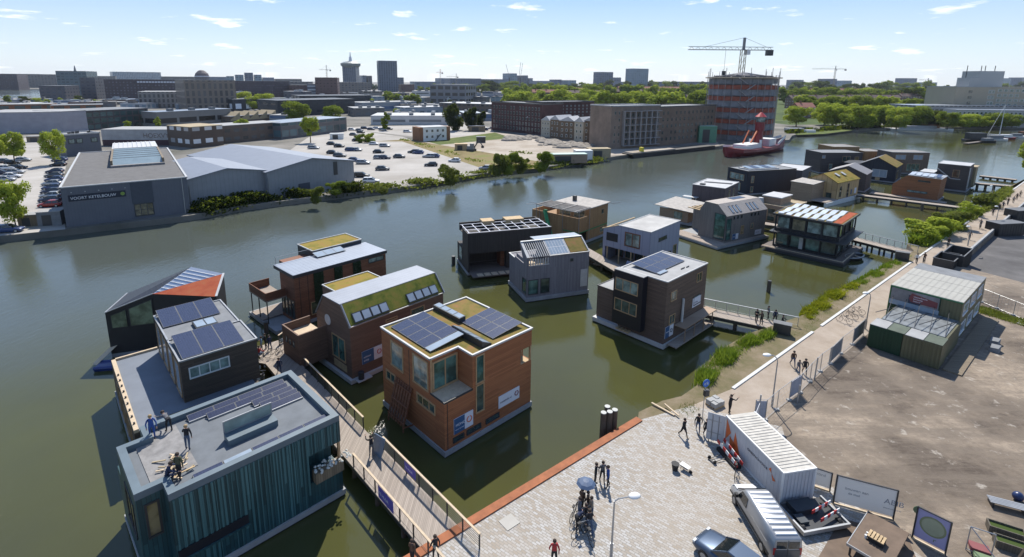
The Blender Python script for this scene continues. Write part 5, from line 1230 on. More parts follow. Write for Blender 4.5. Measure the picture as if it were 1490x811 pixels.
# blue tarpaulin at the gangway, plank raft, boats
k = mb('tarp'); k.hexa([(0, 0, 0), (1.3, 0, 0), (1.3, .05, 0), (0, .05, 0)], [(0, .3, 1.25), (1.5, .3, 1.6), (1.5, .35, 1.6), (0, .35, 1.25)])
tag(k.build('tarpaulin', loc=G(541, 655, ZJ), rz=r1+pi), 'blue-grey tarpaulin hanging at the gap in the footbridge railing', 'tarpaulin')
k = mb('blue_hull'); k.box(0, 3.4, 0, 1.3, -.15, .35); k.tube((0, 0, .3), (3.4, 0, .3), .16, 8); k.tube((0, 1.3, .3), (3.4, 1.3, .3), .16, 8)
tag(k.build('raft', loc=G(137, 541, 0), rz=radians(10)), 'small dark blue raft beside the shingle home', 'raft')
k = mb('pale_wood'); k.hexa([(0, 0, 0), (.6, 0, 0), (.6, .05, 0), (0, .05, 0)], [(0, 2.2, 1.0), (.6, 2.2, 1.0), (.6, 2.25, 1.0), (0, 2.25, 1.0)]); tag(k.build('plank', loc=G(134, 530, .3), rz=radians(-18)), 'pale plank sloping up from the dark blue raft', 'plank')
def rowboat(p, rz, L_=4.4, W=1.9, label='', hull='black_wall', trim='galv'):
 t = thing('dinghy', label, 'boat', p, rz); n = 14; b = mb(hull); inn = mb('deck_dark'); r = mb(trim)
 outer = [(cos(2*pi*i/28)*L_/2, sin(2*pi*i/28)*W/2*(1 if cos(2*pi*i/28) > 0 else 1.05)) for i in range(28)]
 for i in range(28):
  a, c = outer[i], outer[(i+1) % 28]
  b.poly([(a[0]*.75, a[1]*.7, -.2), (c[0]*.75, c[1]*.7, -.2), (*c, .55), (*a, .55)])
  b.poly([(a[0]*.9, a[1]*.88, .5), (a[0]*.72, a[1]*.66, .1), (c[0]*.72, c[1]*.66, .1), (c[0]*.9, c[1]*.88, .5)][::-1])
  r.tube((*a, .55), (*c, .55), .09, 6)
 inn.poly([(x*.73, y*.67, .1) for x, y in outer]); b.build('hull', t); inn.build('floor', t); r.build('gunwale', t)
 for x in (-.8, .5): k = mb('pale_wood'); k.box(x, x+.28, -W*.4, W*.4, .35, .41); k.build('thwart', t)
 return t
rowboat(G(1243, 377, 0), radians(30), label='black open dinghy with grey gunwale moored beside the black glass home')
# ================= piles and bollards =================
def pile(p, h, r, lab, g=None, lean=(0, 0), cap='pale_wood', nm='mooring_pile'):
 t = thing(nm, lab, 'mooring pile', p, 0, g); b = mb('bark'); b.tube((0, 0, -1), (lean[0], lean[1], h), r, 12, r*.93); b.build('post', t); k = mb(cap); k.tube((lean[0], lean[1], h), (lean[0], lean[1], h+.05), r*.95, 12); k.build('cut_top', t); return t
for (x, y, lab) in ((876, 641, 'left post of the group of four mooring piles by the quay edge'), (884.5, 640, 'front post of the group of four mooring piles by the quay edge'), (892, 637, 'right post of the group of four mooring piles by the quay edge'), (883, 631, 'rear post of the group of four mooring piles by the quay edge')):
 pile(G(x, y, 0), 2.45, .24, lab, cap='pile_top', lean=(random.uniform(-.08, .08), random.uniform(-.08, .08)))
pile(G(1118, 425, 0), 1.6, .28, 'lone black mooring pile in open water near the footbridge to the brown cube home', cap='steel_dark')
pile(G(1341, 307, 0), 1.6, .28, 'lone black mooring pile in open water in front of the long low footbridge', cap='steel_dark')
pile(G(388, 485, 0), 1.3, .26, 'short black mooring pile under the balcony of the red-brown home', cap='steel_dark')
# ================= street lamps =================
def lamp(p, h, arm, rz, lab, head='white_paint', curve=False, group=None):
 t = thing('street_lamp', lab, 'street lamp', p, rz, group); b = mb('galv')
 b.tube((0, 0, 0), (0, 0, 1.0), .09, 10); b.tube((0, 0, 1.0), (0, 0, h*.85 if curve else h), .06, 10, .045)
 o = b.build('pole', t); k = mb('galv')
 if curve: pts = [(arm*(1-cos(a)), 0, h*.85+h*.15*sin(a)) for a in [i*pi/2/6 for i in range(7)]]
 else: pts = [(0, 0, h), (.25, 0, h+.12), (arm, 0, h+.14)]
 k.path(pts, .035, 8); k.build('arm', t)
 e = pts[-1]; c = mb(head); n = 10
 c.lathe([(.02, .14), (.12, .13), (.22, .07), (.25, 0), (.2, -.05), (.05, -.08)], (0, 0, 0), 14); l_ = c.build('lamp_head', t, loc=(e[0]+.2, 0, e[2]-.02), smooth=True); l_.scale = (1.5, 1, 1)
 return t
lp = G(889, 812, ZS); lamp(lp, max(3.8, ztop(lp, 740)-ZS), 1.0, radians(12), 'slim street lamp with white oval head in the paved square')
lp = G(1123, 592, ZS); lamp(lp, ztop(lp, 516)-ZS, .8, radians(185), 'grey street lamp with curved arm at the fence beside the path', curve=True)
for (x, y, yt, lab) in ((1259, 479, 425, 'slim street lamp on the path beside the green container stack'), (1408, 358, 331, 'nearest street lamp on the path by the retaining wall'), (1448, 329, 300, 'second street lamp on the path by the retaining wall'), (1440, 300, 270, 'thin far street lamp at the water side of the path')):
 lp = G(x, y, ZS); lamp(lp, max(3.5, ztop(lp, yt)-ZS), .7, radians(200), lab, curve=True)
# ================= people =================
CL = D(c_black=(.015, .015, .018), c_navy=(.02, .03, .07), c_blue=(.03, .08, .28), c_grey=(.12, .12, .13), c_jeans=(.06, .09, .15), c_red=(.35, .03, .03), c_olive=(.07, .075, .04), c_white=(.55, .55, .55), c_brown=(.09, .05, .03), c_lightblue=(.25, .38, .45), c_beige=(.33, .25, .17))
for n_, c_ in CL.items(): plain(n_, c_, .85, .08, 6)
POSES = {}
def person_mesh(key, thL=8, thR=-8, knL=4, knR=10, lean=3, arL=12, arR=-10, elL=15, elR=15, hz=None, out=.05, head=0):
 if key in POSES: return POSES[key]
 s = lambda a: sin(radians(a)); c = lambda a: cos(radians(a))
 def leg(y, th, kn):
  hip = Vector((0, y, 0)); knee = hip+Vector((s(th)*.43, y*.15, -c(th)*.43)); a = th-kn; ank = knee+Vector((s(a)*.40, 0, -c(a)*.40)); toe = ank+Vector((.17, 0, -.045)); return hip, knee, ank, toe
 Lg = leg(.095, thL, knL); Rg = leg(-.095, thR, knR)
 up = Vector((s(lean), 0, c(lean)))
 chest = up*.30; sh = up*.47; neck = up*.53; hd = neck+Vector((s(lean+head), 0, c(lean+head)))*.12; ht = hd+Vector((s(lean+head)*.11, 0, c(lean+head)*.11))
 def arm(y, ar, el):
  S_ = sh+Vector((0, y, -.02)); E_ = S_+Vector((s(ar)*.29, (y*.3+(out if y > 0 else -out)), -c(ar)*.29)); a = ar+el; W = E_+Vector((s(a)*.25, -y*.1, -c(a)*.25)); Hn = W+Vector((s(a)*.08, 0, -c(a)*.08)); return S_, E_, W, Hn
 La = arm(.17, arL, elL); Ra = arm(-.17, arR, elR)
 V = [Vector((0, 0, 0)), up*.14, chest, sh, neck, hd, ht]; rad = [.13, .125, .135, .11, .055, .088, .075]
 E = [(0, 1), (1, 2), (2, 3), (3, 4), (4, 5), (5, 6)]; reg = {0: 'leg', 1: 'top', 2: 'top', 3: 'top', 4: 'skin', 5: 'skin'};
 def chain(root, pts, rs, rg):
  p = root
  for q, r_, g in zip(pts, rs, rg):
   V.append(q); rad.append(r_); E.append((p, len(V)-1)); reg[len(E)-1] = g; p = len(V)-1
 for g in (Lg, Rg): chain(0, g, (.095, .06, .042, .035), ('leg', 'leg', 'leg', 'shoe'))
 for g in (La, Ra): chain(3, g, (.062, .045, .032, .034), ('top', 'top', 'top', 'skin'))
 low = min(Lg[3].z, Rg[3].z, Lg[2].z, Rg[2].z)-.035
 dz = -low if hz is None else hz
 V = [v+Vector((0, 0, dz)) for v in V]
 me = bpy.data.meshes.new('sk'); me.from_pydata(V, E, []); o = bpy.data.objects.new('sk', me); COL.objects.link(o)
 sk = o.modifiers.new('s', 'SKIN');
 for i, v in enumerate(me.skin_vertices[0].data): v.radius = (rad[i], rad[i]*(.75 if i in (1, 2, 3) else 1)); v.use_root = (i == 0)
 for i in (1, 2): me.skin_vertices[0].data[i].radius = (.155, .11)
 sb = o.modifiers.new('ss', 'SUBSURF'); sb.levels = 1; sb.render_levels = 1
 bpy.context.view_layer.update()
 r = bpy.data.meshes.new_from_object(o.evaluated_get(bpy.context.evaluated_depsgraph_get())); bpy.data.objects.remove(o)
 r.name = 'body'; r.materials.clear()
 for m_ in ('c_black', 'c_jeans', 'skin', 'rubber'): r.materials.append(MATS[m_])
 mi = {'top': 0, 'leg': 1, 'skin': 2, 'shoe': 3}
 for p in r.polygons:
  best = None
  for i, (a, b) in enumerate(E):
   A, B = V[a], V[b]; d = B-A; L2 = max(d.length_squared, 1e-6); t = min(1, max(0, (p.center-A).dot(d)/L2)); ds = (p.center-(A+d*t)).length-.5*rad[b]
   if best is None or ds < best[0]: best = (ds, reg[i])
  p.material_index = mi[best[1]]; p.use_smooth = True
 # hands: four fingers and a thumb each
 hb = mb('skin')
 for W, Hn in ((La[2], La[3]), (Ra[2], Ra[3])):
  W = W+Vector((0, 0, dz)); Hn = Hn+Vector((0, 0, dz)); d = (Hn-W).normalized(); sd_ = d.cross(Vector((1, 0, .01))).normalized() if abs(d.x) < .9 else Vector((0, 1, 0))
  for q, l_ in ((-1.5, .055), (-.5, .065), (.5, .06), (1.5, .048)): a = Hn+sd_*q*.016; b = a+d*(l_*.6)+Vector((.004, 0, 0)); hb.tube(a, b, .008, 5, .007); hb.tube(b, b+d*(l_*.45)+Vector((.014, 0, 0)), .007, 5, .005)
  a = W.lerp(Hn, .5); hb.tube(a+sd_*.02, a+sd_*.05+d*.035, .009, 5, .007)
 hm = hb.mesh('hands', True)
 # head features + hair
 hc = hd+Vector((0, 0, dz)); f = Vector((c(lean+head), 0, -s(lean+head)))
 fb = mb('skin'); fb.tube(hc+f*.075+Vector((0, 0, .015)), hc+f*.105-Vector((0, 0, .02)), .010, 5, .016)
 for y in (.085, -.085): fb.tube(hc+Vector((0, y, .015)), hc+Vector((0, y, -.02)), .014, 5)
 for y in (.03, -.03): fb.box(*(sorted((hc.x+f.x*.078, hc.x+f.x*.09))), hc.y+y-.009, hc.y+y+.009, hc.z+.022, hc.z+.032, 'rubber')
 fb.box(*(sorted((hc.x+f.x*.076, hc.x+f.x*.088))), hc.y-.02, hc.y+.02, hc.z-.048, hc.z-.040, 'c_red')
 hr = mb('hair'); up2 = Vector((s(lean+head), 0, c(lean+head))); n = 10; rings = []
 hr.lathe([(.102, -.03), (.112, .02), (.106, .07), (.08, .11), (.03, .135)], (0, 0, 0), 12)
 hrm = hr.mesh('hair', True)
 POSES[key] = (r, hm, fb.mesh('face'), hrm, hc, f, lean+head); return POSES[key]
POSEDEF = D(stand=D(), walk=D(thL=24, knL=8, thR=-20, knR=18, arL=-22, arR=24), stand2=D(thL=2, thR=-4, arL=30, elL=70, arR=-5), photo=D(arL=70, elL=60, arR=70, elR=60, lean=6), bend=D(lean=70, thL=12, thR=-2, arL=70, arR=60, elL=10, head=-20), crouch=D(thL=95, knL=125, thR=80, knR=120, lean=25, arL=60, arR=50, elL=40, elR=30), sit=D(thL=85, knL=85, thR=80, knR=75, lean=8, arL=40, elL=40, arR=35, elR=40), ride=D(thL=60, knL=60, thR=25, knR=35, lean=22, arL=60, elL=15, arR=60, elR=15), push=D(thL=20, knL=10, thR=-18, knR=15, lean=10, arL=45, elL=25, arR=45, elR=25))
def person(px, py, z, yaw, lab, pose='stand', top='c_black', leg='c_jeans', hair='hair', h=1.0, zoff=0, P=None):
 me, hm, fm, hrm, hc, f, tl = person_mesh(pose, **POSEDEF[pose])
 p = P or G(px, py, z); o = bpy.data.objects.new('person', me); COL.objects.link(o); tag(o, lab, 'person')
 o.location = (p[0], p[1], z+zoff); o.rotation_euler = (0, 0, radians(yaw)); o.scale = (h, h, h)
 for i, m_ in ((0, top), (1, leg)): o.material_slots[i].link = 'OBJECT'; o.material_slots[i].material = MATS[m_]
 for nm, m_ in (('hands', hm), ('face', fm)):
  c = bpy.data.objects.new(nm, m_); COL.objects.link(c); c.parent = o
 c = bpy.data.objects.new('hair', hrm); COL.objects.link(c); c.parent = o; c.location = hc-f*.012+Vector((0, 0, .005)); c.rotation_euler = (0, radians(tl), 0)
 c.material_slots[0].link = 'OBJECT'; c.material_slots[0].material = MATS[hair]
 return o
person(541, 664, ZJ, 120, 'person in dark clothes with raised arms walking on the wide footbridge', 'photo', 'c_black', 'c_grey')
person(407, 544, ZJ, -60, 'person in a long navy coat on the wide footbridge near the shingle home', 'walk', 'c_navy', 'c_navy')
for a in ((381, 512, 30, 'c_lightblue', 'c_grey', 'stand', 'person in a light blue top in the group beside the shingle home'), (387, 508, 200, 'c_black', 'c_black', 'stand2', 'person all in black in the group beside the shingle home'), (393, 510, 160, 'c_navy', 'c_jeans', 'stand', 'rightmost person of the group beside the shingle home'), (377, 522, 60, 'c_red', 'c_jeans', 'sit', 'seated person with red top beside the shingle home')):
 person(a[0], a[1], ZJ, a[2], a[6], a[5], a[3], a[4], zoff=0)
person(470, 672, ZJ, -20, 'person in a red top standing at the teal home corner', 'stand', 'c_red', 'c_black')
person(634, 815, ZJ, 130, 'person with dark hair at the near end of the wide footbridge', 'stand', 'c_black', 'c_black'); person(600, 822, ZJ, 60, 'brown-jacketed person under the near left edge of the wide footbridge', 'stand', 'c_brown', 'c_black')
zr = HT.zt
for a in ((222.5, 638, -50, 'c_blue', 'c_blue', 'stand', 'hair_fair', 'person in blue overalls on the teal roof'), (247, 628, 150, 'c_grey', 'c_black', 'bend', 'hair', 'person bending over at the roof edge of the teal home'), (274, 654, 100, 'c_black', 'c_jeans', 'stand2', 'hair_fair', 'person in black top and jeans on the teal roof'), (262, 697, 90, 'c_olive', 'c_black', 'stand', 'hair', 'person in olive coat beside the timber offcuts on the teal roof'), (243, 700, 20, 'c_navy', 'c_navy', 'crouch', 'hair', 'crouching person in navy on the teal roof')):
 person(a[0], a[1], zr, a[2], a[7], a[5], a[3], a[4], a[6])
for a in ((876, 702, -80, 'c_grey', 'c_black', 'stand', 'tall person in grey and navy between two others by the quay edge'), (866, 705, -10, 'c_black', 'c_black', 'stand2', 'person in black on the left of the three by the quay edge'), (884, 709, 190, 'c_blue', 'c_black', 'stand', 'person in a blue coat on the right of the three by the quay edge'), (994, 636, -60, 'c_black', 'c_black', 'walk', 'lone person in black walking on the square'), (1015, 629, -110, 'c_black', 'c_jeans', 'walk', 'person in black jacket and jeans beside the container door'), (1027, 637, -100, 'c_black', 'c_black', 'walk', 'person all in black nearest the open container door'), (1061, 601, 20, 'c_black', 'c_black', 'photo', 'person holding up a camera behind the container'), (806, 822, 90, 'c_red', 'c_black', 'stand', 'person at the bottom edge of the square'), (1153, 533, -100, 'c_brown', 'c_jeans', 'walk', 'person in a brown top on the left of the three on the path'), (1170, 545, -110, 'c_black', 'c_black', 'walk', 'person in a black cap on the right of the three on the path')):
 person(a[0], a[1], ZS, a[2], a[6], a[5], a[3], a[4])
person(1161, 543, ZS, -105, 'smaller person in a grey hood between two adults on the path', 'push', 'c_grey', 'c_jeans', h=.85)
pj = ((1100, 470, 'c_black', 'stand'), (1107, 473, 'c_brown', 'stand2'), (1117, 465, 'c_grey', 'stand'), (1127, 470, 'c_navy', 'walk'), (1137, 474, 'c_black', 'sit'))
for i, (x, y, c_, ps) in enumerate(pj): person(x, y, ZJ, 40+i*70, ['leftmost person in black', 'person in brown with bent arm', 'middle person in grey', 'person in navy striding', 'seated person in black'][i]+' in the group on the footbridge by the reeds', ps, c_, 'c_black')
far = ((1333, 384, 'c_white', 'walk'), (1344, 384, 'c_brown', 'ride'), (1379, 361, 'c_black', 'ride'), (1410, 349, 'c_brown', 'walk'), (1426, 333, 'c_grey', 'ride'), (1444, 314, 'c_black', 'walk'), (1453, 307, 'c_black', 'walk'), (1459, 304, 'c_navy', 'walk'), (1466, 299, 'c_brown', 'ride'), (1474, 296, 'c_grey', 'walk'), (1479, 291, 'c_black', 'walk'), (1484, 287, 'c_beige', 'walk'))
FL_ = ['white-topped', 'brown-coated cycling', 'black-clad cycling', 'brown-coated walking', 'grey-clad cycling', 'black-clad striding', 'black-clad', 'navy-clad', 'brown-clad cycling', 'grey-coated', 'black-coated', 'beige-coated']
# ---- bicycles ----
def bicycle_proto():
 t = thing('bicycle', 'bicycle', 'bicycle');
 for x, nm in ((-.52, 'wheel'), (.52, 'wheel')):
  w = mb('rubber'); n = 20
  for i in range(n):
   a, b = 2*pi*i/n, 2*pi*(i+1)/n; w.tube((cos(a)*.33, 0, sin(a)*.33), (cos(b)*.33, 0, sin(b)*.33), .02, 5)
  for i in range(8): a = 2*pi*i/8; w.tube((0, 0, 0), (cos(a)*.32, 0, sin(a)*.32), .004, 3, m='galv')
  w.build(nm, t, loc=(x, 0, .35))
 f = mb('steel_dark'); P = D(r=(-.52, 0, .35), bb=(-.05, 0, .3), s=(-.18, 0, .78), h=(.35, 0, .8), fk=(.52, 0, .35))
 for a, b in (('r', 'bb'), ('r', 's'), ('bb', 's'), ('bb', 'h'), ('s', 'h'), ('h', 'fk')): f.tube(P[a], P[b], .02, 6)
 f.tube(P['s'], (-.22, 0, .92), .015, 6); f.tube(P['h'], (.32, 0, 1.0), .015, 6); f.build('frame', t)
 h_ = mb('galv'); h_.tube((.3, -.28, 1.02), (.3, .28, 1.02), .015, 6); h_.build('handlebar', t); s = mb('rubber'); s.box(-.34, -.1, -.07, .07, .92, .98); s.build('saddle', t); return t
BIKE = bicycle_proto(); first = [True]
def bike(px, py, z, yaw, lab):
 o = BIKE if first[0] else copy_tree(BIKE); first[0] = False
 p = G(px, py, z); o.location = p; o.rotation_euler = (0, 0, radians(yaw)); o['label'] = lab; return o
for i, (x, y, c_, ps) in enumerate(far):
 person(x, y, ZS, 219 if i % 3 else 39, FL_[i]+' person on the far stretch of path, '+['nearest of all', 'second nearest', 'third nearest', 'fourth nearest', 'fifth nearest', 'left one of a close pair', 'right one of a close pair', 'just beyond the close pair', 'fourth from the far end', 'third from the far end', 'second from the far end', 'farthest of all'][i], ps, c_, 'c_black', zoff=(.28 if ps == 'ride' else 0))
 if ps == 'ride': bike(x, y, ZS, 219 if i % 3 else 39, 'bicycle under the %s person on the far stretch of path' % FL_[i])
# crowd with bicycles in the square
for a in ((846, 744, 40, 'c_brown', 'c_black', 'stand', 'person in a brown coat behind the bicycles in the square'), (855, 748, 160, 'c_brown', 'c_jeans', 'stand2', 'person in brown on the right of the bicycle group'), (850, 764, -60, 'c_black', 'c_black', 'push', 'person in black holding the near bicycle'), (842, 757, 10, 'c_grey', 'c_jeans', 'stand', 'person in grey beside the parked bicycle on the left'), (857, 775, 100, 'c_black', 'c_jeans', 'walk', 'nearest person of the bicycle group in the square')):
 person(a[0], a[1], ZS, a[2], a[6], a[5], a[3], a[4])
person(838, 770, ZS, 30, 'person in a navy coat bending over the bicycles in the square', 'bend', 'c_navy', 'c_black'); person(860, 756, ZS, 200, 'person in beige at the right rear of the bicycle group', 'stand2', 'c_beige', 'c_jeans'); bike(854, 785, ZS, 110, 'fallen-behind bicycle at the foot of the bicycle group'); bike(836, 752, ZS, 60, 'bicycle on the left of the group in the square'); bike(846, 778, ZS, 35, 'nearest bicycle of the group in the square'); bike(856, 762, ZS, 75, 'bicycle on the right of the group in the square')
u = thing('umbrella', 'open blue-grey umbrella above the bicycle group in the square', 'umbrella', G(851, 738, ZS)); k = mb('umb'); k.lathe([(.62, 0), (.45, .14), (.2, .23), (.02, .26)], (0, 0, 1.75), 8); k.build('canopy', u); k = mb('steel_dark'); k.tube((0, 0, .95), (0, 0, 2.02), .012, 6); k.build('shaft', u)
# bikes on the cross deck
bike(398, 520, ZJ, 20, 'bicycle leaning at the rail of the cross deck'); bike(411, 509, ZJ, 70, 'bicycle parked by the terrace box of the folded-roof home'); bike(382, 557, ZJ, 100, 'bicycle standing behind the teal home')
bike(1228, 470, ZS, 130, 'bicycle leaning on the fence near the green container stack'); bike(1237, 463, ZS, 120, 'second bicycle leaning on the fence near the green container stack'); bike(1246, 457, ZS, 140, 'bicycle nearest the corner of the green container stack')
# ================= vehicles =================
def loft(b, rings, m=None, closed=True):
 i0 = len(b.v); k = b._m(m); n = len(rings[0])
 for r in rings: b.v += [tuple(p) for p in r]
 for a in range(len(rings)-1):
  for j in range(n):
   j2 = (j+1) % n; b.f.append((i0+a*n+j, i0+a*n+j2, i0+(a+1)*n+j2, i0+(a+1)*n+j)); b.mi.append(k)
 b.f.append(tuple(i0+j for j in range(n-1, -1, -1))); b.mi.append(k); e = i0+(len(rings)-1)*n; b.f.append(tuple(e+j for j in range(n))); b.mi.append(k)
def carpaint(n, c, metal=.2):
 m, t, b = newmat(n); b.inputs['Base Color'].default_value = (*c, 1); b.inputs['Roughness'].default_value = .38; b.inputs['Metallic'].default_value = metal; b.inputs['Coat Weight'].default_value = .25
for n_, c_ in D(p_black=(.012, .012, .014), p_grey=(.09, .095, .1), p_silver=(.32, .33, .34), p_white=(.6, .6, .6), p_blue=(.02, .045, .13), p_navy=(.01, .018, .05), p_red=(.25, .02, .015), p_steel=(.045, .07, .115)).items(): carpaint(n_, c_, .5 if n_ in ('p_silver', 'p_grey', 'p_steel') else .1)
def car_proto(L_=4.3, W=1.78, Hh=1.46, est=False, name='parked_car'):
 t = thing(name, 'car', 'car'); b = mb('p_grey'); w = W/2
 S = [(0, .82, .4, .72, .86), (.02, .93, .26, .82, .95), (.12, .99, .2, .9, .98), (.28, 1, .18, .9, .97), (.55, 1, .18, .9, .96), (.70, 1, .18, .88, .95), (.78, .99, .18, .84, .90), (.92, .95, .2, .72, .78), (.985, .86, .26, .6, .68), (1, .7, .36, .5, .58)]
 def ring(x, ww, z0, zb, zt): a = w*ww; return [(x*L_, y, z) for y, z in ((-a*.85, z0), (a*.85, z0), (a*.98, z0+.15), (a, zb-.1), (a*.93, zb), (a*.6, zt), (-a*.6, zt), (-a*.93, zb), (-a, zb-.1), (-a*.98, z0+.15))]
 loft(b, [ring(*s_) for s_ in S]); bo = b.build('body', t, smooth=True)
 x0, x1, x2, x3 = ((.03, .10, .56, .74) if est else (.06, .18, .55, .74))
 g = mb('car_glass'); zb, zr_ = .9, Hh-.04; P = [(x0*L_, -w*.86, zb), (x3*L_, -w*.86, zb), (x3*L_, w*.86, zb), (x0*L_, w*.86, zb)]; Q = [(x1*L_, -w*.7, zr_), (x2*L_, -w*.7, zr_), (x2*L_, w*.7, zr_), (x1*L_, w*.7, zr_)]
 g.hexa(P, Q); g.build('windows', t)
 r = mb('p_grey'); e = .03; r.hexa([(q[0], q[1], q[2]-.0) for q in Q], [(x1*L_+.1, -w*.64, Hh+.01), (x2*L_-.08, -w*.64, Hh+.01), (x2*L_-.08, w*.64, Hh+.01), (x1*L_+.1, w*.64, Hh+.01)])
 for p, q in zip(P, Q): r.beam(p, q, .07, .07)
 for y in (-1, 1): xm = (x1+x2)/2*L_; r.beam((xm, y*w*.865, zb), (xm, y*w*.705, zr_), .08, .04)
 r.build('roof', t, smooth=False)
 for x in (.19, .81):
  for y in (-1, 1):
   wh = mb('rubber'); wh.tube((0, -.11, 0), (0, .11, 0), .32, 14); o = wh.build('wheel', t, loc=(x*L_, y*(w-.09), .32)); k = mb('galv'); k.tube((0, y*.112, 0), (0, y*.12, 0), .2, 10); k.build('rim', o)
 for y in (-1, 1):
  k = mb('lamp_clear'); k.box(.955*L_, .985*L_, y*w*.72-.14, y*w*.72+.14, .58, .7); k.build('headlight', t); k = mb('lamp_red'); k.box(-.01, .05, y*w*.75-.1, y*w*.75+.1, .66, .86); k.build('tail_light', t)
 return t
HB = car_proto(); ES = car_proto(4.65, 1.82, 1.5, True); used = {'h': False, 'e': False}
CN = D(p_black='black', p_grey='grey', p_silver='silver', p_white='white', p_blue='blue', p_navy='dark navy', p_red='red', p_steel='steel-blue')
def car(px, py, z, yaw, paint, lab, kind='h', group=None):
 src = HB if kind == 'h' else ES
 o = copy_tree(src) if used[kind] else src; used[kind] = True
 p = G(px, py, z); L_ = 4.3 if kind == 'h' else 4.65; a = radians(yaw)
 o.location = (p.x-cos(a)*L_/2, p.y-sin(a)*L_/2, z); o.rotation_euler = (0, 0, a); relink(o, 'p_grey', paint); o['label'] = lab
 if group: o['group'] = group
 return o
# near steel-blue car at the bottom edge
car(1070, 832, ZS, 125, 'p_steel', 'steel-blue car at the bottom edge of the square beside the silver van', 'e')
# ---- big van ----
def van():
 A = G(1092, 748, ZS); t = thing('parked_van', 'silver and white panel van with ribbed roof beside the white container', 'van', A, radians(115)); L_, W, Hh = 6.3, 1.95, 2.1; w = W/2
 t.location = G(1140, 822, ZS)-Vector((0, 0, 0))
 b = mb('p_silver')
 def ring(x, ww, z0, zm, zt, tw): a = w*ww; return [(x, y, z) for y, z in ((-a*.9, z0), (a*.9, z0), (a, z0+.2), (a, zm), (a*tw, zt-.07), (a*tw*.86, zt), (-a*tw*.86, zt), (-a*tw, zt-.07), (-a, zm), (-a, z0+.2))]
 loft(b, [ring(0, .93, .4, 1.1, 1.98, .86), ring(.06, .99, .3, 1.1, 2.06, .88), ring(2.2, 1, .28, 1.15, 2.12, .88), ring(3.95, 1, .28, 1.15, 2.1, .86), ring(4.35, 1, .28, 1.12, 1.95, .84), ring(5.0, 1, .28, 1.05, 1.32, .86), ring(5.35, .99, .28, .95, 1.12, .8), ring(5.9, .94, .3, .8, .98, .78), ring(6.2, .82, .34, .62, .82, .75), ring(6.3, .65, .42, .55, .66, .7)]); b.build('body', t, smooth=True)
 k = mb('p_white'); k.hexa([(5.32, -.78, 1.15), (6.05, -.68, .95), (6.05, .68, .95), (5.32, .78, 1.15)], [(5.34, -.7, 1.19), (6.0, -.6, .99), (6.0, .6, .99), (5.34, .7, 1.19)]); k.build('bonnet', t)
 k = mb('car_glass'); k.hexa([(4.38, -.76, 1.88), (5.12, -.84, 1.3), (5.12, .84, 1.3), (4.38, .76, 1.88)], [(4.42, -.72, 1.97), (5.18, -.8, 1.37), (5.18, .8, 1.37), (4.42, .72, 1.97)]); k.build('windscreen', t)
 for y in (-1, 1):
  k = mb('car_glass'); k.ext([(3.5, y*.985, 1.15), (4.75, y*.985, 1.15), (4.35, y*.87, 1.8), (3.55, y*.87, 1.85)], (0, y*.02, 0)); k.build('side_window', t)
  k = mb('rubber'); k.box(4.55, 4.8, y*1.12-.1, y*1.12+.1, 1.1, 1.35); k.build('mirror', t); k = mb('rubber'); k.box(.3, 5.9, y*.99-.015, y*.99+.015, .55, .68); k.build('side_rub_strip', t)
  k = mb('lamp_red'); k.box(-.02, .03, y*.82-.08, y*.82+.08, .9, 1.4); k.build('tail_light', t); k = mb('lamp_clear'); k.hexa([(6.0, y*.62-.12, .75), (6.22, y*.62-.12, .66), (6.22, y*.62+.12, .66), (6.0, y*.62+.12, .75)], [(6.0, y*.62-.12, .95), (6.2, y*.6-.1, .8), (6.2, y*.6+.1, .8), (6.0, y*.62+.12, .95)]); k.build('headlight', t)
  for x in (1.15, 5.15):
   wh = mb('rubber'); wh.tube((0, -.13, 0), (0, .13, 0), .36, 18); o = wh.build('wheel', t, loc=(x, y*(w-.1), .36)); q = mb('galv'); q.tube((0, y*.13, 0), (0, y*.145, 0), .22, 14); q.build('rim', o)
  k = mb('p_silver'); k.box(.7, 2.9, y*.94-.03, y*.94+.005 if y < 0 else y*.94+.03, 1.2, 1.22); k.build('door_line', t)
 for i in range(9): k = mb('p_white'); x = .25+i*.43; k.hexa([(x, -.7, 2.1), (x+.26, -.7, 2.1), (x+.26, .7, 2.1), (x, .7, 2.1)], [(x+.04, -.66, 2.165), (x+.22, -.66, 2.165), (x+.22, .66, 2.165), (x+.04, .66, 2.165)]); k.build('roof_rib', t)
 k = mb('p_grey'); k.box(-.03, .0, -.8, .8, .55, 1.25); k.box(-.025, .02, -.72, -.06, 1.35, 1.85, 'car_glass'); k.box(-.025, .02, .06, .72, 1.35, 1.85, 'car_glass'); k.box(-.04, 0, -.01, .01, .5, 1.95, 'rubber'); k.build('rear_door', t); k = mb('yellow'); k.box(-.045, -.03, -.26, .26, .62, .73); k.build('number_plate', t); k = mb('rubber'); k.box(-.08, .1, -.9, .9, .32, .5); k.build('bumper', t)
 return t
VN = van()
v1 = G(1088, 735, ZS); v0 = G(1134, 811, ZS); VN.rotation_euler.z = math.atan2(v1.y-v0.y, v1.x-v0.x); VN.location = v0+(v0-v1).normalized()*.6; VN.location.z = ZS; VN.scale = (.86, .9, .9)
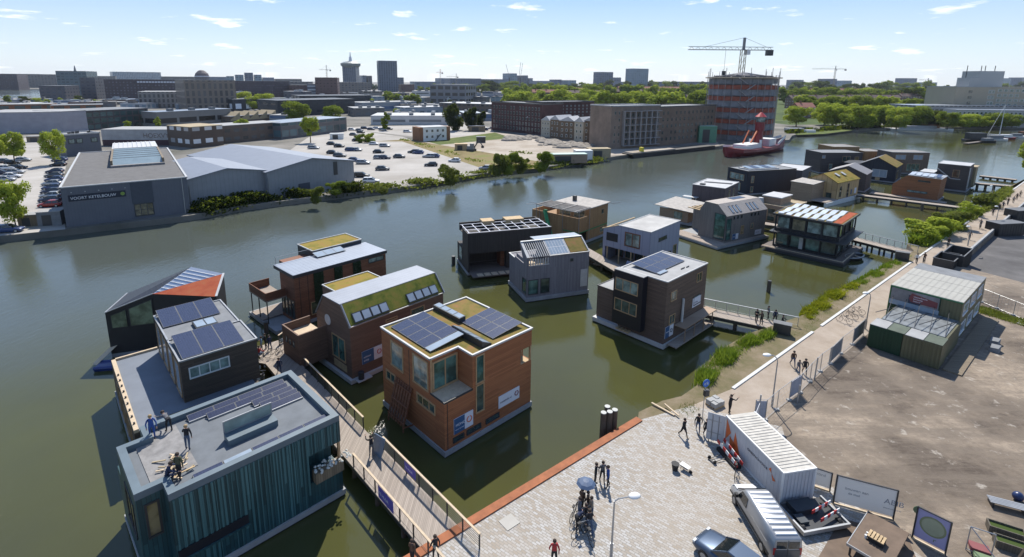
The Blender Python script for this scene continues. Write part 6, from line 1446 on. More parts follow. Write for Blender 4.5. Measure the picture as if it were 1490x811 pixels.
# ================= white shipping container =================
CT = House('shipping_container', 'white shipping container with orange arrow graphics and an open door', 'container', G(1133.7, 736.5, ZS)[:2], 11.5, ZS)
def cont():
 L_, W, Hh = 5.9, 2.42, 2.45
 k = mb('corr_container');
 for i in range(36):
  y = L_*i/36; d = .014 if i % 2 else 0; k.box(d, W-d, y, y+L_/36, .14, Hh-.02)
 CT.part(k, 'wall')
 e = mb('corr_container')
 for i in range(9): e.box(.12+i*.26, .25+i*.26, -.03, 0, .25, Hh-.15)
 CT.part(e, 'end_wall_rib')
 r = mb('container_roof'); r.box(-.01, W+.01, -.01, L_+.01, Hh-.02, Hh+.02)
 for i in range(20): y = .35+i*.27; r.box(.12, W-.12, y, y+.13, Hh+.02, Hh+.05)
 CT.part(r, 'roof')
 f = mb('white_paint')
 for x in (-.03, W-.09):
  for y in (-.04, L_-.08): f.box(x, x+.12, y, y+.12, 0, Hh+.03)
 f.box(-.035, .05, .09, L_-.1, .02, .16); f.box(-.035, .06, .09, L_-.1, Hh-.06, Hh+.03); f.box(W-.06, W+.035, .09, L_-.1, Hh-.06, Hh+.03); f.box(.1, W-.1, -.05, .03, Hh-.06, Hh+.03); f.box(.1, W-.1, -.05, .03, .02, .16); CT.part(f, 'frame')
 d = mb('corr_container'); d.hexa([(-.1, L_, .15), (-.04, L_, .15), (-.95, L_+.75, .15), (-1.01, L_+.75, .15)], [(-.1, L_, Hh-.05), (-.04, L_, Hh-.05), (-.95, L_+.75, Hh-.05), (-1.01, L_+.75, Hh-.05)]); o = CT.part(d, 'door')
 q = mb('galv')
 for z in (.8, 1.8): q.beam((-.12, L_+.05, z), (-.98, L_+.7, z), .04, .06)
 for s_ in (.3, .7): q.beam((-.12-.88*s_, L_+.03+.7*s_, .2), (-.12-.88*s_, L_+.03+.7*s_, 2.3), .05, .05)
 q.build('lock_rod', o)
 d = mb('corr_container'); d.hexa([(W+.05, L_, .15), (W+.1, L_, .15), (W+1.2, L_+1.0, .15), (W+1.15, L_+1.0, .15)], [(W+.05, L_, Hh-.05), (W+.1, L_, Hh-.05), (W+1.2, L_+1.0, Hh-.05), (W+1.15, L_+1.0, Hh-.05)]); CT.part(d, 'door')
 g = mb('orange_logo')
 X = -.006
 for tri_ in (((5.75, .6), (5.2, 1.5), (5.75, 2.3)), ((5.2, .3), (4.5, .9), (5.3, 1.2)), ((4.75, 1.9), (4.0, .3), (4.9, .3))):
  g.ext([(X, y, z) for y, z in tri_], (-.012, 0, 0))
 CT.part(g, 'arrow_graphic'); g = mb('orange_logo'); g.ext([(X, 1.25, 1.75), (X, 1.05, 2.0), (X, .98, 1.65)], (-.012, 0, 0)); g.ext([(X, .95, 1.6), (X, .55, 1.35), (X, .8, 1.2)], (-.012, 0, 0)); CT.part(g, 'small_logo')
 text('GREENCHOICE', .24, CT.o, (-.02, 3.4, 1.55), (pi/2, 0, -pi/2), 'text_dark', sx=1.25)
 k = mb('rubber'); k.box(-.25, -.1, .3, L_, 0, .1)
cont()
# trailer / ballast tray with red-white barrier planks in front
def rw_plank(p, q, lab, w=.18, n=8, z=0):
 p, q = Vector(p), Vector(q); t = thing('barrier_plank', lab, 'barrier', tuple(p)); q = q-p
 for i in range(n):
  k = mb('red_paint' if i % 2 == 0 else 'white_paint'); a, b = q*(i/n), q*((i+1)/n); k.beam(a, b, .05, w, up=(0, 0, 1)); k.build('stripe', t)
 return t
c2 = lambda x, y, z=.0: CT.wor(x, y, z)
for (x0, y0, x1, y1, z, lab) in ((-.75, 5.6, -.7, 3.3, .7, 'outer red and white barrier plank leaning by the container'), (-.4, 5.4, -.38, 3.2, .9, 'inner red and white barrier plank leaning by the container')):
 rw_plank(c2(x0, y0, z), c2(x1, y1, z-.35), lab, .28, 7)
k = mb('rubber'); k.box(-.85, -.3, 3.4, 5.5, .0, .25); tag(k.build('rubber_ballast', loc=CT.wor(0, 0), rz=CT.h), 'dark rubber ballast under the barrier planks', 'ballast')
TR = thing('flatbed_trailer', 'flat grey trailer deck in front of the white container end', 'trailer', CT.wor(0, 0), CT.h)
k = mb('galv'); k.box(-.4, 2.9, -2.5, -2.38, .25, .5); k.box(-.4, -.28, -2.38, -.2, .25, .5); k.box(2.78, 2.9, -2.38, -.2, .25, .5); k.build('side_board', TR); k = mb('steel_dark'); k.box(-.28, 2.78, -2.38, -.2, .2, .36); k.build('deck', TR)
for x, y in ((-.2, -2.0), (2.4, -2.0), (-.2, -.8), (2.4, -.8)): w = mb('rubber'); w.tube((x, y, .24), (x+.25, y, .24), .24, 12); w.build('wheel', TR)
k = mb('tarp_dark'); k.box(.2, 1.8, -1.2, -.3, .36, .65); k.box(-.1, .5, -1.9, -1.25, .36, .55); tag(k.build('covered_load', loc=CT.wor(0, 0), rz=CT.h), 'dark tarpaulin-covered load on the flat trailer', 'load')
rw_plank(c2(1.0, -1.5, .75), c2(2.8, -1.0, .75), 'rear red and white barrier plank on the flat trailer', .24, 6); rw_plank(c2(1.1, -2.1, .7), c2(2.9, -1.6, .7), 'front red and white barrier plank on the flat trailer', .24, 6)
# wheelbarrow, bucket, sign post, pallet of bricks
WB = thing('wheelbarrow', 'grey wheelbarrow standing on the square', 'wheelbarrow', G(996, 684, ZS), radians(-50)); k = mb('steel_dark'); k.hexa([(-.3, -.2, .35), (.4, -.2, .3), (.4, .2, .3), (-.3, .2, .35)], [(-.5, -.35, .65), (.6, -.3, .6), (.6, .3, .6), (-.5, .35, .65)], 'galv'); k.build('tray', WB); k = mb('rubber'); k.tube((.75, -.05, .2), (.75, .05, .2), .2, 12); k.build('wheel', WB); k = mb('steel_dark')
for y in (-.25, .25): k.tube((.75, y*.3, .2), (-1.0, y*1.3, .55), .02, 6); k.tube((-.3, y, .4), (-.35, y, 0), .02, 6)
k.build('handle', WB); WB.scale = (.62, .62, .62)
k = mb('rubber'); k.lathe([(.18, 0), (.26, .5), (.28, .5), (.28, .52)], (0, 0, 0), 14); tag(k.build('bucket', loc=G(982, 684, ZS)), 'black bucket left of the wheelbarrow', 'bucket')
TRL = thing('hand_trolley', 'black hand trolley lying on the square between van and barrier planks', 'trolley', G(1035, 672, ZS), radians(20)); k = mb('steel_dark'); k.beam((0, -.2, .1), (1.0, -.2, .15), .04, .04); k.beam((0, .2, .1), (1.0, .2, .15), .04, .04); k.beam((0, -.25, .1), (0, .25, .1), .15, .05); k.build('frame', TRL);
for y in (-.28, .28): k = mb('rubber'); k.tube((.05, y-.03, .15), (.05, y+.03, .15), .14, 12); k.build('wheel', TRL)
bike(1070, 690, ZS, 60, 'bicycle standing between the white container and the silver van')
sp = G(1022, 608, ZS); st = thing('road_sign', 'round blue cycle path sign on a grey pole near the reeds', 'road sign', sp, radians(-70)); hs = ztop(sp, 554)-ZS; k = mb('galv'); k.tube((0, 0, 0), (0, 0, hs), .035, 8); k.build('pole', st); k = mb('blue_sign'); k.tube((.04, 0, hs-.2), (.07, 0, hs-.2), .34, 20); o = k.build('sign_disc', st)
k = mb('white_paint'); X = .085
for y in (-.13, .13):
 for i in range(8): a, b = 2*pi*i/8, 2*pi*(i+1)/8; k.tube((X, y+cos(a)*.08, hs-.25+sin(a)*.08), (X, y+cos(b)*.08, hs-.25+sin(b)*.08), .012, 4)
k.tube((X, -.13, hs-.25), (X, 0, hs-.12), .012, 4); k.tube((X, 0, hs-.12), (X, .13, hs-.25), .012, 4); k.tube((X, .08, hs-.05), (X, .13, hs-.25), .012, 4); k.build('bicycle_symbol', o)
k = mb('steel_dark'); k.box(.03, .3, -.2, .2, hs-1.25, hs-.75); k.build('waste_box', st)
pl = thing('stone_pallet', 'pallet stacked with pale paving stones near the blue cycle sign', 'pallet', G(1040, 590, ZS), radians(30)); k = mb('raw_wood')
for i in range(5): k.box(-.6, .6, -.5+i*.22, -.38+i*.22, 0, .14)
k.build('pallet_base', pl)
for i in range(3):
 for j in range(2): k = mb('concrete'); k.box(-.58+i*.4, -.2+i*.4, -.48+j*.5, -.02+j*.5, .14, .5+.05*((i+j) % 2)); k.build('stone_stack', pl)
k = mb('steel_dark'); k.box(-.5, .5, -.45, .45, 0, .03); tag(k.build('drain_cover', loc=G(741, 760, ZS+.012), rz=radians(38)), 'dark square drain cover in the pale paving', 'drain cover')
k = mb('pale_wood'); k.beam((0, 0, .1), (-1.4, 1.6, .15), .15, .08); k.beam((.3, -.2, .2), (-.4, 1.3, .25), .12, .08); tag(k.build('timber_beam', loc=G(981, 606, ZS)), 'loose pale timber beams on the bank near the quay tip', 'timber beams')
# ================= site fence along the path =================
def mesh_fence(name, lab, pts, h=1.9, post='galv', step=.35, banner=None, z=ZS):
 t = thing(name, lab, 'fence', (*pts[0], z))
 o0 = Vector((*pts[0], 0)); P = [Vector((*p, 0))-o0 for p in pts]
 for i, (a, b) in enumerate(zip(P, P[1:])):
  up = Vector((0, 0, h)); k = mb(post);
  k.tube(a, a+up, .035, 6); k.tube(a+up*.98, b+up*.98, .02, 5); k.tube(a+up*.05, b+up*.05, .02, 5)
  n = int((b-a).length/step)
  for j in range(1, n): q = a.lerp(b, j/n); k.tube(q+up*.05, q+up*.98, .007, 3, cap=False)
  for j in range(1, 5): k.tube(a+up*j/5, b+up*j/5, .006, 3, cap=False)
  pn = k.build('fence_panel', t)
  if banner and i in banner:
   d = (b-a); nn = Vector((-d.y, d.x, 0)).normalized()*.03; m_ = banner[i]; q = mb(m_); lo, hi = .12*h, .92*h; e1, e2 = a.lerp(b, .04), a.lerp(b, .96)
   q.ext([e1+Vector((0, 0, lo)), e2+Vector((0, 0, lo)), e2+Vector((0, 0, hi)), e1+Vector((0, 0, hi))], nn); q.build('banner', pn)
  f = mb('concrete'); f.box(a.x-.2, a.x+.2, a.y-.12, a.y+.12, 0, .14); f.build('foot', t)
 k = mb(post); k.tube(P[-1], P[-1]+Vector((0, 0, h)), .035, 6); k.build('post', t)
 return t
fp = [G(x, y, ZS)[:2] for x, y in ((1097, 612), (1113, 612), (1130, 597), (1148, 583), (1164, 572), (1178, 556), (1193, 541), (1208, 530), (1223, 515), (1240, 502), (1256, 487))]
mesh_fence('site_fence', 'long mesh site fence with hung banners between the path and the dirt lot', fp, 1.9, step=.25, banner={0: 'banner_lilac', 3: 'banner_lilac', 7: 'banner_grey', 9: 'banner_grey'})
for i, (x, y, h) in enumerate(((1102, 613, 2.3), (1160, 586, 1.6), (1185, 553, 2.2), (1206, 531, 1.8))):
 k = mb('galv'); k.tube((0, 0, 0), (.1, .1, h), .06, 8); tag(k.build('fence_post', loc=G(x, y, ZS)), ['tall grey bent post nearest the container at the fence', 'short post with pale foot at the fence gap', 'tall grey post beyond the fence gap', 'grey post halfway along the farther fence'][i], 'post')
# banners on frames along the square (right)
def frame_sign(pA, pB, yt, lab, lines, mat='cloth_white', z=ZS, z0=.25, disc=None):
 A, B = G(*pA, z), G(*pB, z); rz = math.atan2(B.y-A.y, B.x-A.x); ln = (B-A).length; h = max(1.2, ztop(A, yt)-z)
 t = thing('site_banner', lab, 'banner', A, rz); k = mb(mat); k.box(0, ln, -.02, .02, z0, h); o = k.build('cloth', t)
 for x in (0, ln): k = mb('steel_dark'); k.box(x-.04, x+.04, -.05, .05, 0, h+.05); k.build('post', t)
 k = mb('steel_dark'); k.box(0, ln, -.04, .04, h, h+.05); k.build('top_rail', t); k = mb('pale_wood'); k.box(0, ln, -.06, .06, .0, .1); k.build('base_board', t)
 for (s_, x, z_, sz, m_) in lines: text(s_, sz, o, (x, -.03, z_), (pi/2, 0, 0), m_)
 return t, ln, h, o
t, ln, h, o = frame_sign((1212, 733), (1299, 757), 692, 'wide white site banner with green logo and lettering beside the brown platform', [('ABIB', 2.6, 1.05, .5, 'text_grey'), ('bouwen aan', .5, 1.3, .26, 'text_grey'), ('de stad', .7, 1.0, .22, 'text_grey'), ('www.noord.nl', 2.6, .7, .16, 'text_grey')])
k = mb('logo_green'); k.tube((4.35, -.025, 1.2), (4.35, -.045, 1.2), .28, 14); k.build('logo', o)
t, ln, h, o = frame_sign((1160, 700), (1207, 716), 674, 'white site banner with green emblem just behind the container end', [('noord', .8, 1.0, .3, 'text_grey')])
t, ln, h, o = frame_sign((1327, 783), (1375, 808), 738, 'violet site banner with a round olive emblem', [('r', .9, .45, .4, 'logo_green')], 'cloth_violet')
k = mb('disc_olive'); k.tube((ln*.52, -.021, h*.62), (ln*.52, -.035, h*.62), .62, 24); q = k.build('emblem', o); k = mb('disc_light'); k.tube((ln*.52, -.036, h*.62), (ln*.52, -.042, h*.62), .52, 24); k.build('emblem_centre', q)
# ================= container stack (green office) =================
BS = G(1365.4, 538.7, ZS)
GB = House('container_office', 'stack of green and olive site containers with a mural banner and a cream ribbed roof', 'container stack', (BS.x, BS.y), 39, ZS)
def barracks():
 lo = GB.L(1260, 505.4)[0]; h1 = 2.45
 t0 = GB.T(1296.6, 415.5, 4.5); t1 = GB.T(1402, 441.5, 4.5); t2 = GB.T(1435.3, 404.4, 4.5); zt = 4.5; x0 = (t0[0]+t1[0])/2; y1 = t0[1]; y0 = t1[1]; x1 = t2[0]
 d = 2.2
 for a, b_, m in ((0, lo*.52, 'corr_olive'), (lo*.52, lo, 'corr_green')):
  k = mb(m); k.box(0, d, a+.02, b_-.02, .05, h1);
  for i in range(int((b_-a)/.35)): k.box(-.04, 0, a+.15+i*.35, a+.32+i*.35, .2, h1-.15)
  GB.part(k, 'lower_container')
 r = mb('roof_gravel')
 for i in range(4): y = lo*i/4; r.box(-.02, d, y+.03, y+lo/4-.03, h1+.0, h1+.06, 'pale_roof' if i in (1, 3) else 'green_roof')
 GB.part(r, 'lower_roof')
 k = mb('corr_olive'); k.box(d+.05, x0-.02, 0.1, lo-.3, h1*.0+.05, h1+.02); GB.part(k, 'middle_container'); k = mb('tarp_pale'); k.box(d+.1, x0-.1, .3, lo-.4, h1+.03, h1+.09); GB.part(k, 'pale_cover')
 k = mb('steel_dark')
 for i in range(5): y = .3+i*(lo-1)/4; k.beam((d+.1, y, h1+.06), (x0-.05, y+.9, h1+.9), .05, .05); k.beam((x0-.05, y, h1+.06), (d+.1, y+.9, h1+.6), .05, .05)
 GB.part(k, 'steel_strut')
 for z0, z1 in ((.05, 2.2), (2.25, zt)):
  k = mb('corr_olive'); k.box(x0, x1, y0, y0+(y1-y0)*.28, z0, z1); GB.part(k, 'olive_container'); k = mb('corr_green'); k.box(x0, x1, y0+(y1-y0)*.285, y1, z0, z1); GB.part(k, 'green_container')
 # mural banner: plain generic panels in the same colours
 yb0, yb1 = y0+(y1-y0)*.3, y1-.12
 k = mb('mural_grey'); k.box(x0-.05, x0, yb0, yb1, 2.5, zt-.12); o = GB.part(k, 'mural_banner')
 k = mb('mural_dark'); n = 12
 cy, cz, r_ = yb0+(yb1-yb0)*.62, 2.7, 1.15
 k.ext([(x0-.055, cy+cos(pi*i/n)*r_, cz+sin(pi*i/n)*r_*1.1) for i in range(n//2, n+1)]+[(x0-.055, cy, cz)], (-.01, 0, 0)); k.build('dark_dome_shape', o)
 k = mb('mural_red'); k.ext([(x0-.055, yb0+.1, 3.2), (x0-.055, yb0+2.4, 3.2), (x0-.055, yb0+2.6, 3.55), (x0-.055, yb0+2.4, 4.2), (x0-.055, yb0+.1, 3.85)], (-.012, 0, 0)); k.build('red_arrow_panel', o)
 for i, s_ in enumerate(('nieuwbouw', 'te koop', 'noord')): text(s_, .26, o, (x0-.075, yb0+2.2, 3.8-i*.25), (pi/2, 0, -pi/2), 'text_white')
 k = mb('blue_strip'); k.box(x0-.09, x0-.055, yb0-.1, yb1+.05, 2.45, 3.0); k.build('pale_blue_strip', o)
 r = mb('corr_roof'); n = 4
 for i in range(n): xa = x0+(x1-x0)*i/n; r.box(xa+.03, xa+(x1-x0)/n-.03, y0-.02, y1+.02, zt+.003, zt+.08, 'corr_roof' if i < 3 else 'grey_roof')
 GB.part(r, 'roof')
 k = mb('white_paint')
 k = mb('green_trim'); k.box(x0-.06, x0, y1-.1, y1+.03, 0, zt+.02); k.box(x0-.06, x0, y0, y1, zt-.1, zt+.01); GB.part(k, 'frame')
 for z in (.6, 2.8):
  for i in range(3): window(GB, 'R', y0, x0+.7+i*(x1-x0-1)/3, x0+.7+(i+.7)*(x1-x0-1)/3, z, z+1.3, glass='glass_sky', frame='white_paint')
 k = mb('oldwood_v'); k.box(.3, x1-1.0, y0-1.9, y0-.5, .0, .12); tag(k.build('board_walk', loc=GB.wor(0, 0), rz=GB.h), 'walkway of grey boards beside the green container stack', 'walkway')
 for i, (u, v) in enumerate(((x0+.6, y0-3.3), (x0+2.6, y0-3.0))):
  k = mb('banner_grey'); k.hexa([(u, v, 0), (u+1.0, v, 0), (u+1.0, v+.8, 0), (u, v+.8, 0)], [(u+.05, v+.1, .5), (u+.9, v, .62), (u+.95, v+.75, .55), (u, v+.7, .45)]); tag(k.build('covered_bundle', loc=GB.wor(0, 0), rz=GB.h), ['nearer', 'farther'][i]+' grey wrapped bundle in the shade of the container stack', 'bundle')
 for i, (u, v) in enumerate(((x1-.2, y0-4.4), (x1-1.5, y0-5.8))):
  k = mb('concrete'); k.box(u, u+1.8, v, v+1.1, 0, .08); tag(k.build('concrete_slab', loc=GB.wor(0, 0), rz=GB.h), ['left', 'right'][i]+' pale concrete slab on the dirt by the container stack', 'slab')
barracks()
def skip(px, py, L_, W, Hh, rz, lab, mat='steel_dark', z=.35, lid=False):
 t = thing('skip_container', lab, 'skip', G(px, py, z), radians(rz)); k = mb(mat); e = .12
 if lid: k.box(0, L_, 0, W, .1, Hh)
 else:
  k.box(0, L_, 0, e, .1, Hh); k.box(0, L_, W-e, W, .1, Hh); k.box(0, e, e, W-e, .1, Hh); k.box(L_-e, L_, e, W-e, .1, Hh); k.box(e, L_-e, e, W-e, .1, .3)
 for i in range(int(L_/.6)): k.box(.2+i*.6, .28+i*.6, -.05, 0, .1, Hh-.1)
 k.build('body', t); k = mb('steel_mid'); k.box(-.05, L_+.05, -.06, .08, Hh, Hh+.08); k.box(-.05, L_+.05, W-.08, W+.06, Hh, Hh+.08); k.box(-.05, .08, .08, W-.08, Hh, Hh+.08); k.box(L_-.08, L_+.05, .08, W-.08, Hh, Hh+.08); k.build('rim', t)
 if lid: k = mb('steel_mid'); k.box(.1, L_-.1, .1, W-.1, Hh+.002, Hh+.06); k.build('lid', t); text('4A', .9, t, (L_+.02, .6, .6), (pi/2, 0, pi/2), 'text_white')
 return t
skip(1384, 402, 5, 2.4, 2.2, 39, 'open black rubbish skip nearest the container stack'); skip(1398, 398, 6, 2.5, 2.6, 39, 'larger open black rubbish skip just behind the first one')
skip(1452, 345, 6, 2.5, 2.4, 10, 'dark grey closed container with white lettering on the asphalt yard', lid=True); skip(1478, 324, 6, 2.5, 2.4, 10, 'second grey closed container at the right edge of the yard', lid=True)
a = G(1428, 440, ZS)[:2]; b_ = G(1500, 470, ZS)[:2]
mesh_fence('yard_fence', 'thin mesh fence between the dirt lot and the asphalt yard', [a, tuple(Vector(a).lerp(Vector(b_), .33)), tuple(Vector(a).lerp(Vector(b_), .66)), b_], 1.8)
# platform with a pallet stack, crates, cable drum, trunk at the right edge
PA, PB, PC = G(1266.3, 745.4, 2.1), G(1326, 777.5, 2.1), G(1233, 790.8, 2.1)
rz = math.atan2(PB.y-PA.y, PB.x-PA.x); PF = thing('timber_platform', 'raised square brown timber platform in the lower right of the picture', 'platform', (PC.x, PC.y, ZS), rz)
dx = (PB-PA).length; dyv = PA-PC; dy = -dyv.x*sin(rz)+dyv.y*cos(rz)
k = mb('brown_ply'); k.box(0, dx, 0, dy, .68, .8); k.build('deck', PF); k = mb('galv'); k.box(-.04, 0, -.04, dy+.04, .66, .82); k.box(0, dx, -.04, 0, .66, .82); k.build('edge_strip', PF); k = mb('steel_dark')
for x, y in ((.1, .1), (dx-.2, .1), (.1, dy-.2), (dx-.2, dy-.2)): k.box(x, x+.1, y, y+.1, 0, .68)
k.build('leg', PF)
pt = thing('crate_stack', 'pale slatted pallet on a dark crate on the brown platform', 'pallet stack', G(1262, 786, 2.1), rz); k = mb('black_wall'); k.box(0, .75, 0, .55, 0, .25); k.build('crate', pt); k = mb('raw_wood')
for i in range(5): k.box(-.05+i*.17, .07+i*.17, -.05, .6, .3, .34)
for y in (0, .25, .5): k.box(0, .75, y, y+.06, .25, .3)
k.build('slatted_top', pt); k = mb('white_paint'); k.tube((-.12, .1, 0), (-.12, .1, .2), .07, 8); k.tube((-.12, .35, 0), (-.12, .35, .22), .06, 8); k.build('paint_pot', pt)
k = mb('brown_ply'); k.poly([(*G(1180, 830, ZS)[:2], ZS+.03), (*G(1340, 830, ZS)[:2], ZS+.03), (*G(1320, 780, ZS)[:2], ZS+.03), (*G(1232, 757, ZS)[:2], ZS+.03), (*G(1215, 770, ZS)[:2], ZS+.03)]); tag(k.build('hard_standing'), kind='structure')
for i, (x, y) in enumerate(((1458, 770), (1468, 792))):
 t = thing('planter_box', ['upper', 'lower'][i]+' dark timber box of two open planter boxes at the right edge', 'planter', G(x-20, y+5, ZS), radians(-30)); k = mb('dark_fence'); L_, W = 1.7, .7; k.box(0, L_, 0, .06, 0, .5); k.box(0, L_, W-.06, W, 0, .5); k.box(0, .06, .06, W-.06, 0, .5); k.box(L_-.06, L_, .06, W-.06, 0, .5); k.build('box', t); k = mb('woodland_floor'); k.box(.06, L_-.06, .06, W-.06, .05, .38); k.build('soil', t)
k = mb('galv')
for i in range(5): k.box(0, 1.9, i*.14, i*.14+.1, .35, .4)
k.box(.1, .2, 0, .7, 0, .35, 'steel_dark'); k.box(1.7, 1.8, 0, .7, 0, .35, 'steel_dark'); tag(k.build('slatted_bench', loc=G(1440, 738, ZS), rz=radians(-25)), 'grey slatted bench near the right edge', 'bench')
k = mb('blue_ball'); k.lathe([(.02, -.3), (.18, -.25), (.28, -.12), (.31, 0), (.28, .12), (.18, .25), (.02, .3)], (0, 0, .3), 16); tag(k.build('cable_drum', loc=G(1480, 728, ZS), smooth=True), 'dark blue round drum above the grey slatted bench', 'drum')
k = mb('galv')
for (a, b) in (((0, 0, 0), (0, 0, 1.6)), ((1.1, 0, 0), (1.1, 0, 1.6)), ((0, 0, 1.6), (1.1, 0, 1.6)), ((0, 0, .1), (1.3, -.9, .4)), ((0, 0, 1.6), (1.3, -.9, .4))): k.tube(a, b, .03, 6)
k.box(.1, 1.0, -.3, .3, .3, .5, 'mural_red'); k.box(.2, 1.2, -.8, -.35, .2, .4, 'logo_green'); tag(k.build('tool_rack', loc=G(1405, 800, ZS), rz=radians(-30)), 'metal frame rack with red and green boxes at the lower right', 'rack')
# ================= foliage =================
def leafcloud(pts_r, n, size, mat, seed, flat=1.0, shell=.35):
 rr = random.Random(seed); b = mb(mat)
 for _ in range(n):
  c, R_ = pts_r[rr.randrange(len(pts_r))]; th = rr.uniform(0, 2*pi); z = rr.uniform(-.75, 1); s_ = math.sqrt(1-z*z); q = R_*(shell+(1-shell)*rr.random()**.5)*rr.uniform(.85, 1.12)
  nrm_ = Vector((s_*cos(th), s_*sin(th), z)); p = Vector(c)+Vector((nrm_.x*q, nrm_.y*q, nrm_.z*q*flat))
  nn = (nrm_+Vector((rr.uniform(-.8, .8), rr.uniform(-.8, .8), rr.uniform(-.4, .9)))).normalized(); u = nn.orthogonal().normalized(); v = nn.cross(u); a = rr.uniform(0, 6.3); u, v = u*cos(a)+v*sin(a), v*cos(a)-u*sin(a); s1 = size*rr.uniform(.6, 1.4); s2 = s1*rr.uniform(.5, .9)
  b.poly([p-u*s1, p-v*s2*.8+u*s1*.2, p+u*s1, p+v*s2])
 return b.mesh('crown')
def tree_variant(seed, n=1500, size=.035, w=.34, lo=.32, mat='leaf_fresh', nl=11):
 rr = random.Random(seed); L_ = []
 for i in range(nl):
  z = rr.uniform(lo, .86); k = math.sin(pi*min(1, max(0, (z-lo*.6)/(1.08-lo*.6))))**.7; a = i*2.4+rr.uniform(-.5, .5); d = w*k*rr.uniform(.2, .85)
  L_.append(((cos(a)*d, sin(a)*d, z), w*rr.uniform(.25, .45)))
 cr_ = leafcloud(L_, n, size, mat, seed)
 t = mb('bark'); t.tube((0, 0, 0), (.005, 0, lo*1.1), .018, 8, .012); t.tube((.005, 0, lo*1.1), (0, .01, .8), .012, 6, .004)
 for (c, R_) in L_[:6]: z0 = lo*.8+.25*(c[2]-lo)*1.2; t.tube((0, 0, z0), c, .007, 5, .002)
 return cr_, t.mesh('trunk')
TV = D(f1=tree_variant(1, 4800, .024, nl=22), f2=tree_variant(2, 4800, .024, w=.3, nl=22), o1=tree_variant(3, 5200, .024, w=.4, lo=.22, nl=26), o2=tree_variant(4, 5200, .028, w=.46, lo=.2, nl=26), b1=tree_variant(5, 4600, .036, w=.5, lo=.12, nl=18), c1=tree_variant(6, 3600, .03, w=.24, lo=.12, nl=18), w1=tree_variant(7, 1900, .055, w=.48, lo=.18, nl=16), w2=tree_variant(8, 1900, .055, w=.42, lo=.2, nl=16))
def tree(px, base, top, lab, var='f1', mat='leaf_fresh', group=None, z=None, wx=1.0, name='tree', P=None, h=None):
 z = ZN if z is None else z; p = P or G(px, base, z); h = h or max(2.0, ztop(p, top)-z); cr_, tr = TV[var]
 t = thing(name, lab, 'tree' if name != 'bush' else 'bush', (p[0], p[1], z), random.uniform(0, 6.3), group); t.scale = (h*wx, h*wx, h)
 c = bpy.data.objects.new('crown', cr_); COL.objects.link(c); c.parent = t; c.material_slots[0].link = 'OBJECT'; c.material_slots[0].material = MATS[mat]
 c = bpy.data.objects.new('trunk', tr); COL.objects.link(c); c.parent = t; return t
def inpoly(p, P):
 r = False; j = len(P)-1
 for i in range(len(P)):
  if (P[i][1] > p[1]) != (P[j][1] > p[1]) and p[0] < (P[j][0]-P[i][0])*(p[1]-P[i][1])/(P[j][1]-P[i][1])+P[i][0]: r = not r
  j = i
 return r
def reeds(px, z, n, h0, h1, mat, lab, seed=1, blades=6, wdt=.035, spread=.18, name='reeds', lean=.25, kind='stuff'):
 P = PX(px, z); rr = random.Random(seed); xs = [p[0] for p in P]; ys = [p[1] for p in P]; b = mb(mat); k = 0; tries = 0
 while k < n and tries < n*60:
  tries += 1; x, y = rr.uniform(min(xs), max(xs)), rr.uniform(min(ys), max(ys))
  if not inpoly((x, y), P): continue
  k += 1; hh_ = rr.uniform(h0, h1)*(.6+.6*abs(sin(x*.9)*cos(y*.8)))
  for _ in range(blades):
   bx, by = x+rr.gauss(0, spread), y+rr.gauss(0, spread); a = rr.uniform(0, 6.3); l_ = hh_*rr.uniform(.6, 1.1); d = Vector((cos(a), sin(a), 0)); s_ = Vector((-sin(a), cos(a), 0))*wdt*rr.uniform(.7, 1.4); p0 = Vector((bx, by, z-.1)); p1 = p0+Vector((0, 0, l_*.6))+d*l_*lean*.3; p2 = p0+Vector((0, 0, l_*.95))+d*l_*lean
   b.poly([p0-s_, p0+s_, p1+s_*.9, p1-s_*.9]); b.poly([p1-s_*.9, p1+s_*.9, p2])
 o = b.build(name); tag(o, lab, 'plants' if kind else None, kind=kind); return o
reeds([(1014, 566), (1022, 545), (1045, 522), (1088, 498), (1130, 487), (1118, 500), (1080, 518), (1050, 545), (1028, 570)], ZS-.5, 2600, .7, 1.5, 'leaf_reed', 'fresh green reeds growing on the bank before the brown cube home', 1)
reeds([(1165, 462), (1185, 445), (1212, 428), (1250, 415), (1240, 425), (1205, 447), (1178, 470)], ZS-.4, 1900, .6, 1.1, 'leaf_yellow', 'bright yellow-green flowering plants along the bank', 2, wdt=.06, lean=.5)
reeds([(1240, 414), (1275, 396), (1310, 378), (1322, 376), (1290, 400), (1255, 418)], ZS-.4, 1600, .5, 1.0, 'leaf_reed', 'green grass growing between the yellow plants and the railed footbridge', 3, wdt=.05)
reeds([(1325, 357), (1345, 340), (1375, 325), (1400, 315), (1396, 330), (1370, 350), (1345, 362)], ZS-.4, 2600, 1.3, 2.4, 'leaf_reed', 'tall bushy willow scrub at the bend of the path', 4, wdt=.07, spread=.3, lean=.6)
reeds([(1395, 320), (1425, 303), (1440, 288), (1466, 275), (1470, 282), (1440, 306), (1408, 325)], ZS-.3, 2400, .7, 1.5, 'leaf_olive', 'olive scrub on the far stretch of bank beside the path', 5, wdt=.08, spread=.3, lean=.6)
reeds([(962, 603), (990, 596), (1012, 580), (1030, 585), (1000, 612), (975, 618)], ZS-.1, 350, .15, .4, 'leaf_olive', 'sparse low grass near the quay tip', 6, wdt=.02)
reeds([(1425, 455), (1500, 478), (1500, 470), (1428, 446)], ZS, 1200, .2, .5, 'leaf_olive', 'strip of rough grass at the yard fence', 7, wdt=.03)
reeds([(1140, 492), (1200, 452), (1260, 418), (1270, 420), (1215, 452), (1160, 490)], ZS, 260, .1, .3, 'leaf_olive', 'thin weeds on the bare verge by the kerb', 8, wdt=.02)
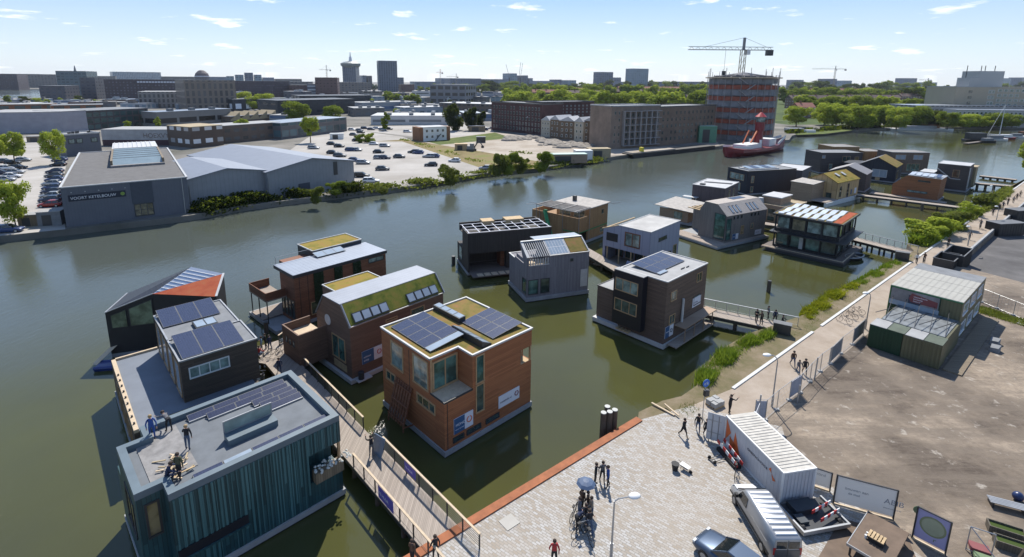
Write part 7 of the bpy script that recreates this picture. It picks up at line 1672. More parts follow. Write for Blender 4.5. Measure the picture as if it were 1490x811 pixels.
tree(1487, 247, 200, 'leafy branch crown entering the picture at the far right edge', 'f1', 'leaf_fresh', z=ZS, P=G(1500, 262, ZS))
for i, (x, y) in enumerate(((985, 588), (997, 582), (1008, 576), (1017, 565))):
 k = mb('bark'); k.tube((0, 0, -.5), (0, 0, .5), .12, 7); tag(k.build('bank_stake', loc=G(x, y, .4)), ['first', 'second', 'third', 'fourth'][i]+' short dark stake in the waterline counting from the quay tip', 'stake')
for i, (x, b_, t_, m_) in enumerate(((1340, 352, 318, 'leaf_fresh'), (1362, 345, 312, 'leaf_fresh'), (1385, 335, 305, 'leaf_olive'), (1412, 316, 294, 'leaf_fresh'), (1432, 304, 280, 'leaf_olive'))):
 tree(x, b_, t_, ['nearest', 'second', 'third', 'fourth', 'farthest'][i]+' bright willow bush on the bank between the footbridges and the path', 'b1', m_, wx=1.5, name='bush', z=ZS-.5)
k = mb('bark'); k.tube((0, 0, 0), (.25, -.5, 3.2), .22, 8, .16); tag(k.build('timber_post', loc=G(1483, 822, ZS)), 'dark leaning timber post at the lower right corner', 'post')
# ================= north bank =================
def nb(name, label, A, B, yt, depth, wall, roof='grey_roof', cat='building', z=None, trim=None, th=.4, group=None):
 z = ZN if z is None else z; a, b = G(*A, z), G(*B, z); hd = math.degrees(math.atan2(b.y-a.y, b.x-a.x)); H = House(name, label, cat, (a.x, a.y), hd, z, group)
 H.b = (b-a).length; H.zt = max(1.5, ztop(a, yt)-z); H.d = depth
 k = mb(wall); k.box(0, H.b, 0, depth, -.3, H.zt); H.part(k, 'wall'); r = mb(roof); r.box(-.1, H.b+.1, -.1, depth+.1, H.zt, H.zt+th*.4); ro = H.part(r, 'roof')
 if trim: k = mb(trim); coping(k, [(0, 0), (H.b, 0), (H.b, depth), (0, depth)], H.zt+th*.4, .4, th); H.part(k, 'parapet')
 return H
def wgrid(H, face, off, t0, t1, z0, z1, cols, rows, fx=.5, fz=.55, frame='frame_white', glass='glass', d=.06):
 """one window mesh, copied for every window of the facade"""
 w, h = (t1-t0)/cols*fx, (z1-z0)/rows*fz; b = mb(frame); b.box(-w/2, w/2, -d, .02, 0, h); g = mb(glass); g.box(-w/2+.12*w, w/2-.12*w, -d-.03, -d+.01, .1*h, .9*h); me = b.mesh('window'); mg = g.mesh('pane')
 for i in range(cols):
  for j in range(rows):
   if random.random() < .04: continue
   t = t0+(t1-t0)*(i+.5)/cols; z = z0+(z1-z0)*(j+.5)/rows-h/2; o = bpy.data.objects.new('window', me); COL.objects.link(o); o.parent = H.o; p = onface(face, off, t, z, 0); o.location = p; o.rotation_euler = (0, 0, {'R': 0, 'L': -pi/2, 'B': pi, 'F': pi/2}[face]); q = bpy.data.objects.new('pane', mg); COL.objects.link(q); q.parent = o
# --- blue-grey warehouse with the sign ---
WA, WB_, = G(97, 331, ZN), G(277.5, 309.5, ZN); WC = G(249.4, 235, 8.6); WD = G(272.1, 256.1, 8.6)
hd = math.degrees(math.atan2(WB_.y-WA.y, WB_.x-WA.x)); WH = House('warehouse', 'blue-grey warehouse with a dark name sign and a glazed roof strip at the water edge', 'warehouse', (WA.x, WA.y), hd, ZN)
wb = (WB_-WA).length; wz = 7.3; wd = max(18, WH.T(100, 224, wz)[1]);
k = mb('ware_wall'); k.box(0, wb, 0, wd, 0, wz); WH.part(k, 'wall'); flatroof(WH, [(0, 0), (wb, 0), (wb, wd), (0, wd)], wz, 'bitumen', 'white_trim', .35, .2)
k = mb('ware_dark'); k.box(wb*.52, wb*.7, -.04, 0, 3.0, wz-.05); WH.part(k, 'infill_panel')
window(WH, 'R', -.04, wb*.53, wb*.69, .5, 3.0, cols=3, rows=2, frame='frame_dark', glass='glass_warm', fw=.15)
k = mb('sign_navy'); k.box(.9, wb*.48, -.12, -.02, 4.7, 5.9); o = WH.part(k, 'name_sign'); text('VOORT KETELBOUW', .72, o, (1.2, -.14, 5.0), (pi/2, 0, 0), 'text_white', sx=.98); g = mb('logo_green2'); g.tube((wb*.455, -.12, 5.3), (wb*.455, -.16, 5.3), .35, 10); g.build('logo', o)
k = mb('galv')
for i in range(5): k.tube((1.5+i*2.0, 0, 6.3), (1.5+i*2.0, -.6, 6.5), .05, 5); k.box(1.4+i*2.0, 1.6+i*2.0, -.7, -.55, 6.35, 6.5)
WH.part(k, 'sign_spotlight'); k = mb('concrete'); k.box(-1, wb+.3, -1.1, -.02, -1.3, -.1); WH.part(k, 'quay_plinth')
k = mb('galv'); k.tube((wb-.9, -.08, 0), (wb-.9, -.08, wz), .1, 6); WH.part(k, 'downpipe')
# roof glazing + white ribbed section + upper office
q = [WH.T(x, y, wz) for x, y in ((178, 243), (240, 239), (222, 213), (157, 215))]; x0, x1 = (q[0][0]+q[3][0])/2, (q[1][0]+q[2][0])/2; y0, y1 = q[0][1], q[2][1]; y2 = y1; y1 = y0+(y1-y0)*.62
k = mb('roof_gravel'); k.box(x0-.4, x1+.4, y0-1.2, y0, wz, wz+.5); WH.part(k, 'roof_step'); n = 6
for i in range(n):
 ya = y0+(y1-y0)*i/n; yb = y0+(y1-y0)*(i+1)/n; k = mb('roof_glass'); k.hexa([(x0, ya+.1, wz+.3), (x1, ya+.1, wz+.3), (x1, yb-.1, wz+.3), (x0, yb-.1, wz+.3)], [(x0, ya+.1, wz+.4), (x1, ya+.1, wz+.4), (x1, yb-.1, wz+1.5), (x0, yb-.1, wz+1.5)]); o = WH.part(k, 'roof_light'); k = mb('steel_dark'); k.box(x0, x1, yb-.1, yb+.15, wz+.2, wz+1.55); k.build('roof_light_frame', o)
for x in (x0-.4, x1): k = mb('oldwood_v'); k.box(x, x+.4, y0, y1, wz, wz+1.5); WH.part(k, 'upstand')
yy = y2+2
k = mb('corr_white'); k.box(x0-.4, x1+.4, y1+.2, yy, wz-.2, wz+1.3);
for i in range(9): xa = x0+(x1-x0)*i/9; k.box(xa, xa+.15, y1+.2, yy, wz+1.3, wz+1.45)
WH.part(k, 'white_roof_section')
UO = nb('upper_office', 'small blue-grey office block with a pale flat roof behind the warehouse', (98, 228), (149, 223), 198, 9, 'ware_wall', 'pale_roof', 'building', trim='white_trim'); wgrid(UO, 'R', 0, .8, UO.b-.8, UO.zt-3.2, UO.zt-1.0, 4, 1, .9, .8, 'frame_dark', 'glass_bright')
k = mb('steel_dark')
for i, (x, y) in enumerate(((2, 2), (5, 4), (6, 6), (3.6, 3.4), (8, 2.2))): k.box(x, x+.8, y, y+.7, UO.zt+.16, UO.zt+1.0)
UO.part(k, 'roof_unit')
# --- twin gabled sheds ---
def shed(lab, A, B, yt_e, ridge_px, ytr, length, wall='corr_grey', roof='shed_roof'):
 a, b = G(*A, ZN), G(*B, ZN); hd = math.degrees(math.atan2(b.y-a.y, b.x-a.x)); H = House('gabled_shed', lab, 'shed', (a.x, a.y), hd, ZN); w = (b-a).length; e = ztop(a, yt_e)-ZN; f = H.R(*ridge_px); xr, zr_ = f
 k = mb(wall); k.ext([(0, 0, 0), (w, 0, 0), (w, 0, e), (xr, 0, zr_), (0, 0, e)], (0, length, 0)); H.part(k, 'wall')
 for (xa, za, xb, zb_) in ((-.4, e-.15, xr, zr_+.02), (xr, zr_+.02, w+.4, e-.15)):
  k = mb(roof); k.ext([(xa, -.3, za), (xb, -.3, zb_), (xb, -.3, zb_+.2), (xa, -.3, za+.2)], (0, length+.6, 0)); H.part(k, 'roof')
 return H, w, e, xr, zr_
s1, w1_, e1_, xr1, zr1 = shed('left and lower of the two grey gabled sheds at the water', (277, 306), (391, 288), 262, (330, 246), 0, 24)
s2, w2_, e2_, xr2, zr2 = shed('right and taller of the two grey gabled sheds at the water', (391, 290), (516, 268), 251, (454, 231), 0, 42)
k = mb('frame_dark'); k.box(w2_*.74, w2_*.79, -.05, 0, 3.2, 6.6); s2.part(k, 'tall_window'); k = mb('ware_dark'); k.box(w2_*.32, w2_*.45, -.06, 0, 0, 2.4); s2.part(k, 'dark_door')
for H_, w_ in ((s1, w1_), (s2, w2_)):
 k = mb('galv'); k.tube((.3, -.1, 0), (.3, -.1, 5), .08, 6); H_.part(k, 'downpipe')
# small bits at the left quay
def cab(px, py, w, d, h, m, lab, nm='storage_box', top='pale_roof', rz=20, z=None):
 t = thing(nm, lab, nm.replace('_', ' '), G(px, py, ZN if z is None else z), radians(rz)); k = mb(m); k.box(-w/2, w/2, 0, d, 0, h); k.build('body', t); k = mb(top); k.box(-w/2-.08, w/2+.08, -.08, d+.08, h, h+.12); k.build('lid', t); k = mb('frame_dark'); k.box(-w*.3, w*.1, -.04, 0, .1, h*.8); k.build('door', t); return t
cab(42, 330, 3.0, 2.2, 2.1, 'oldwood_v', 'brown timber storage box beside the tree at the left quay'); cab(73, 329, 3.6, 2.4, 2.6, 'banner_grey', 'dark grey storage box beside the blue-grey warehouse'); cab(52, 207, 6, 3, 2.4, 'oldwood_v', 'brown timber shelter on the west car park', 'shelter')
# --- mid buildings, left to right ---
N_ = [
 ('white_hall', 'long white-grey hall wall across the left middle distance', (-30, 196), (93, 193), 165, 30, 'lav_wall', 'pale_roof', 0),
 ('white_hall', 'tall pale blank wall block right of the long hall', (93, 193), (129, 190), 163, 20, 'lav_wall', 'pale_roof', 0),
 ('office_building', 'dark glass office with orange-brown fins behind the pale blank wall', (128, 190), (218, 183), 162, 25, 'f_darkglass', 'grey_roof', 0),
 ('office_building', 'low orange and dark strip building above the long white hall', (-30, 170), (75, 168), 153, 20, 'f_orange', 'pale_roof', 0),
 ('office_building', 'low orange and dark strip building with deep eaves behind the pale wall', (76, 170), (152, 168), 154, 20, 'f_orange', 'grey_roof', 0),
 ('brick_building', 'small brown brick building with a flat tan roof and white windows', (279, 216), (326, 211), 186, 16, 'f_brick_w', 'sandy_roof', 0),
 ('brick_building', 'long low brown brick building behind the taller grey shed', (326, 209), (410, 201), 184, 14, 'f_brick', 'pale_roof', 0),
 ('office_building', 'long low glazed office with a flat pale roof beside the car park', (410, 203), (505, 191), 180, 16, 'f_glassband', 'zinc', 0),
 ('industrial_hall', 'long brown hall with dark strip windows in front of the patterned tower', (230, 186), (338, 178), 164, 14, 'f_darkband', 'zinc', 0),
 ('patterned_block', 'lower grey block with diamond-patterned facade', (203, 158), (286, 157), 134, 40, 'f_pattern', 'pale_roof', 0),
 ('patterned_tower', 'taller grey-brown block with elongated diamond-patterned facade', (272, 163), (346, 161), 117, 45, 'f_pattern2', 'grey_roof', 0),
 ('residential_block', 'long plum-brown block with a row of roof letters at far left', (155, 146), (268, 146), 115.5, 40, 'f_plum', 'grey_roof', 0),
 ('office_block', 'white and glass block rising behind the long plum-brown block', (166, 124), (236, 124), 104.5, 60, 'f_bluewhite', 'pale_roof', 0),
 ('residential_block', 'dark plum block behind the bright green trees', (341, 143), (397, 144), 118, 40, 'f_plum', 'grey_roof', 0),
 ('residential_block', 'grey-beige far block right of the dark plum block', (398, 140), (426, 141), 119, 40, 'f_far', 'grey_roof', 0),
 ('brick_block', 'plain red-brown block left of the striped one', (422, 143), (448, 143), 124, 30, 'f_redbrown', 'grey_roof', 0),
 ('office_block', 'narrow block with white horizontal stripes between two red-brown blocks', (448, 143), (460, 143), 122.5, 25, 'f_stripes', 'pale_roof', 0),
 ('brick_block', 'taller red-brown block under the small far crane', (460, 144), (492, 144), 113, 40, 'f_redbrown', 'grey_roof', 0),
 ('residential_block', 'grey block between the red-brown block and the round-topped tower', (492, 140), (540, 139), 120, 40, 'f_far', 'grey_roof', 0),
 ('row_houses', 'row of white and dark row houses right of the patterned tower', (340, 162), (420, 159), 145, 14, 'f_whitehouse', 'grey_roof', 0),
 ('dark_hall', 'long dark blue-black hall behind the round trees', (405, 170), (517, 165), 147, 35, 'f_black', 'steel_dark', 0),
 ('dark_hall', 'flat dark roofed hall rising behind the blue-black one', (437, 156), (540, 154), 140, 40, 'f_black', 'steel_dark', 0),
 ('industrial_hall', 'grey hall with a pale clutter roof in the middle distance', (515, 170), (560, 169), 158, 25, 'f_far', 'pale_roof', 0),
 ('industrial_hall', 'long blue-banded hall with white roof behind the bushes', (527, 163), (606, 160), 150, 25, 'f_blueband', 'pale_roof', 0),
 ('industrial_hall', 'wide low white-roofed hall behind the small white house', (540, 182), (654, 182), 169, 30, 'f_whiteband', 'roof_white', 0),
 ('industrial_hall', 'glass-fronted grey hall left of the dark conifers', (588, 170), (650, 168), 157, 20, 'f_bluewhite', 'roof_white', 0),
 ('industrial_hall', 'white-roofed factory hall right of the dark conifers', (640, 168), (716, 171), 150, 25, 'f_brick', 'roof_white', 0),
 ('office_block', 'grey concrete office grid with a sloped end and dark windows', (626, 151), (678, 152), 123, 40, 'f_grid', 'concrete', 0),
 ('far_block', 'brown far block right of the dark glass tower', (584, 134), (603, 134), 123, 40, 'f_redbrown', 'grey_roof', 0),
 ('far_block', 'beige blocks with ornate outline at the far left horizon', (28, 128), (84, 128), 108, 60, 'f_far', 'grey_roof', 0),
 ('far_block', 'dark purple block at the far left edge of the horizon', (-20, 131), (28, 131), 108, 60, 'f_plum', 'grey_roof', 0),
 ('far_block', 'grey box block in front of the far left water', (60, 147), (97, 147), 125, 30, 'f_plumgrey', 'grey_roof', 0),
 ('glass_block', 'blue-green glass block with a mast at the left horizon', (86, 138), (130, 138), 103.5, 40, 'f_bluegreen', 'grey_roof', 0),
 ('far_block', 'dark block leaning against the blue-green glass block', (120, 145), (142, 145), 113, 30, 'f_plumgrey', 'grey_roof', 0),
 ('tower', 'dark blue glass apartment tower with ribbed sides', (552, 134), (579, 134), 88.5, 30, 'f_ribtower', 'grey_roof', 0),
 ('far_tower', 'darker of the two far towers left of the red crane tower', (872, 131), (891, 131), 105, 40, 'f_bluefar', 'grey_roof', 0),
 ('far_tower', 'bright glass far tower, taller of the two', (919, 131), (942, 131), 100, 40, 'f_bluefar2', 'grey_roof', 0),
 ('office_building', 'long low blue-grey office along the far shore at right', (1330, 178), (1500, 178), 154, 25, 'f_longoffice', 'zinc', 0),
]
for (nm, lab, A, B, yt, d, wl_, rf, _) in N_:
 H_ = nb(nm, lab, A, B, yt, d, wl_, rf, th=.6)
 if nm == 'industrial_hall':
  k = mb('grey_roof');
  for i in range(3): x = H_.b*(.2+.28*i); k.box(x, x+2.5, 3, 6, H_.zt+.2, H_.zt+1.6)
  H_.part(k, 'roof_unit')
 if 'letters' in lab:
  k = mb('banner_white')
  for i in range(14): x = H_.b*(.42+.038*i); k.box(x, x+2.6, -.5, -.2, H_.zt-4, H_.zt-2.2)
  H_.part(k, 'roof_letters')
 if 'mast' in lab: k = mb('grey_roof'); k.tube((H_.b*.6, 5, H_.zt), (H_.b*.6, 5, H_.zt+9), 2, 8, .5); H_.part(k, 'mast')
random.seed(8)
FM = ['f_far', 'f_plumgrey', 'f_redbrown', 'f_bluewhite', 'f_brick', 'f_whiteband', 'lav_wall', 'f_darkband', 'f_blueband']; RM = ['pale_roof', 'grey_roof', 'zinc', 'roof_white', 'bitumen', 'roof_gravel', 'grey_roof']; fi = 0
for (xa, xb, b_, t_, n) in ((-20, 200, 152, 147, 7), (-20, 330, 158, 151, 9), (150, 420, 150, 143, 6), (230, 420, 176, 168, 6), (420, 620, 150, 142, 7), (330, 640, 143, 135, 8), (500, 720, 160, 153, 8), (590, 740, 150, 141, 5), (560, 730, 176, 168, 6), (680, 740, 142, 134, 3), (-20, 60, 163, 155, 2)):
 for i in range(n):
  u0 = xa+(xb-xa)*(i+random.uniform(.02, .15))/n; u1 = xa+(xb-xa)*(i+random.uniform(.75, 1.0))/n; bb = b_+random.uniform(-2, 2); tt = t_+random.uniform(-2.5, 2); fi += 1
  H_ = nb('low_building', 'low mixed building in the dense city fabric beyond the car parks', (u0, bb), (u1, bb+random.uniform(-.6, .6)), tt, random.uniform(14, 30), random.choice(FM), random.choice(RM), group='low buildings of the dense city fabric', th=.8)
  k = mb(random.choice(RM));
  for _ in range(2): x = random.uniform(.1, .7)*H_.b; k.box(x, x+H_.b*.12, 3, 9, H_.zt+.3, H_.zt+random.uniform(1.2, 3))
  H_.part(k, 'roof_unit')
# mural hall with lettering
MH = nb('mural_hall', 'low white hall with faded wall lettering above a maroon base behind the warehouse', (150, 212), (292, 212), 189, 14, 'mural_wall', 'pale_roof')
k = mb('maroon_dk'); k.box(0, MH.b, -.05, 0, 0, MH.zt*.36); MH.part(k, 'maroon_base'); text('HOEXVY', 2.6, MH.o, (MH.b*.42, -.06, MH.zt*.5), (pi/2, 0, 0), 'faded'); text('SAVOY KITCHEN', 2.2, MH.o, (MH.b*.67, -.06, MH.zt*.52), (pi/2, 0, 0), 'faded')
# saw-tooth hall
ST = nb('sawtooth_hall', 'tan hall with a row of five saw-tooth gables', (336, 180), (402, 175), 170, 14, 'f_brick', 'zinc'); k = mb('sandy_roof')
for i in range(5): x = ST.b*i/5; k.ext([(x, -.1, ST.zt*.4), (x+ST.b/5, -.1, ST.zt*.4), (x+ST.b/5, -.1, ST.zt+2.5), (x, -.1, ST.zt*.4+.5)], (0, 14, 0))
ST.part(k, 'sawtooth_roof')
# small white house
SH = nb('site_house', 'small white rendered house with brick ends and a bright mono roof', (616, 206), (650, 204), 186, 8, 'white_paint', 'roof_white'); wgrid(SH, 'R', 0, .5, SH.b-.5, .6, SH.zt-.3, 4, 2, .35, .4, 'frame_dark'); k = mb('brick_orange'); k.box(-1.8, -.02, -.05, 8, 0, SH.zt); k.box(SH.b+.02, SH.b+1.8, -.05, 8, 0, SH.zt); SH.part(k, 'brick_end'); k = mb('steel_dark'); k.beam((SH.b*.45, -1.1, 0), (SH.b*.7, -1.1, SH.zt*.5), .8, .15); SH.part(k, 'outside_stair')
# brown apartment block with many windows
BA = nb('apartment_block', 'long dark red-brown apartment block with tall white windows', (715, 189), (788, 197), 149, 16, 'plumbrick', 'grey_roof', trim='steel_dark'); wgrid(BA, 'R', 0, 1, BA.b-1, 1, BA.zt-1, 16, 5, .45, .65, 'window_grey', 'glass')
BB = nb('apartment_block', 'set-back wing of the dark red-brown block with paired white windows', (788, 194), (863, 190), 150, 16, 'plumbrick', 'grey_roof', trim='steel_dark'); wgrid(BB, 'R', 0, 1, BB.b-1, 8, BB.zt-1, 12, 4, .4, .55, 'window_grey', 'glass_bright')
# town houses
TX = [(765, 787, 196, 168, 'th_brown'), (787, 800, 200, 172, 'th_cream'), (800, 813, 202, 171, 'th_brown'), (813, 835, 204, 173, 'th_brown'), (835, 848, 207, 174, 'th_cream'), (848, 870, 208, 173, 'th_brown')]
for i, (xa, xb, yb_, yt, m) in enumerate(TX):
 H_ = nb('town_house', ['first brown town house from the left with a white gable roof', 'narrow cream town house, left one of two', 'narrow brown town house right of the left cream one', 'wide brown town house in the middle of the row', 'narrow cream town house, right one of two', 'rightmost brown town house against the big grey block'][i], (xa, yb_-1.5), (xb, yb_), yt+3, 11, m, 'roof_white', 'town house', group='row of town houses on the building site')
 k = mb('roof_white'); k.ext([(-.2, -.3, H_.zt), (H_.b+.2, -.3, H_.zt), (H_.b*.6, -.3, H_.zt+2.2)], (0, 11, 0)); H_.part(k, 'gable_roof'); wgrid(H_, 'R', 0, .4, H_.b-.4, .4, H_.zt-.2, 2 if H_.b < 5.5 else 3, 3, .4, .5, 'frame_white')
# big grey-brown block: left brown part, framed balconies, brown right part
GA = nb('apartment_block', 'grey-brown apartment block with pale balcony frames at the canal', (887, 217.5), (957, 213), 156, 14, 'gb_brick', 'grey_roof', trim='galv'); wgrid(GA, 'R', 0, 1, GA.b*.2, 1.5, GA.zt-1, 2, 5, .35, .5, 'window_grey', 'glass')
k = mb('window_grey')
n = 7
for i in range(n): x = GA.b*(.22+.78*i/n); k.box(x, x+.5, -1.4, -.02, 1, GA.zt-2)
for j in range(6): z = 1+(GA.zt-3)*j/5; k.box(GA.b*.22, GA.b, -1.35, -.05, z, z+.3)
GA.part(k, 'balcony_frame'); wgrid(GA, 'R', 0, GA.b*.22, GA.b, 1.5, GA.zt-2, 13, 5, .5, .6, 'window_grey', 'glass')
GC = nb('apartment_block', 'darker brown apartment block between the framed block and the scaffolded tower', (957, 213), (1037, 205), 157, 16, 'gb_brick2', 'grey_roof', trim='steel_dark'); wgrid(GC, 'R', 0, 1, GC.b-1, 1.5, GC.zt-1, 13, 5, .32, .5, 'frame_dark', 'glass')
# --- round tower under construction ---
TP = G(1091, 206, ZN); TH = ztop(TP, 107)-ZN; tr_ = (G(1143, 206, ZN)-G(1045, 206, ZN)).length/2*.93
TW = thing('scaffolded_tower', 'round tower under construction wrapped in scaffolding and orange netting', 'building', (TP.x, TP.y+tr_*.9, ZN)); nf = 11
k = mb('concrete_dk'); k.tube((0, 0, 0), (0, 0, TH*.97), tr_*.86, 24); k.build('concrete_core', TW)
for j in range(nf):
 z = TH*.93*j/nf; hh_ = TH*.93/nf
 k = mb('orange_net' if j % 2 else 'cloth_pale'); n = 22
 for i in range(n):
  a, b = 2*pi*i/n, 2*pi*(i+.96)/n; k.hexa([(cos(a)*tr_, sin(a)*tr_, z+.2), (cos(b)*tr_, sin(b)*tr_, z+.2), (cos(b)*tr_*.985, sin(b)*tr_*.985, z+.2), (cos(a)*tr_*.985, sin(a)*tr_*.985, z+.2)], [(cos(a)*tr_, sin(a)*tr_, z+hh_*(.82 if j % 2 else .95)), (cos(b)*tr_, sin(b)*tr_, z+hh_*(.82 if j % 2 else .95)), (cos(b)*tr_*.985, sin(b)*tr_*.985, z+hh_*.8), (cos(a)*tr_*.985, sin(a)*tr_*.985, z+hh_*.8)])
 k.build('netting', TW); k = mb('slab_grey'); k.tube((0, 0, z-.15), (0, 0, z+.1), tr_*1.02, 24); k.build('floor_slab', TW)
k = mb('scaffold')
for i in range(28): a = 2*pi*i/28; k.tube((cos(a)*tr_*1.04, sin(a)*tr_*1.04, 0), (cos(a)*tr_*1.04, sin(a)*tr_*1.04, TH*(.98+.05*(i % 3))), .12, 4)
for i in range(16): a = 2*pi*i/16; k.tube((0, 0, TH*1.02), (cos(a)*tr_*1.05, sin(a)*tr_*1.05, TH*.94), .15, 4)
for j in range(11): z = TH*.93*j/11; k.beam((-tr_*.35, -tr_*1.1, z), (-tr_*.1, -tr_*1.1, z+TH*.085) if j % 2 else (-tr_*.6, -tr_*1.1, z+TH*.085), .8, .3)
k.build('scaffolding', TW); k = mb('pale_wood'); k.tube((0, 0, TH*.93), (0, 0, TH*.945), tr_*1.12, 24); k.tube((0, 0, TH*.945), (0, 0, TH*1.02), tr_*.8, 10, tr_*.1, m='concrete_dk'); k.build('top_platform', TW)
def crane(px, base, top, jl, jr, lab, rz=0, p=None, w=1.6, back=.33, m='crane_grey', jib_py=None, hook=True):
 p = p or G(px, base, ZN); t = thing('tower_crane', lab, 'crane', (p[0], p[1], ZN), rz); h = ztop(p, top)-ZN; hj = (ztop(p, jib_py)-ZN) if jib_py else h*.88
 k = mb('crane_mast'); e = w/2
 for x, y in ((-e, -e), (e, -e), (e, e), (-e, e)): k.tube((x, y, 0), (x, y, hj), w*.09, 4)
 n = int(hj/(w*1.6))
 for i in range(n): z = hj*i/n; z2 = hj*(i+1)/n; k.tube((-e, -e, z), (e, -e, z2), w*.05, 3); k.tube((e, -e, z), (e, e, z2), w*.05, 3); k.tube((-e, e, z), (-e, -e, z2), w*.05, 3)
 k.build('mast', t); k = mb(m)
 for y in (-e*.8, e*.8): k.tube((jl, y, hj), (jr, y, hj), w*.1, 4)
 k.tube((jl, 0, hj+w*.7), (jr, 0, hj+w*.7), w*.09, 4); n = int((jr-jl)/(w*1.5))
 for i in range(n): x = jl+(jr-jl)*i/n; x2 = jl+(jr-jl)*(i+.5)/n; k.tube((x, -e*.8, hj), (x2, 0, hj+w*.7), w*.05, 3); k.tube((x2, 0, hj+w*.7), (x+(jr-jl)/n, e*.8, hj), w*.05, 3)
 k.build('jib', t); k = mb(m); k.beam((0, 0, hj), (0, 0, h), w*.5, w*.5); k.tube((0, 0, h), (jl*.7, 0, hj+w*.7), w*.04, 3); k.tube((0, 0, h), (jr*.8, 0, hj+w*.7), w*.04, 3); k.build('top_mast', t)
 far_ = jr if abs(jr) < abs(jl) else jl; k = mb('steel_dark'); s_ = 1 if far_ > 0 else -1; k.box(*sorted((far_-s_*w*1.5, far_)), -e, e, hj-w*1.3, hj); k.build('counterweight', t); k = mb('white_paint'); k.box(e, e+w, -e, e, hj-w*1.1, hj-.1); k.build('cab', t)
 if hook: k = mb('steel_dark'); x = jl*.32 if abs(jl) > abs(jr) else jr*.32; k.tube((x, 0, hj), (x, 0, hj-w*5), w*.04, 3); k.box(x-w*.4, x+w*.4, -w*.3, w*.3, hj-w*6, hj-w*5); k.build('hook', t)
cp = (TP.x+1, TP.y+tr_*1.2); dd = math.hypot(*cp); sc = dd/830
ztb = ztop(cp, 55)
crane(0, 0, 55, -76*sc*1.02, 40*sc*1.02, 'large tower crane with a grey jib above the scaffolded tower', p=cp, w=2.0, jib_py=73)
def crane2(px, base, top, jpy, l, r, lab, m='crane_grey'):
 p = G(px, base, ZN); s_ = p.length/760; crane(px, base, top, -l*s_, r*s_, lab, p=p, w=1.2*s_ if s_ > 1 else 1.2, jib_py=jpy, m=m, hook=False)
crane2(1211, 136, 96, 101, 28, 13, 'second tower crane far to the right of the scaffolded tower'); crane2(477, 135, 95, 102, 10, 6, 'small far crane above the red-brown block at left'); crane2(641, 133, 101, 106, 6, 4, 'red and white far crane beside the concrete office grid', 'crane_red'); crane2(664, 131, 107, 112, 14, 3, 'thin far crane right of the red and white one'); crane2(1348, 131, 114, 117, 10, 4, 'thin far crane left of the cream hospital')
for i, (x, yt, dx_) in enumerate(((741, 94, -5), (755, 91, 2), (757, 92, 3))):
 p = G(x, 129, ZN); t = thing('luffing_crane', ['left', 'middle', 'right'][i]+' one of three far luffing cranes at the centre horizon', 'crane', p); h = ztop(p, 113)-ZN; k = mb('steel_dark'); k.tube((0, 0, 0), (0, 0, h), 1.6, 5); k.build('mast', t); k = mb('crane_grey'); h2 = ztop(p, yt)-ZN; k.tube((0, 0, h), (dx_*p.length/760, 0, h2), .9, 4); k.build('jib', t)
# --- round-crowned tower ---
AP = G(512, 131, ZN); AH = ztop(AP, 96)-ZN; aw = AP.length/757
AT = thing('lookout_tower', 'glass tower with a wide round crown and mast on the horizon', 'tower', AP); k = mb('f_ribtower'); k.box(-9*aw, 9*aw, -9*aw, 9*aw, 0, AH); k.build('shaft', AT); k = mb('crown_grey'); k.lathe([(9*aw, -3*aw), (13*aw, 0), (13.5*aw, 3*aw), (9*aw, 5*aw), (4*aw, 6*aw)], (0, 0, AH), 16); k.build('crown', AT); k = mb('banner_white'); k.tube((0, 0, AH+6*aw), (0, 0, AH+12*aw), 2.2*aw, 8, 1.6*aw); k.tube((0, 0, AH+12*aw), (0, 0, AH+18*aw), 1*aw, 6, .5*aw); k.build('mast', AT)
FP = G(296, 131, ZN); s_ = FP.length/757; FT = thing('round_pavilion', 'dark drum-shaped pavilion showing above the patterned tower', 'building', FP); h = ztop(FP, 112)-ZN; k = mb('f_plumgrey'); k.tube((0, 0, 0), (0, 0, h), 8*s_, 12); k.build('drum', FT); k = mb('banner_white'); k.tube((0, 0, h), (0, 0, h+1*s_), 8.4*s_, 12); k.build('white_band', FT); k = mb('plum'); k.lathe([(8*s_, 1*s_), (7*s_, 4*s_), (4*s_, 7*s_), (2*s_, 8*s_)], (0, 0, h), 12); k.build('dome', FT)
# --- hospital ---
HS = nb('hospital', 'cream hospital block with strip windows, roof plant and aerials at far right', (1383, 176), (1440, 176), 127, 25, 'cream', 'pale_roof', trim='galv')
wgrid(HS, 'R', 0, HS.b*.32, HS.b*.42, HS.zt*.45, HS.zt*.95, 1, 3, .9, .45, 'frame_dark', 'glass'); wgrid(HS, 'R', 0, HS.b*.82, HS.b*.99, HS.zt*.45, HS.zt*.95, 2, 3, .85, .6, 'frame_white', 'glass_teal')
H2_ = nb('hospital', 'long right-hand hospital wing with rows of green-glazed windows', (1440, 176), (1530, 178), 127, 25, 'cream', 'pale_roof'); wgrid(H2_, 'R', 0, 1, H2_.b-1, H2_.zt*.4, H2_.zt*.97, 10, 4, .72, .6, 'frame_white', 'glass_teal')
k = mb('galv'); k.box(HS.b*.42, HS.b*.7, 4, 14, HS.zt, HS.zt+7); k.box(HS.b*.72, HS.b*1.35, 6, 20, HS.zt, HS.zt+12); HS.part(k, 'roof_plant'); k = mb('steel_dark')
for x in (.44, .8, .9, 1.15): k.tube((HS.b*x, 8, HS.zt+6), (HS.b*x, 8, HS.zt+16), .25, 4)
HS.part(k, 'aerial')
LW = nb('hospital', 'low hospital base wing with a band of dark windows behind the shore trees', (1388, 184), (1530, 186), 160, 12, 'lowwing', 'zinc'); wgrid(LW, 'R', 0, 1, LW.b-1, 1, LW.zt-.5, 22, 3, .7, .55, 'frame_white', 'glass')
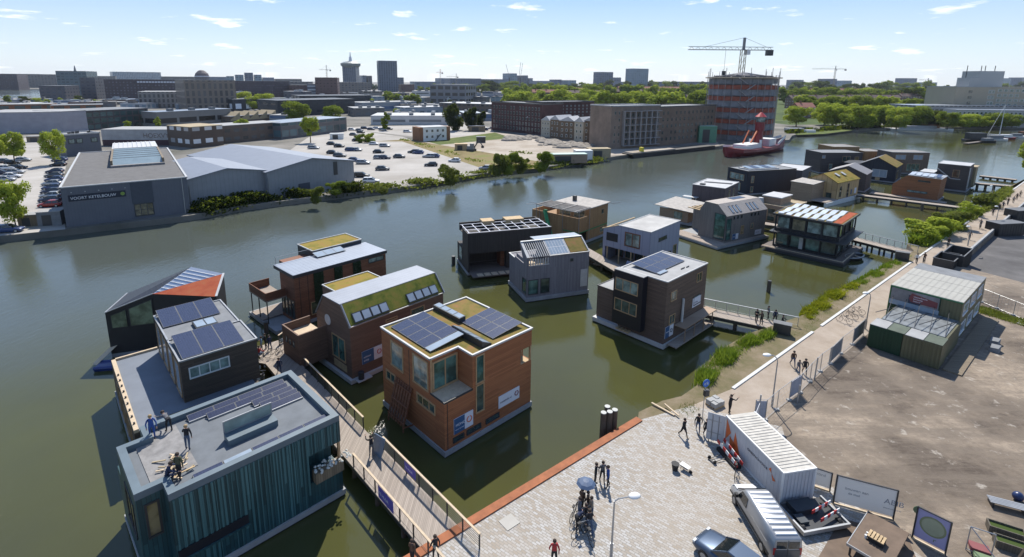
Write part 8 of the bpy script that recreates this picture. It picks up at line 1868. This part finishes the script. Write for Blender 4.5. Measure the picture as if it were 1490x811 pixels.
# --- lightship, barge, site bits ---
def ship():
 a, b = G(1056, 229, 0), G(1140, 216, 0); L_ = (b-a).length; t = thing('lightship', 'red lightship with a lantern tower and white deckhouses moored by the scaffolded tower', 'ship', a, math.atan2(b.y-a.y, b.x-a.x)); W = L_*.19; k = mb('red_hull'); R_ = []
 for u, ww, zd, zk in ((0, .1, 3.8, .2), (.03, .5, 3.5, -.4), (.12, .85, 2.9, -.6), (.3, 1, 2.4, -.6), (.55, 1, 2.3, -.6), (.75, .85, 2.8, -.6), (.9, .5, 3.8, -.5), (1.0, .06, 5.0, .5)): x = u*L_; w_ = W/2*ww; R_.append([(x, -w_*.55, zk), (x, w_*.55, zk), (x, w_, zd*.55), (x, w_, zd), (x, -w_, zd), (x, -w_, zd*.55)])
 loft(k, R_); k.build('hull', t); k = mb('white_paint'); k.box(L_*.2, L_*.45, -W*.3, W*.3, 2.45, 4.2); k.box(L_*.6, L_*.72, -W*.28, W*.28, 2.4, 5.4); k.build('deckhouse', t)
 k = mb('white_paint')
 for y in (-1, 1): k.beam((L_*.7, y*W*.42, 3.3), (L_*.97, y*W*.1, 5.4), .15, 1.1); k.beam((L_*.03, y*W*.25, 4.0), (L_*.25, y*W*.45, 3.2), .1, .7)
 k.build('bulwark', t); k = mb('red_hull'); x = L_*.51; k.tube((x, 0, 2.4), (x, 0, 9), W*.2, 12, W*.15); k.tube((x, 0, 9), (x, 0, 12.5), W*.2, 12); k.build('lantern_tower', t); k = mb('glass_bright'); k.tube((x, 0, 12.5), (x, 0, 14.6), W*.19, 10); k.build('lantern', t); k = mb('red_paint'); k.tube((x, 0, 14.6), (x, 0, 16.4), W*.24, 10, W*.03); k.build('lantern_roof', t)
 k = mb('white_paint'); k.tube((L_*.46, -W*.24, 2.4), (L_*.46, -W*.24, 5.5), .5, 8); k.tube((L_*.46, W*.24, 2.4), (L_*.46, W*.24, 5.5), .5, 8); k.build('ventilator', t); k = mb('orange_logo'); k.beam((L_*.38, 0, 4.5), (L_*.47, 0, 9), .5, .5); k.beam((L_*.25, 0, 4.5), (L_*.33, 0, 9.5), .4, .4); k.build('crane_boom', t)
ship()
a, b = G(919, 231, 0), G(1040, 217.5, 0); bg = thing('barge', 'long flat dark barge moored along the building site', 'barge', a, math.atan2(b.y-a.y, b.x-a.x)); bl = (b-a).length; k = mb('black_wall'); k.hexa([(1.5, 0, -.5), (bl, 0, -.5), (bl, 5, -.5), (1.5, 5, -.5)], [(0, 0, 1.6), (bl, 0, 1.6), (bl, 5, 1.6), (0, 5, 1.6)]); k.build('hull', bg); k = mb('sandy'); k.box(1, bl*.5, .4, 4.6, 1.6, 2.0); k.build('cargo', bg); k = mb('yellow'); k.box(bl*.13, bl*.15, 1, 2.5, 2, 3.6); k.build('yellow_machine', bg)
cab(1029, 208, 8, 6, 7.5, 'green_tank', 'green silo tank on the quay left of the lightship', 'silo', 'mint', 0)
cab(825, 238, 14, 3.5, 3, 'beige_wood', 'long brown-sided cabin with a pale blue roof at the building site shore', 'site_cabin', 'mint', 8); cab(850, 233, 6, 3.5, 3.2, 'white_paint', 'white site cabin right of the long brown one', 'site_cabin', 'white_paint', 8); cab(873, 230, 8, 4, 3.2, 'sandy_roof', 'tan site cabin under the grey-brown block', 'site_cabin', 'sandy_roof', 8)
cab(671, 219, 5, 3, 2.4, 'raw_wood', 'tan timber crate stack on the meadow track', 'crate_stack', 'raw_wood', 5); cab(700, 208, 4, 3, 2.5, 'steel_dark', 'dark site container on the sandy ground', 'site_container', 'grey_roof', 5); cab(694, 192, 9, 4, 3, 'oldwood_v', 'brown low shed by the lawn before the red-brown block', 'low_shed', 'grey_roof', 5)
dg = thing('excavator', 'dark excavator parked by the meadow track', 'excavator', G(686, 220, ZN), radians(-20)); k = mb('steel_dark'); k.box(-1.6, 1.6, -1.3, -.7, 0, .8); k.box(-1.6, 1.6, .7, 1.3, 0, .8); k.build('track', dg); k = mb('crane_grey'); k.box(-1.5, 1.2, -1.1, 1.1, .8, 2); k.box(-.2, 1.2, -1.1, 0, 2, 3); k.build('cab', dg); k = mb('steel_dark'); k.beam((1.2, .3, 1.6), (3, .3, 4.2), .35, .4); k.beam((3, .3, 4.2), (4.6, .3, 2.2), .3, .3); k.box(4.2, 5, -.2, .8, 1.4, 2.3); k.build('boom', dg)
k = mb('rubble'); random.seed(11)
for (x0, x1, y0, y1) in ((735, 790, 200, 205), (785, 815, 205, 212), (805, 865, 209, 216)):
 for _ in range(40): p = G(random.uniform(x0, x1), random.uniform(y0, y1), ZN); r_ = random.uniform(1, 3.2); k.lathe([(r_, -.2), (r_*.8, r_*.22), (r_*.3, r_*.42)], tuple(p), 7)
tag(k.build('rubble_heaps'), 'heaps of grey rubble and earth on the building site', 'rubble', kind='stuff')
# boats on the far shore and marina
def hb(px, py, L_, W, h, m, lab, rz=0, mast=False, cat='boat', nm='moored_boat', roof='banner_grey', red=False):
 t = thing(nm, lab, cat, G(px, py, 0), radians(rz)); k = mb(m); w = W/2; R_ = [[(x, -w*s_*.7, -.3), (x, w*s_*.7, -.3), (x, w*s_, 1.1), (x, -w*s_, 1.1)] for x, s_ in ((-L_/2, .6), (-L_*.4, .95), (0, 1), (L_*.35, .85), (L_/2, .1))]; loft(k, R_); k.build('hull', t); k = mb(roof); k.box(-L_*.38, L_*.2, -w*.7, w*.7, 1.1, 1.1+h); k.build('cabin', t)
 if mast: k = mb('white_paint'); k.tube((L_*.1, 0, 1), (L_*.1, 0, 1+mast), .25, 6, .1); k.tube((L_*.1, 0, 3), (-L_*.35, 0, 3.3), .2, 5); k.tube((L_*.1, 0, 1+mast), (-L_*.45, 0, 1.5), .07, 4); k.build('mast', t)
 return t
hb(1422, 206, 14, 5, 3.2, 'steel_dark', 'dark arched-cabin barge leftmost in the far marina', roof='steel_dark'); hb(1449, 205, 12, 4, 1.6, 'white_paint', 'white boat with a tall mast in the far marina', mast=17); hb(1438, 208, 9, 3, 1.2, 'black_wall', 'low dark boat in front of the mast boat', 10); hb(1464, 203, 10, 3.2, 1.5, 'maroon', 'maroon-hulled boat right of the mast boat', 0, roof='white_paint'); hb(1480, 201, 9, 3, 1.3, 'white_paint', 'white boat second from the right edge in the marina'); hb(1492, 198, 9, 3, 1.4, 'steel_dark', 'dark boat at the right edge of the marina', roof='brick_orange')
hb(1340, 190, 40, 5, 1.8, 'white_paint', 'long white houseboat along the far shore trees', roof='pale_roof'); hb(1356, 189, 16, 5, 2.2, 'white_paint', 'brown-roofed houseboat beside the long white one', roof='brick_orange'); hb(1158, 194.5, 16, 5, 2, 'black_wall', 'dark houseboat right of the scaffolded tower', roof='galv'); hb(1180, 196, 9, 3.5, 1.5, 'mint', 'pale green boat at the small green lawn', roof='white_paint')
k = mb('deck_dark'); pA, pB = G(1405, 209, .5), G(1500, 197, .5); k.beam(pA, pB, 2, .3); tag(k.build('marina_pier'), 'long dark floating pier of the far marina', 'pier')
# ================= cars =================
palette = ['p_black', 'p_grey', 'p_silver', 'p_white', 'p_blue', 'p_navy', 'p_grey', 'p_black']
cars = [(456.6, 217, 0, 2), (482.8, 211, 0, 0), (493.8, 214.5, 5, 0), (511, 220, 0, 4), (519, 220, 0, 2), (483.8, 224, 5, 0), (494.5, 228.5, 5, 1), (551, 223, 5, 0), (559.6, 231.5, 5, 5), (553, 231.5, 5, 2), (581, 230, 5, 1), (515.5, 235, 0, 4), (528.7, 239, 0, 2), (556.8, 248, 8, 1), (627, 242, 8, 7), (602, 223, -5, 0), (608.5, 224, -5, 4), (631, 229.5, -5, 4), (624, 229.5, -5, 2), (661.3, 236, -8, 3), (706.5, 247, -10, 2), (526, 258, 5, 0), (519.3, 206, 0, 0), (544, 211, -3, 3), (560, 214, -3, 2), (514.7, 197.5, 0, 1), (536, 207, 0, 1), (540, 266, 10, 3), (512, 190, 0, 3), (523, 191, 0, 1), (531, 188, 0, 5), (540, 189.5, 0, 5), (548, 188, 0, 3), (557, 190, 0, 2), (566, 189, 0, 0), (525, 194, 10, 0), (715, 188, -5, 3), (722, 187, -5, 2), (731, 189, 0, 1), (593, 193, 0, 3), (705, 190, -5, 4)]
ordn = ['first', 'second', 'third', 'fourth', 'fifth', 'sixth', 'seventh', 'eighth', 'ninth', 'tenth', 'eleventh', 'twelfth', 'thirteenth', 'fourteenth', 'fifteenth', 'sixteenth', 'seventeenth', 'eighteenth', 'nineteenth', 'twentieth']
def numlab(xs, i): return sorted(range(len(xs)), key=lambda j: xs[j]).index(i)
cnt = {}
for i, (x, y, a, c_) in enumerate(cars):
 zone = 'at the back end of the big car park' if y < 200 and x < 600 else ('by the red-brown apartment block' if x > 690 and y < 200 else ('in the back rows of the big car park' if y < 216 else ('in the middle rows of the big car park' if y < 236 else 'in the front rows of the big car park')))
 key = (palette[c_], zone); cnt.setdefault(key, []).append((x, i))
for key, lst in cnt.items():
 lst.sort()
 for r_, (x, i) in enumerate(lst):
  X_, y, a, c_ = cars[i]; lab = '%s car %s' % (CN[key[0]], key[1]) + ('' if len(lst) == 1 else ', %s such from left' % ordn[r_])
  car(X_, y, ZN, a+(0 if X_ < 600 else 180), key[0], lab, 'h' if i % 3 else 'e', 'cars parked on the big car park')
row = [(77, 250, 'p_navy'), (76, 256, 'p_grey'), (77, 262, 'p_blue'), (73, 268, 'p_silver'), (74, 274, 'p_blue'), (73, 280, 'p_navy'), (72, 286, 'p_silver'), (71, 292, 'p_navy'), (71, 299, 'p_red'), (82, 240, 'p_black'), (84, 233, 'p_blue')]
for i, (x, y, c_) in enumerate(sorted(row, key=lambda r_: -r_[1])): car(x+3, y+2, ZN, 175+22, c_, '%s car, %s from the water in the row beside the warehouse' % (CN[c_], ordn[i]), 'h', 'cars parked beside the warehouse')
row2 = [(30, 233, 'p_silver'), (15, 237, 'p_black'), (7, 245, 'p_white'), (23, 244, 'p_black'), (3, 235, 'p_grey'), (19, 251, 'p_silver'), (14, 257, 'p_white'), (5, 262, 'p_silver'), (-2, 252, 'p_navy'), (9, 336, 'p_blue')]
for i, (x, y, c_) in enumerate(row2): car(x+4, y+2, ZN, 20, c_, '%s car %s at the left edge car park' % (CN[c_], ['farthest right', 'second row', 'in the middle of the group', 'third row right', 'farthest left', 'fourth row', 'fifth row', 'lowest of the group', 'cut by the picture edge', 'alone by the quay']
[i]), 'h', 'cars parked on the left edge car park')
hbv = cab(490, 203, 6, 2.4, 2.6, 'white_paint', 'white box van parked behind the taller grey shed', 'box_van', 'white_paint', 10)
# ================= north vegetation =================
for a in ((24, 334, 258, 'large young street tree in fresh leaf at the left quay edge', 'o1', 'leaf_fresh', .75), (22, 240, 189, 'fresh green tree above the left edge car park', 'f1', 'leaf_fresh', 1), (-4, 244, 200, 'fresh green tree cut off by the left picture edge', 'f2', 'leaf_fresh', 1), (80, 240, 186, 'rounded fresh green tree left of the small office block', 'o1', 'leaf_fresh', .72), (354, 203, 171, 'fresh green tree behind the roof of the lower shed', 'f1', 'leaf_fresh', 1.1), (452, 208, 168, 'fresh green tree before the long glazed office', 'f2', 'leaf_fresh', 1.1), (434, 178, 146, 'wide dark willow tree before the blue-black hall', 'o2', 'leaf_mid', 1.5), (485, 179, 152, 'rounded mid green tree before the blue-black hall', 'o1', 'leaf_mid', 1.5), (561, 190, 161, 'slim green tree before the white-roofed hall', 'c1', 'leaf_mid', 1.0), (577, 172, 157, 'small bright tree behind the white-roofed hall', 'f1', 'leaf_fresh', 1.2), (231, 190, 168, 'small bright tree before the glass hall at left', 'c1', 'leaf_fresh', 1.0), (186, 188, 175, 'tiny bright tree before the dark glass office', 'f1', 'leaf_fresh', 1.2)):
 tree(a[0], a[1], a[2], a[3], a[4], a[5], wx=a[6])
for i, (x, b, t_, w_) in enumerate(((661, 190, 148, .75), (685, 190, 154, .62), (699, 190, 160, .6))): tree(x, b, t_, ['largest dark evergreen left of the red-brown block', 'middle dark evergreen left of the red-brown block', 'smallest dark evergreen against the red-brown block'][i], 'b1', 'leaf_dark', wx=w_)
for i, (x, b, t_, w_, v, m) in enumerate(((654, 270, 238, 1.1, 'b1', 'leaf_olive'), (725, 256, 220, .9, 'b1', 'leaf_olive'), (740, 254, 219, 1.0, 'b1', 'leaf_mid'), (757, 253, 224, .9, 'b1', 'leaf_olive'), (790, 250, 217, 1.0, 'b1', 'leaf_mid'), (490, 283, 262, 1.5, 'b1', 'leaf_mid'), (460, 296, 270, 1.0, 'b1', 'leaf_olive'), (505, 281, 264, 1.4, 'b1', 'leaf_hedge'), (524, 208, 194, 1.2, 'b1', 'leaf_mid'), (538, 208, 193, 1.2, 'b1', 'leaf_fresh'), (557, 283, 270, 1.6, 'b1', 'leaf_olive'))):
 tree(x, b, t_, ['lone bush at the waterline before the car park', 'left bush of the three by the meadow', 'middle bush of the three by the meadow', 'right bush of the three by the meadow', 'big bush at the water right of the meadow', 'rounded bush at the right foot of the taller shed', 'flowering grey bush against the taller shed', 'dark bush right of the taller shed', 'left bush at the back of the big car park', 'right bush at the back of the big car park', 'low wide bush at the corner of the big car park'][i], v, m, wx=w_, name='bush')
def hedge(px, n, mat, lab, size=.3, h=1.6, seed=1, z=.6, w=1.2):
 rr = random.Random(seed); b = mb(mat); P = [G(x, y, 0) for x, y in px]; seg = [(P[i], P[i+1]) for i in range(len(P)-1)]; ln = [(q-p).length for p, q in seg]; tot = sum(ln)
 for _ in range(n):
  u = rr.uniform(0, tot); i = 0
  while u > ln[i] and i < len(ln)-1: u -= ln[i]; i += 1
  c = seg[i][0].lerp(seg[i][1], u/ln[i])+Vector((rr.gauss(0, w), abs(rr.gauss(0, w))+.3, z+rr.random()**1.5*h*(.6+.5*sin(u*.35+i)))); nn = Vector((rr.gauss(0, 1), rr.gauss(0, 1), rr.gauss(.5, 1))).normalized(); a = nn.orthogonal().normalized(); e = nn.cross(a); s_ = size*rr.uniform(.5, 1.5)
  b.poly([c-a*s_, c-e*s_*.6, c+a*s_, c+e*s_*.7])
 o = b.build('bank_vegetation'); tag(o, lab, 'plants', kind='stuff')
hedge([(281, 320), (345, 307), (420, 297), (520, 286)], 15000, 'leaf_hedge', 'dark ivy-like scrub below the two grey sheds', .3, 2.9, 1)
hedge([(520, 286), (600, 276), (650, 267), (700, 258), (790, 248), (870, 237)], 20000, 'leaf_olive', 'low olive scrub along the bank of the big car park', .32, 1.7, 2, w=1.5)
hedge([(585, 207), (620, 218), (660, 230), (715, 249)], 2500, 'leaf_mid', 'low hedge between the big car park and the meadow', .35, 1.0, 3)
hedge([(745, 226), (790, 232), (830, 238)], 1200, 'leaf_olive', 'scrub strip at the corner of the building site', .4, 1.0, 4)
hedge([(1150, 198), (1240, 190), (1300, 188), (1400, 187.5), (1500, 187.5)], 5000, 'leaf_hedge', 'dark shrubs along the far shore', .9, 2.5, 5, w=2.0)
# park trees, near row to far rows
random.seed(21)
def trow(x0, x1, b0, b1, t0, t1, n, mats, grp, lab, vs=('w1', 'w2', 'o2'), wx=(1.0, 1.7), jb=2, jt=3.5):
 for i in range(n):
  u = (i+random.uniform(.2, .8))/n; tree(x0+(x1-x0)*u, b0+(b1-b0)*u+random.uniform(-jb, jb), t0+(t1-t0)*u+random.uniform(-jt, jt), lab, random.choice(vs), random.choice(mats), group=grp, wx=random.uniform(*wx))
F_, Mi, Da = 'leaf_fresh', 'leaf_mid', 'leaf_hedge'
trow(1150, 1260, 184, 183, 152, 150, 4, [F_], 'bright trees on the lawn right of the scaffolded tower', 'bright green tree on the shore lawn right of the scaffolded tower', ('o2', 'o1'), (1.3, 1.6))
trow(1225, 1385, 188, 187, 152, 158, 9, [F_, Mi, Mi, Da], 'large trees along the far shore', 'large leafy tree on the far shore left of the hospital', ('o2', 'o1'), (1.2, 1.5))
trow(1375, 1500, 187, 186, 166, 165, 8, [F_, Mi], 'small trees before the hospital', 'small rounded tree before the hospital base wing', ('o2',), (1.2, 1.5), 1, 3)
trow(730, 870, 158, 158, 131, 131, 11, [F_], 'bright trees behind the red-brown block', 'bright round tree behind the red-brown apartment block')
trow(868, 1040, 166, 166, 133, 133, 13, [F_, F_, Mi], 'bright trees behind the grey-brown blocks', 'bright round tree behind the grey-brown apartment blocks')
trow(345, 400, 160, 158, 134, 139, 4, [F_], 'bright trees left of the blue-black hall', 'bright green tree beyond the white row houses', ('o2',), (1.3, 1.6)); trow(400, 420, 156, 156, 143, 143, 2, [F_], 'bright trees left of the blue-black hall', 'bright green tree beyond the white row houses', ('o2',), (1.3, 1.6))
trow(553, 612, 150, 150, 135, 137, 5, [F_, Mi], 'trees before the round-topped tower', 'rounded tree in the far middle left of the office grid')
trow(-10, 330, 150, 150, 142, 142, 12, [Mi, F_, Da], 'scattered trees in the city fabric', 'small tree among the low buildings at left', wx=(1.0, 1.5)); trow(330, 720, 152, 156, 143, 147, 16, [Mi, F_, Da], 'scattered trees in the city fabric, centre', 'small tree among the low buildings in the centre', wx=(1.0, 1.5)); trow(50, 160, 152, 152, 140, 142, 4, [Mi, F_], 'small trees at the far left', 'small far tree before the far left water')
trow(740, 1040, 145, 146, 124, 125, 26, [Mi, F_, Mi], 'middle rows of park trees at the horizon', 'mid green tree in the rows of trees under the horizon')
trow(1140, 1400, 150, 152, 128, 130, 24, [Mi, Mi, F_, Da], 'middle rows of park trees right of the crane', 'mid green tree in the park rows right of the scaffolded tower')
trow(1150, 1400, 166, 168, 140, 141, 16, [Mi, F_, Mi], 'inner rows of park trees right of the crane', 'tree in the inner park rows behind the far shore trees')
trow(600, 740, 137, 137, 124, 123, 10, [Mi, Da], 'far trees behind the office grid', 'far tree behind the concrete office grid')
trow(700, 1040, 133, 133, 119, 119, 26, [Mi, Da], 'farthest rows of trees at the centre', 'farthest tree in the wooded strip at the centre horizon')
trow(1140, 1500, 137, 138, 120, 121, 24, [Mi, Da], 'farthest rows of trees at the right', 'farthest tree in the wooded strip at the right horizon')
# red-roofed terraces among the park trees
def terrace(x0, x1, b, t_, lab, roof='tile_red', wall='f_terr', z=None):
 H_ = nb('terraced_houses', lab, (x0, b), (x1, b), t_+1.6, 10, wall, roof, 'houses'); k = mb(roof); k.ext([(-.3, -.5, H_.zt), (-.3, 5, H_.zt+3.6), (-.3, 10.5, H_.zt)], (H_.b+.6, 0, 0)); H_.part(k, 'pitched_roof'); k = mb('brick_orange')
 for i in range(int(H_.b/14)): x = 4+i*14; k.box(x, x+1.2, 4.4, 5.6, H_.zt+2.5, H_.zt+5)
 if k.v: H_.part(k, 'chimney')
for i, (x0, x1, b, t_, r_) in enumerate(((775, 815, 150, 133, 'tile_red'), (818, 880, 149, 134, 'roof_brown'), (880, 960, 147, 132, 'roof_brown'), (960, 1045, 146, 133, 'roof_brown'), (790, 850, 142, 129, 'tile_red'), (1150, 1230, 158, 142, 'roof_brown'), (1165, 1250, 150, 134, 'tile_red'), (1235, 1310, 155, 141, 'roof_brown'), (1310, 1385, 154, 139, 'roof_brown'), (1180, 1260, 143, 130, 'tile_red'), (900, 1000, 139, 127, 'tile_red'), (1160, 1185, 172, 155, 'tile_red'), (1000, 1040, 155, 141, 'roof_brown'))):
 terrace(x0, x1, b, t_, ['red-roofed terrace left of the apartment blocks', 'brown-roofed terrace behind the red-brown block', 'brown-roofed terrace behind the framed block', 'brown-roofed terrace just left of the scaffolded tower', 'farther red-roofed terrace behind the red-brown block', 'brown-roofed terrace just right of the scaffolded tower', 'red-roofed terrace above the shore trees', 'brown-roofed terrace in the middle of the right park', 'brown-roofed terrace left of the hospital', 'farthest red-roofed terrace in the right park', 'far red-roofed terrace under the two far towers', 'small red-roofed houses at the shore lawn', 'short brown-roofed terrace behind the darker brown block'][i], r_)
# distant skyline
random.seed(4)
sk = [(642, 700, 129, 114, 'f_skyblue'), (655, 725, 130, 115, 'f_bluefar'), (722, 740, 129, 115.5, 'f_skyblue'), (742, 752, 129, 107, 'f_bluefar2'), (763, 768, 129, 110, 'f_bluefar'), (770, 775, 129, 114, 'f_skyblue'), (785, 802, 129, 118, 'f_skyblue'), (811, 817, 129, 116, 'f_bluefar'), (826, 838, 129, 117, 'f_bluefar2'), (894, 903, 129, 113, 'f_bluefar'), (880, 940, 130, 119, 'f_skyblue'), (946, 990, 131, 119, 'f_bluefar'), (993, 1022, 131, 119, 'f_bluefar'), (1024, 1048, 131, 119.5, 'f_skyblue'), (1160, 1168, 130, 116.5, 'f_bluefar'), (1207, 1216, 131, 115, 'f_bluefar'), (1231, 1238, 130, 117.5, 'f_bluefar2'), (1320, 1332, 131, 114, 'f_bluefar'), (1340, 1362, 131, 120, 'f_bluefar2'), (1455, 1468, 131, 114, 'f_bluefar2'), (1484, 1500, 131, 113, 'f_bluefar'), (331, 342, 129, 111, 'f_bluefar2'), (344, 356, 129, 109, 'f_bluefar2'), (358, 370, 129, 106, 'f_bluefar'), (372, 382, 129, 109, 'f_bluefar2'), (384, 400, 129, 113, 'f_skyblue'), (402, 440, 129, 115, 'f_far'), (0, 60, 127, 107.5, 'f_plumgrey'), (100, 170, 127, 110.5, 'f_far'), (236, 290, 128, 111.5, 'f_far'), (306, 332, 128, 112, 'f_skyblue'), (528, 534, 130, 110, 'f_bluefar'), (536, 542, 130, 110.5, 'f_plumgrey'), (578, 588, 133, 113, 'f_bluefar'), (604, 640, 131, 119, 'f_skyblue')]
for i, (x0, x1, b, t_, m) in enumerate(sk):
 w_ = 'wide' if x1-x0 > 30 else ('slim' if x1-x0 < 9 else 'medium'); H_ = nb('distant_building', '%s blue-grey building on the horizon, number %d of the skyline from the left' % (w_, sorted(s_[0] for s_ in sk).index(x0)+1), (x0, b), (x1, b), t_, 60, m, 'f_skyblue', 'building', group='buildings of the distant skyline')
for (xs, ys, n) in (((440, 1500), (123.5, 125.5), 2600), ((-40, 440), (118, 121), 900)):
 rr = random.Random(3); b = mb('leaf_far');
 for _ in range(n):
  x = rr.uniform(*xs); z0 = 118.8+(x/1490)*10.7+rr.uniform(3, 9); p = G(x, z0, ZN); s_ = p.length/757*rr.uniform(.8, 1.8); c = Vector((p.x, p.y, ZN+s_*rr.uniform(.5, 2.2))); a = rr.uniform(-.4, .4)
  b.lathe([(s_*.9, -s_), (s_*1.1, 0), (s_*.7, s_*.7), (s_*.15, s_*.95)], tuple(c), 5)
 tag(b.build('distant_woodland'), 'low dark wooded strip running along the horizon', 'woodland', kind='stuff')
# haze: one closed box of thin air round the scene
hz = mb('haze_air'); hz.box(-7900, 7900, -60, 8400, -1.4, 190); m = bpy.data.materials.new('haze_air'); MATS['haze_air'] = m; m.use_nodes = True; t = m.node_tree; t.nodes.remove(t.nodes['Principled BSDF']); v = t.nodes.new('ShaderNodeVolumePrincipled'); v.inputs['Color'].default_value = (.80, .88, 1, 1); v.inputs['Density'].default_value = .00004; v.inputs['Anisotropy'].default_value = .3; t.links.new(v.outputs[0], t.nodes['Material Output'].inputs['Volume'])
tag(hz.build('haze'), kind='stuff')
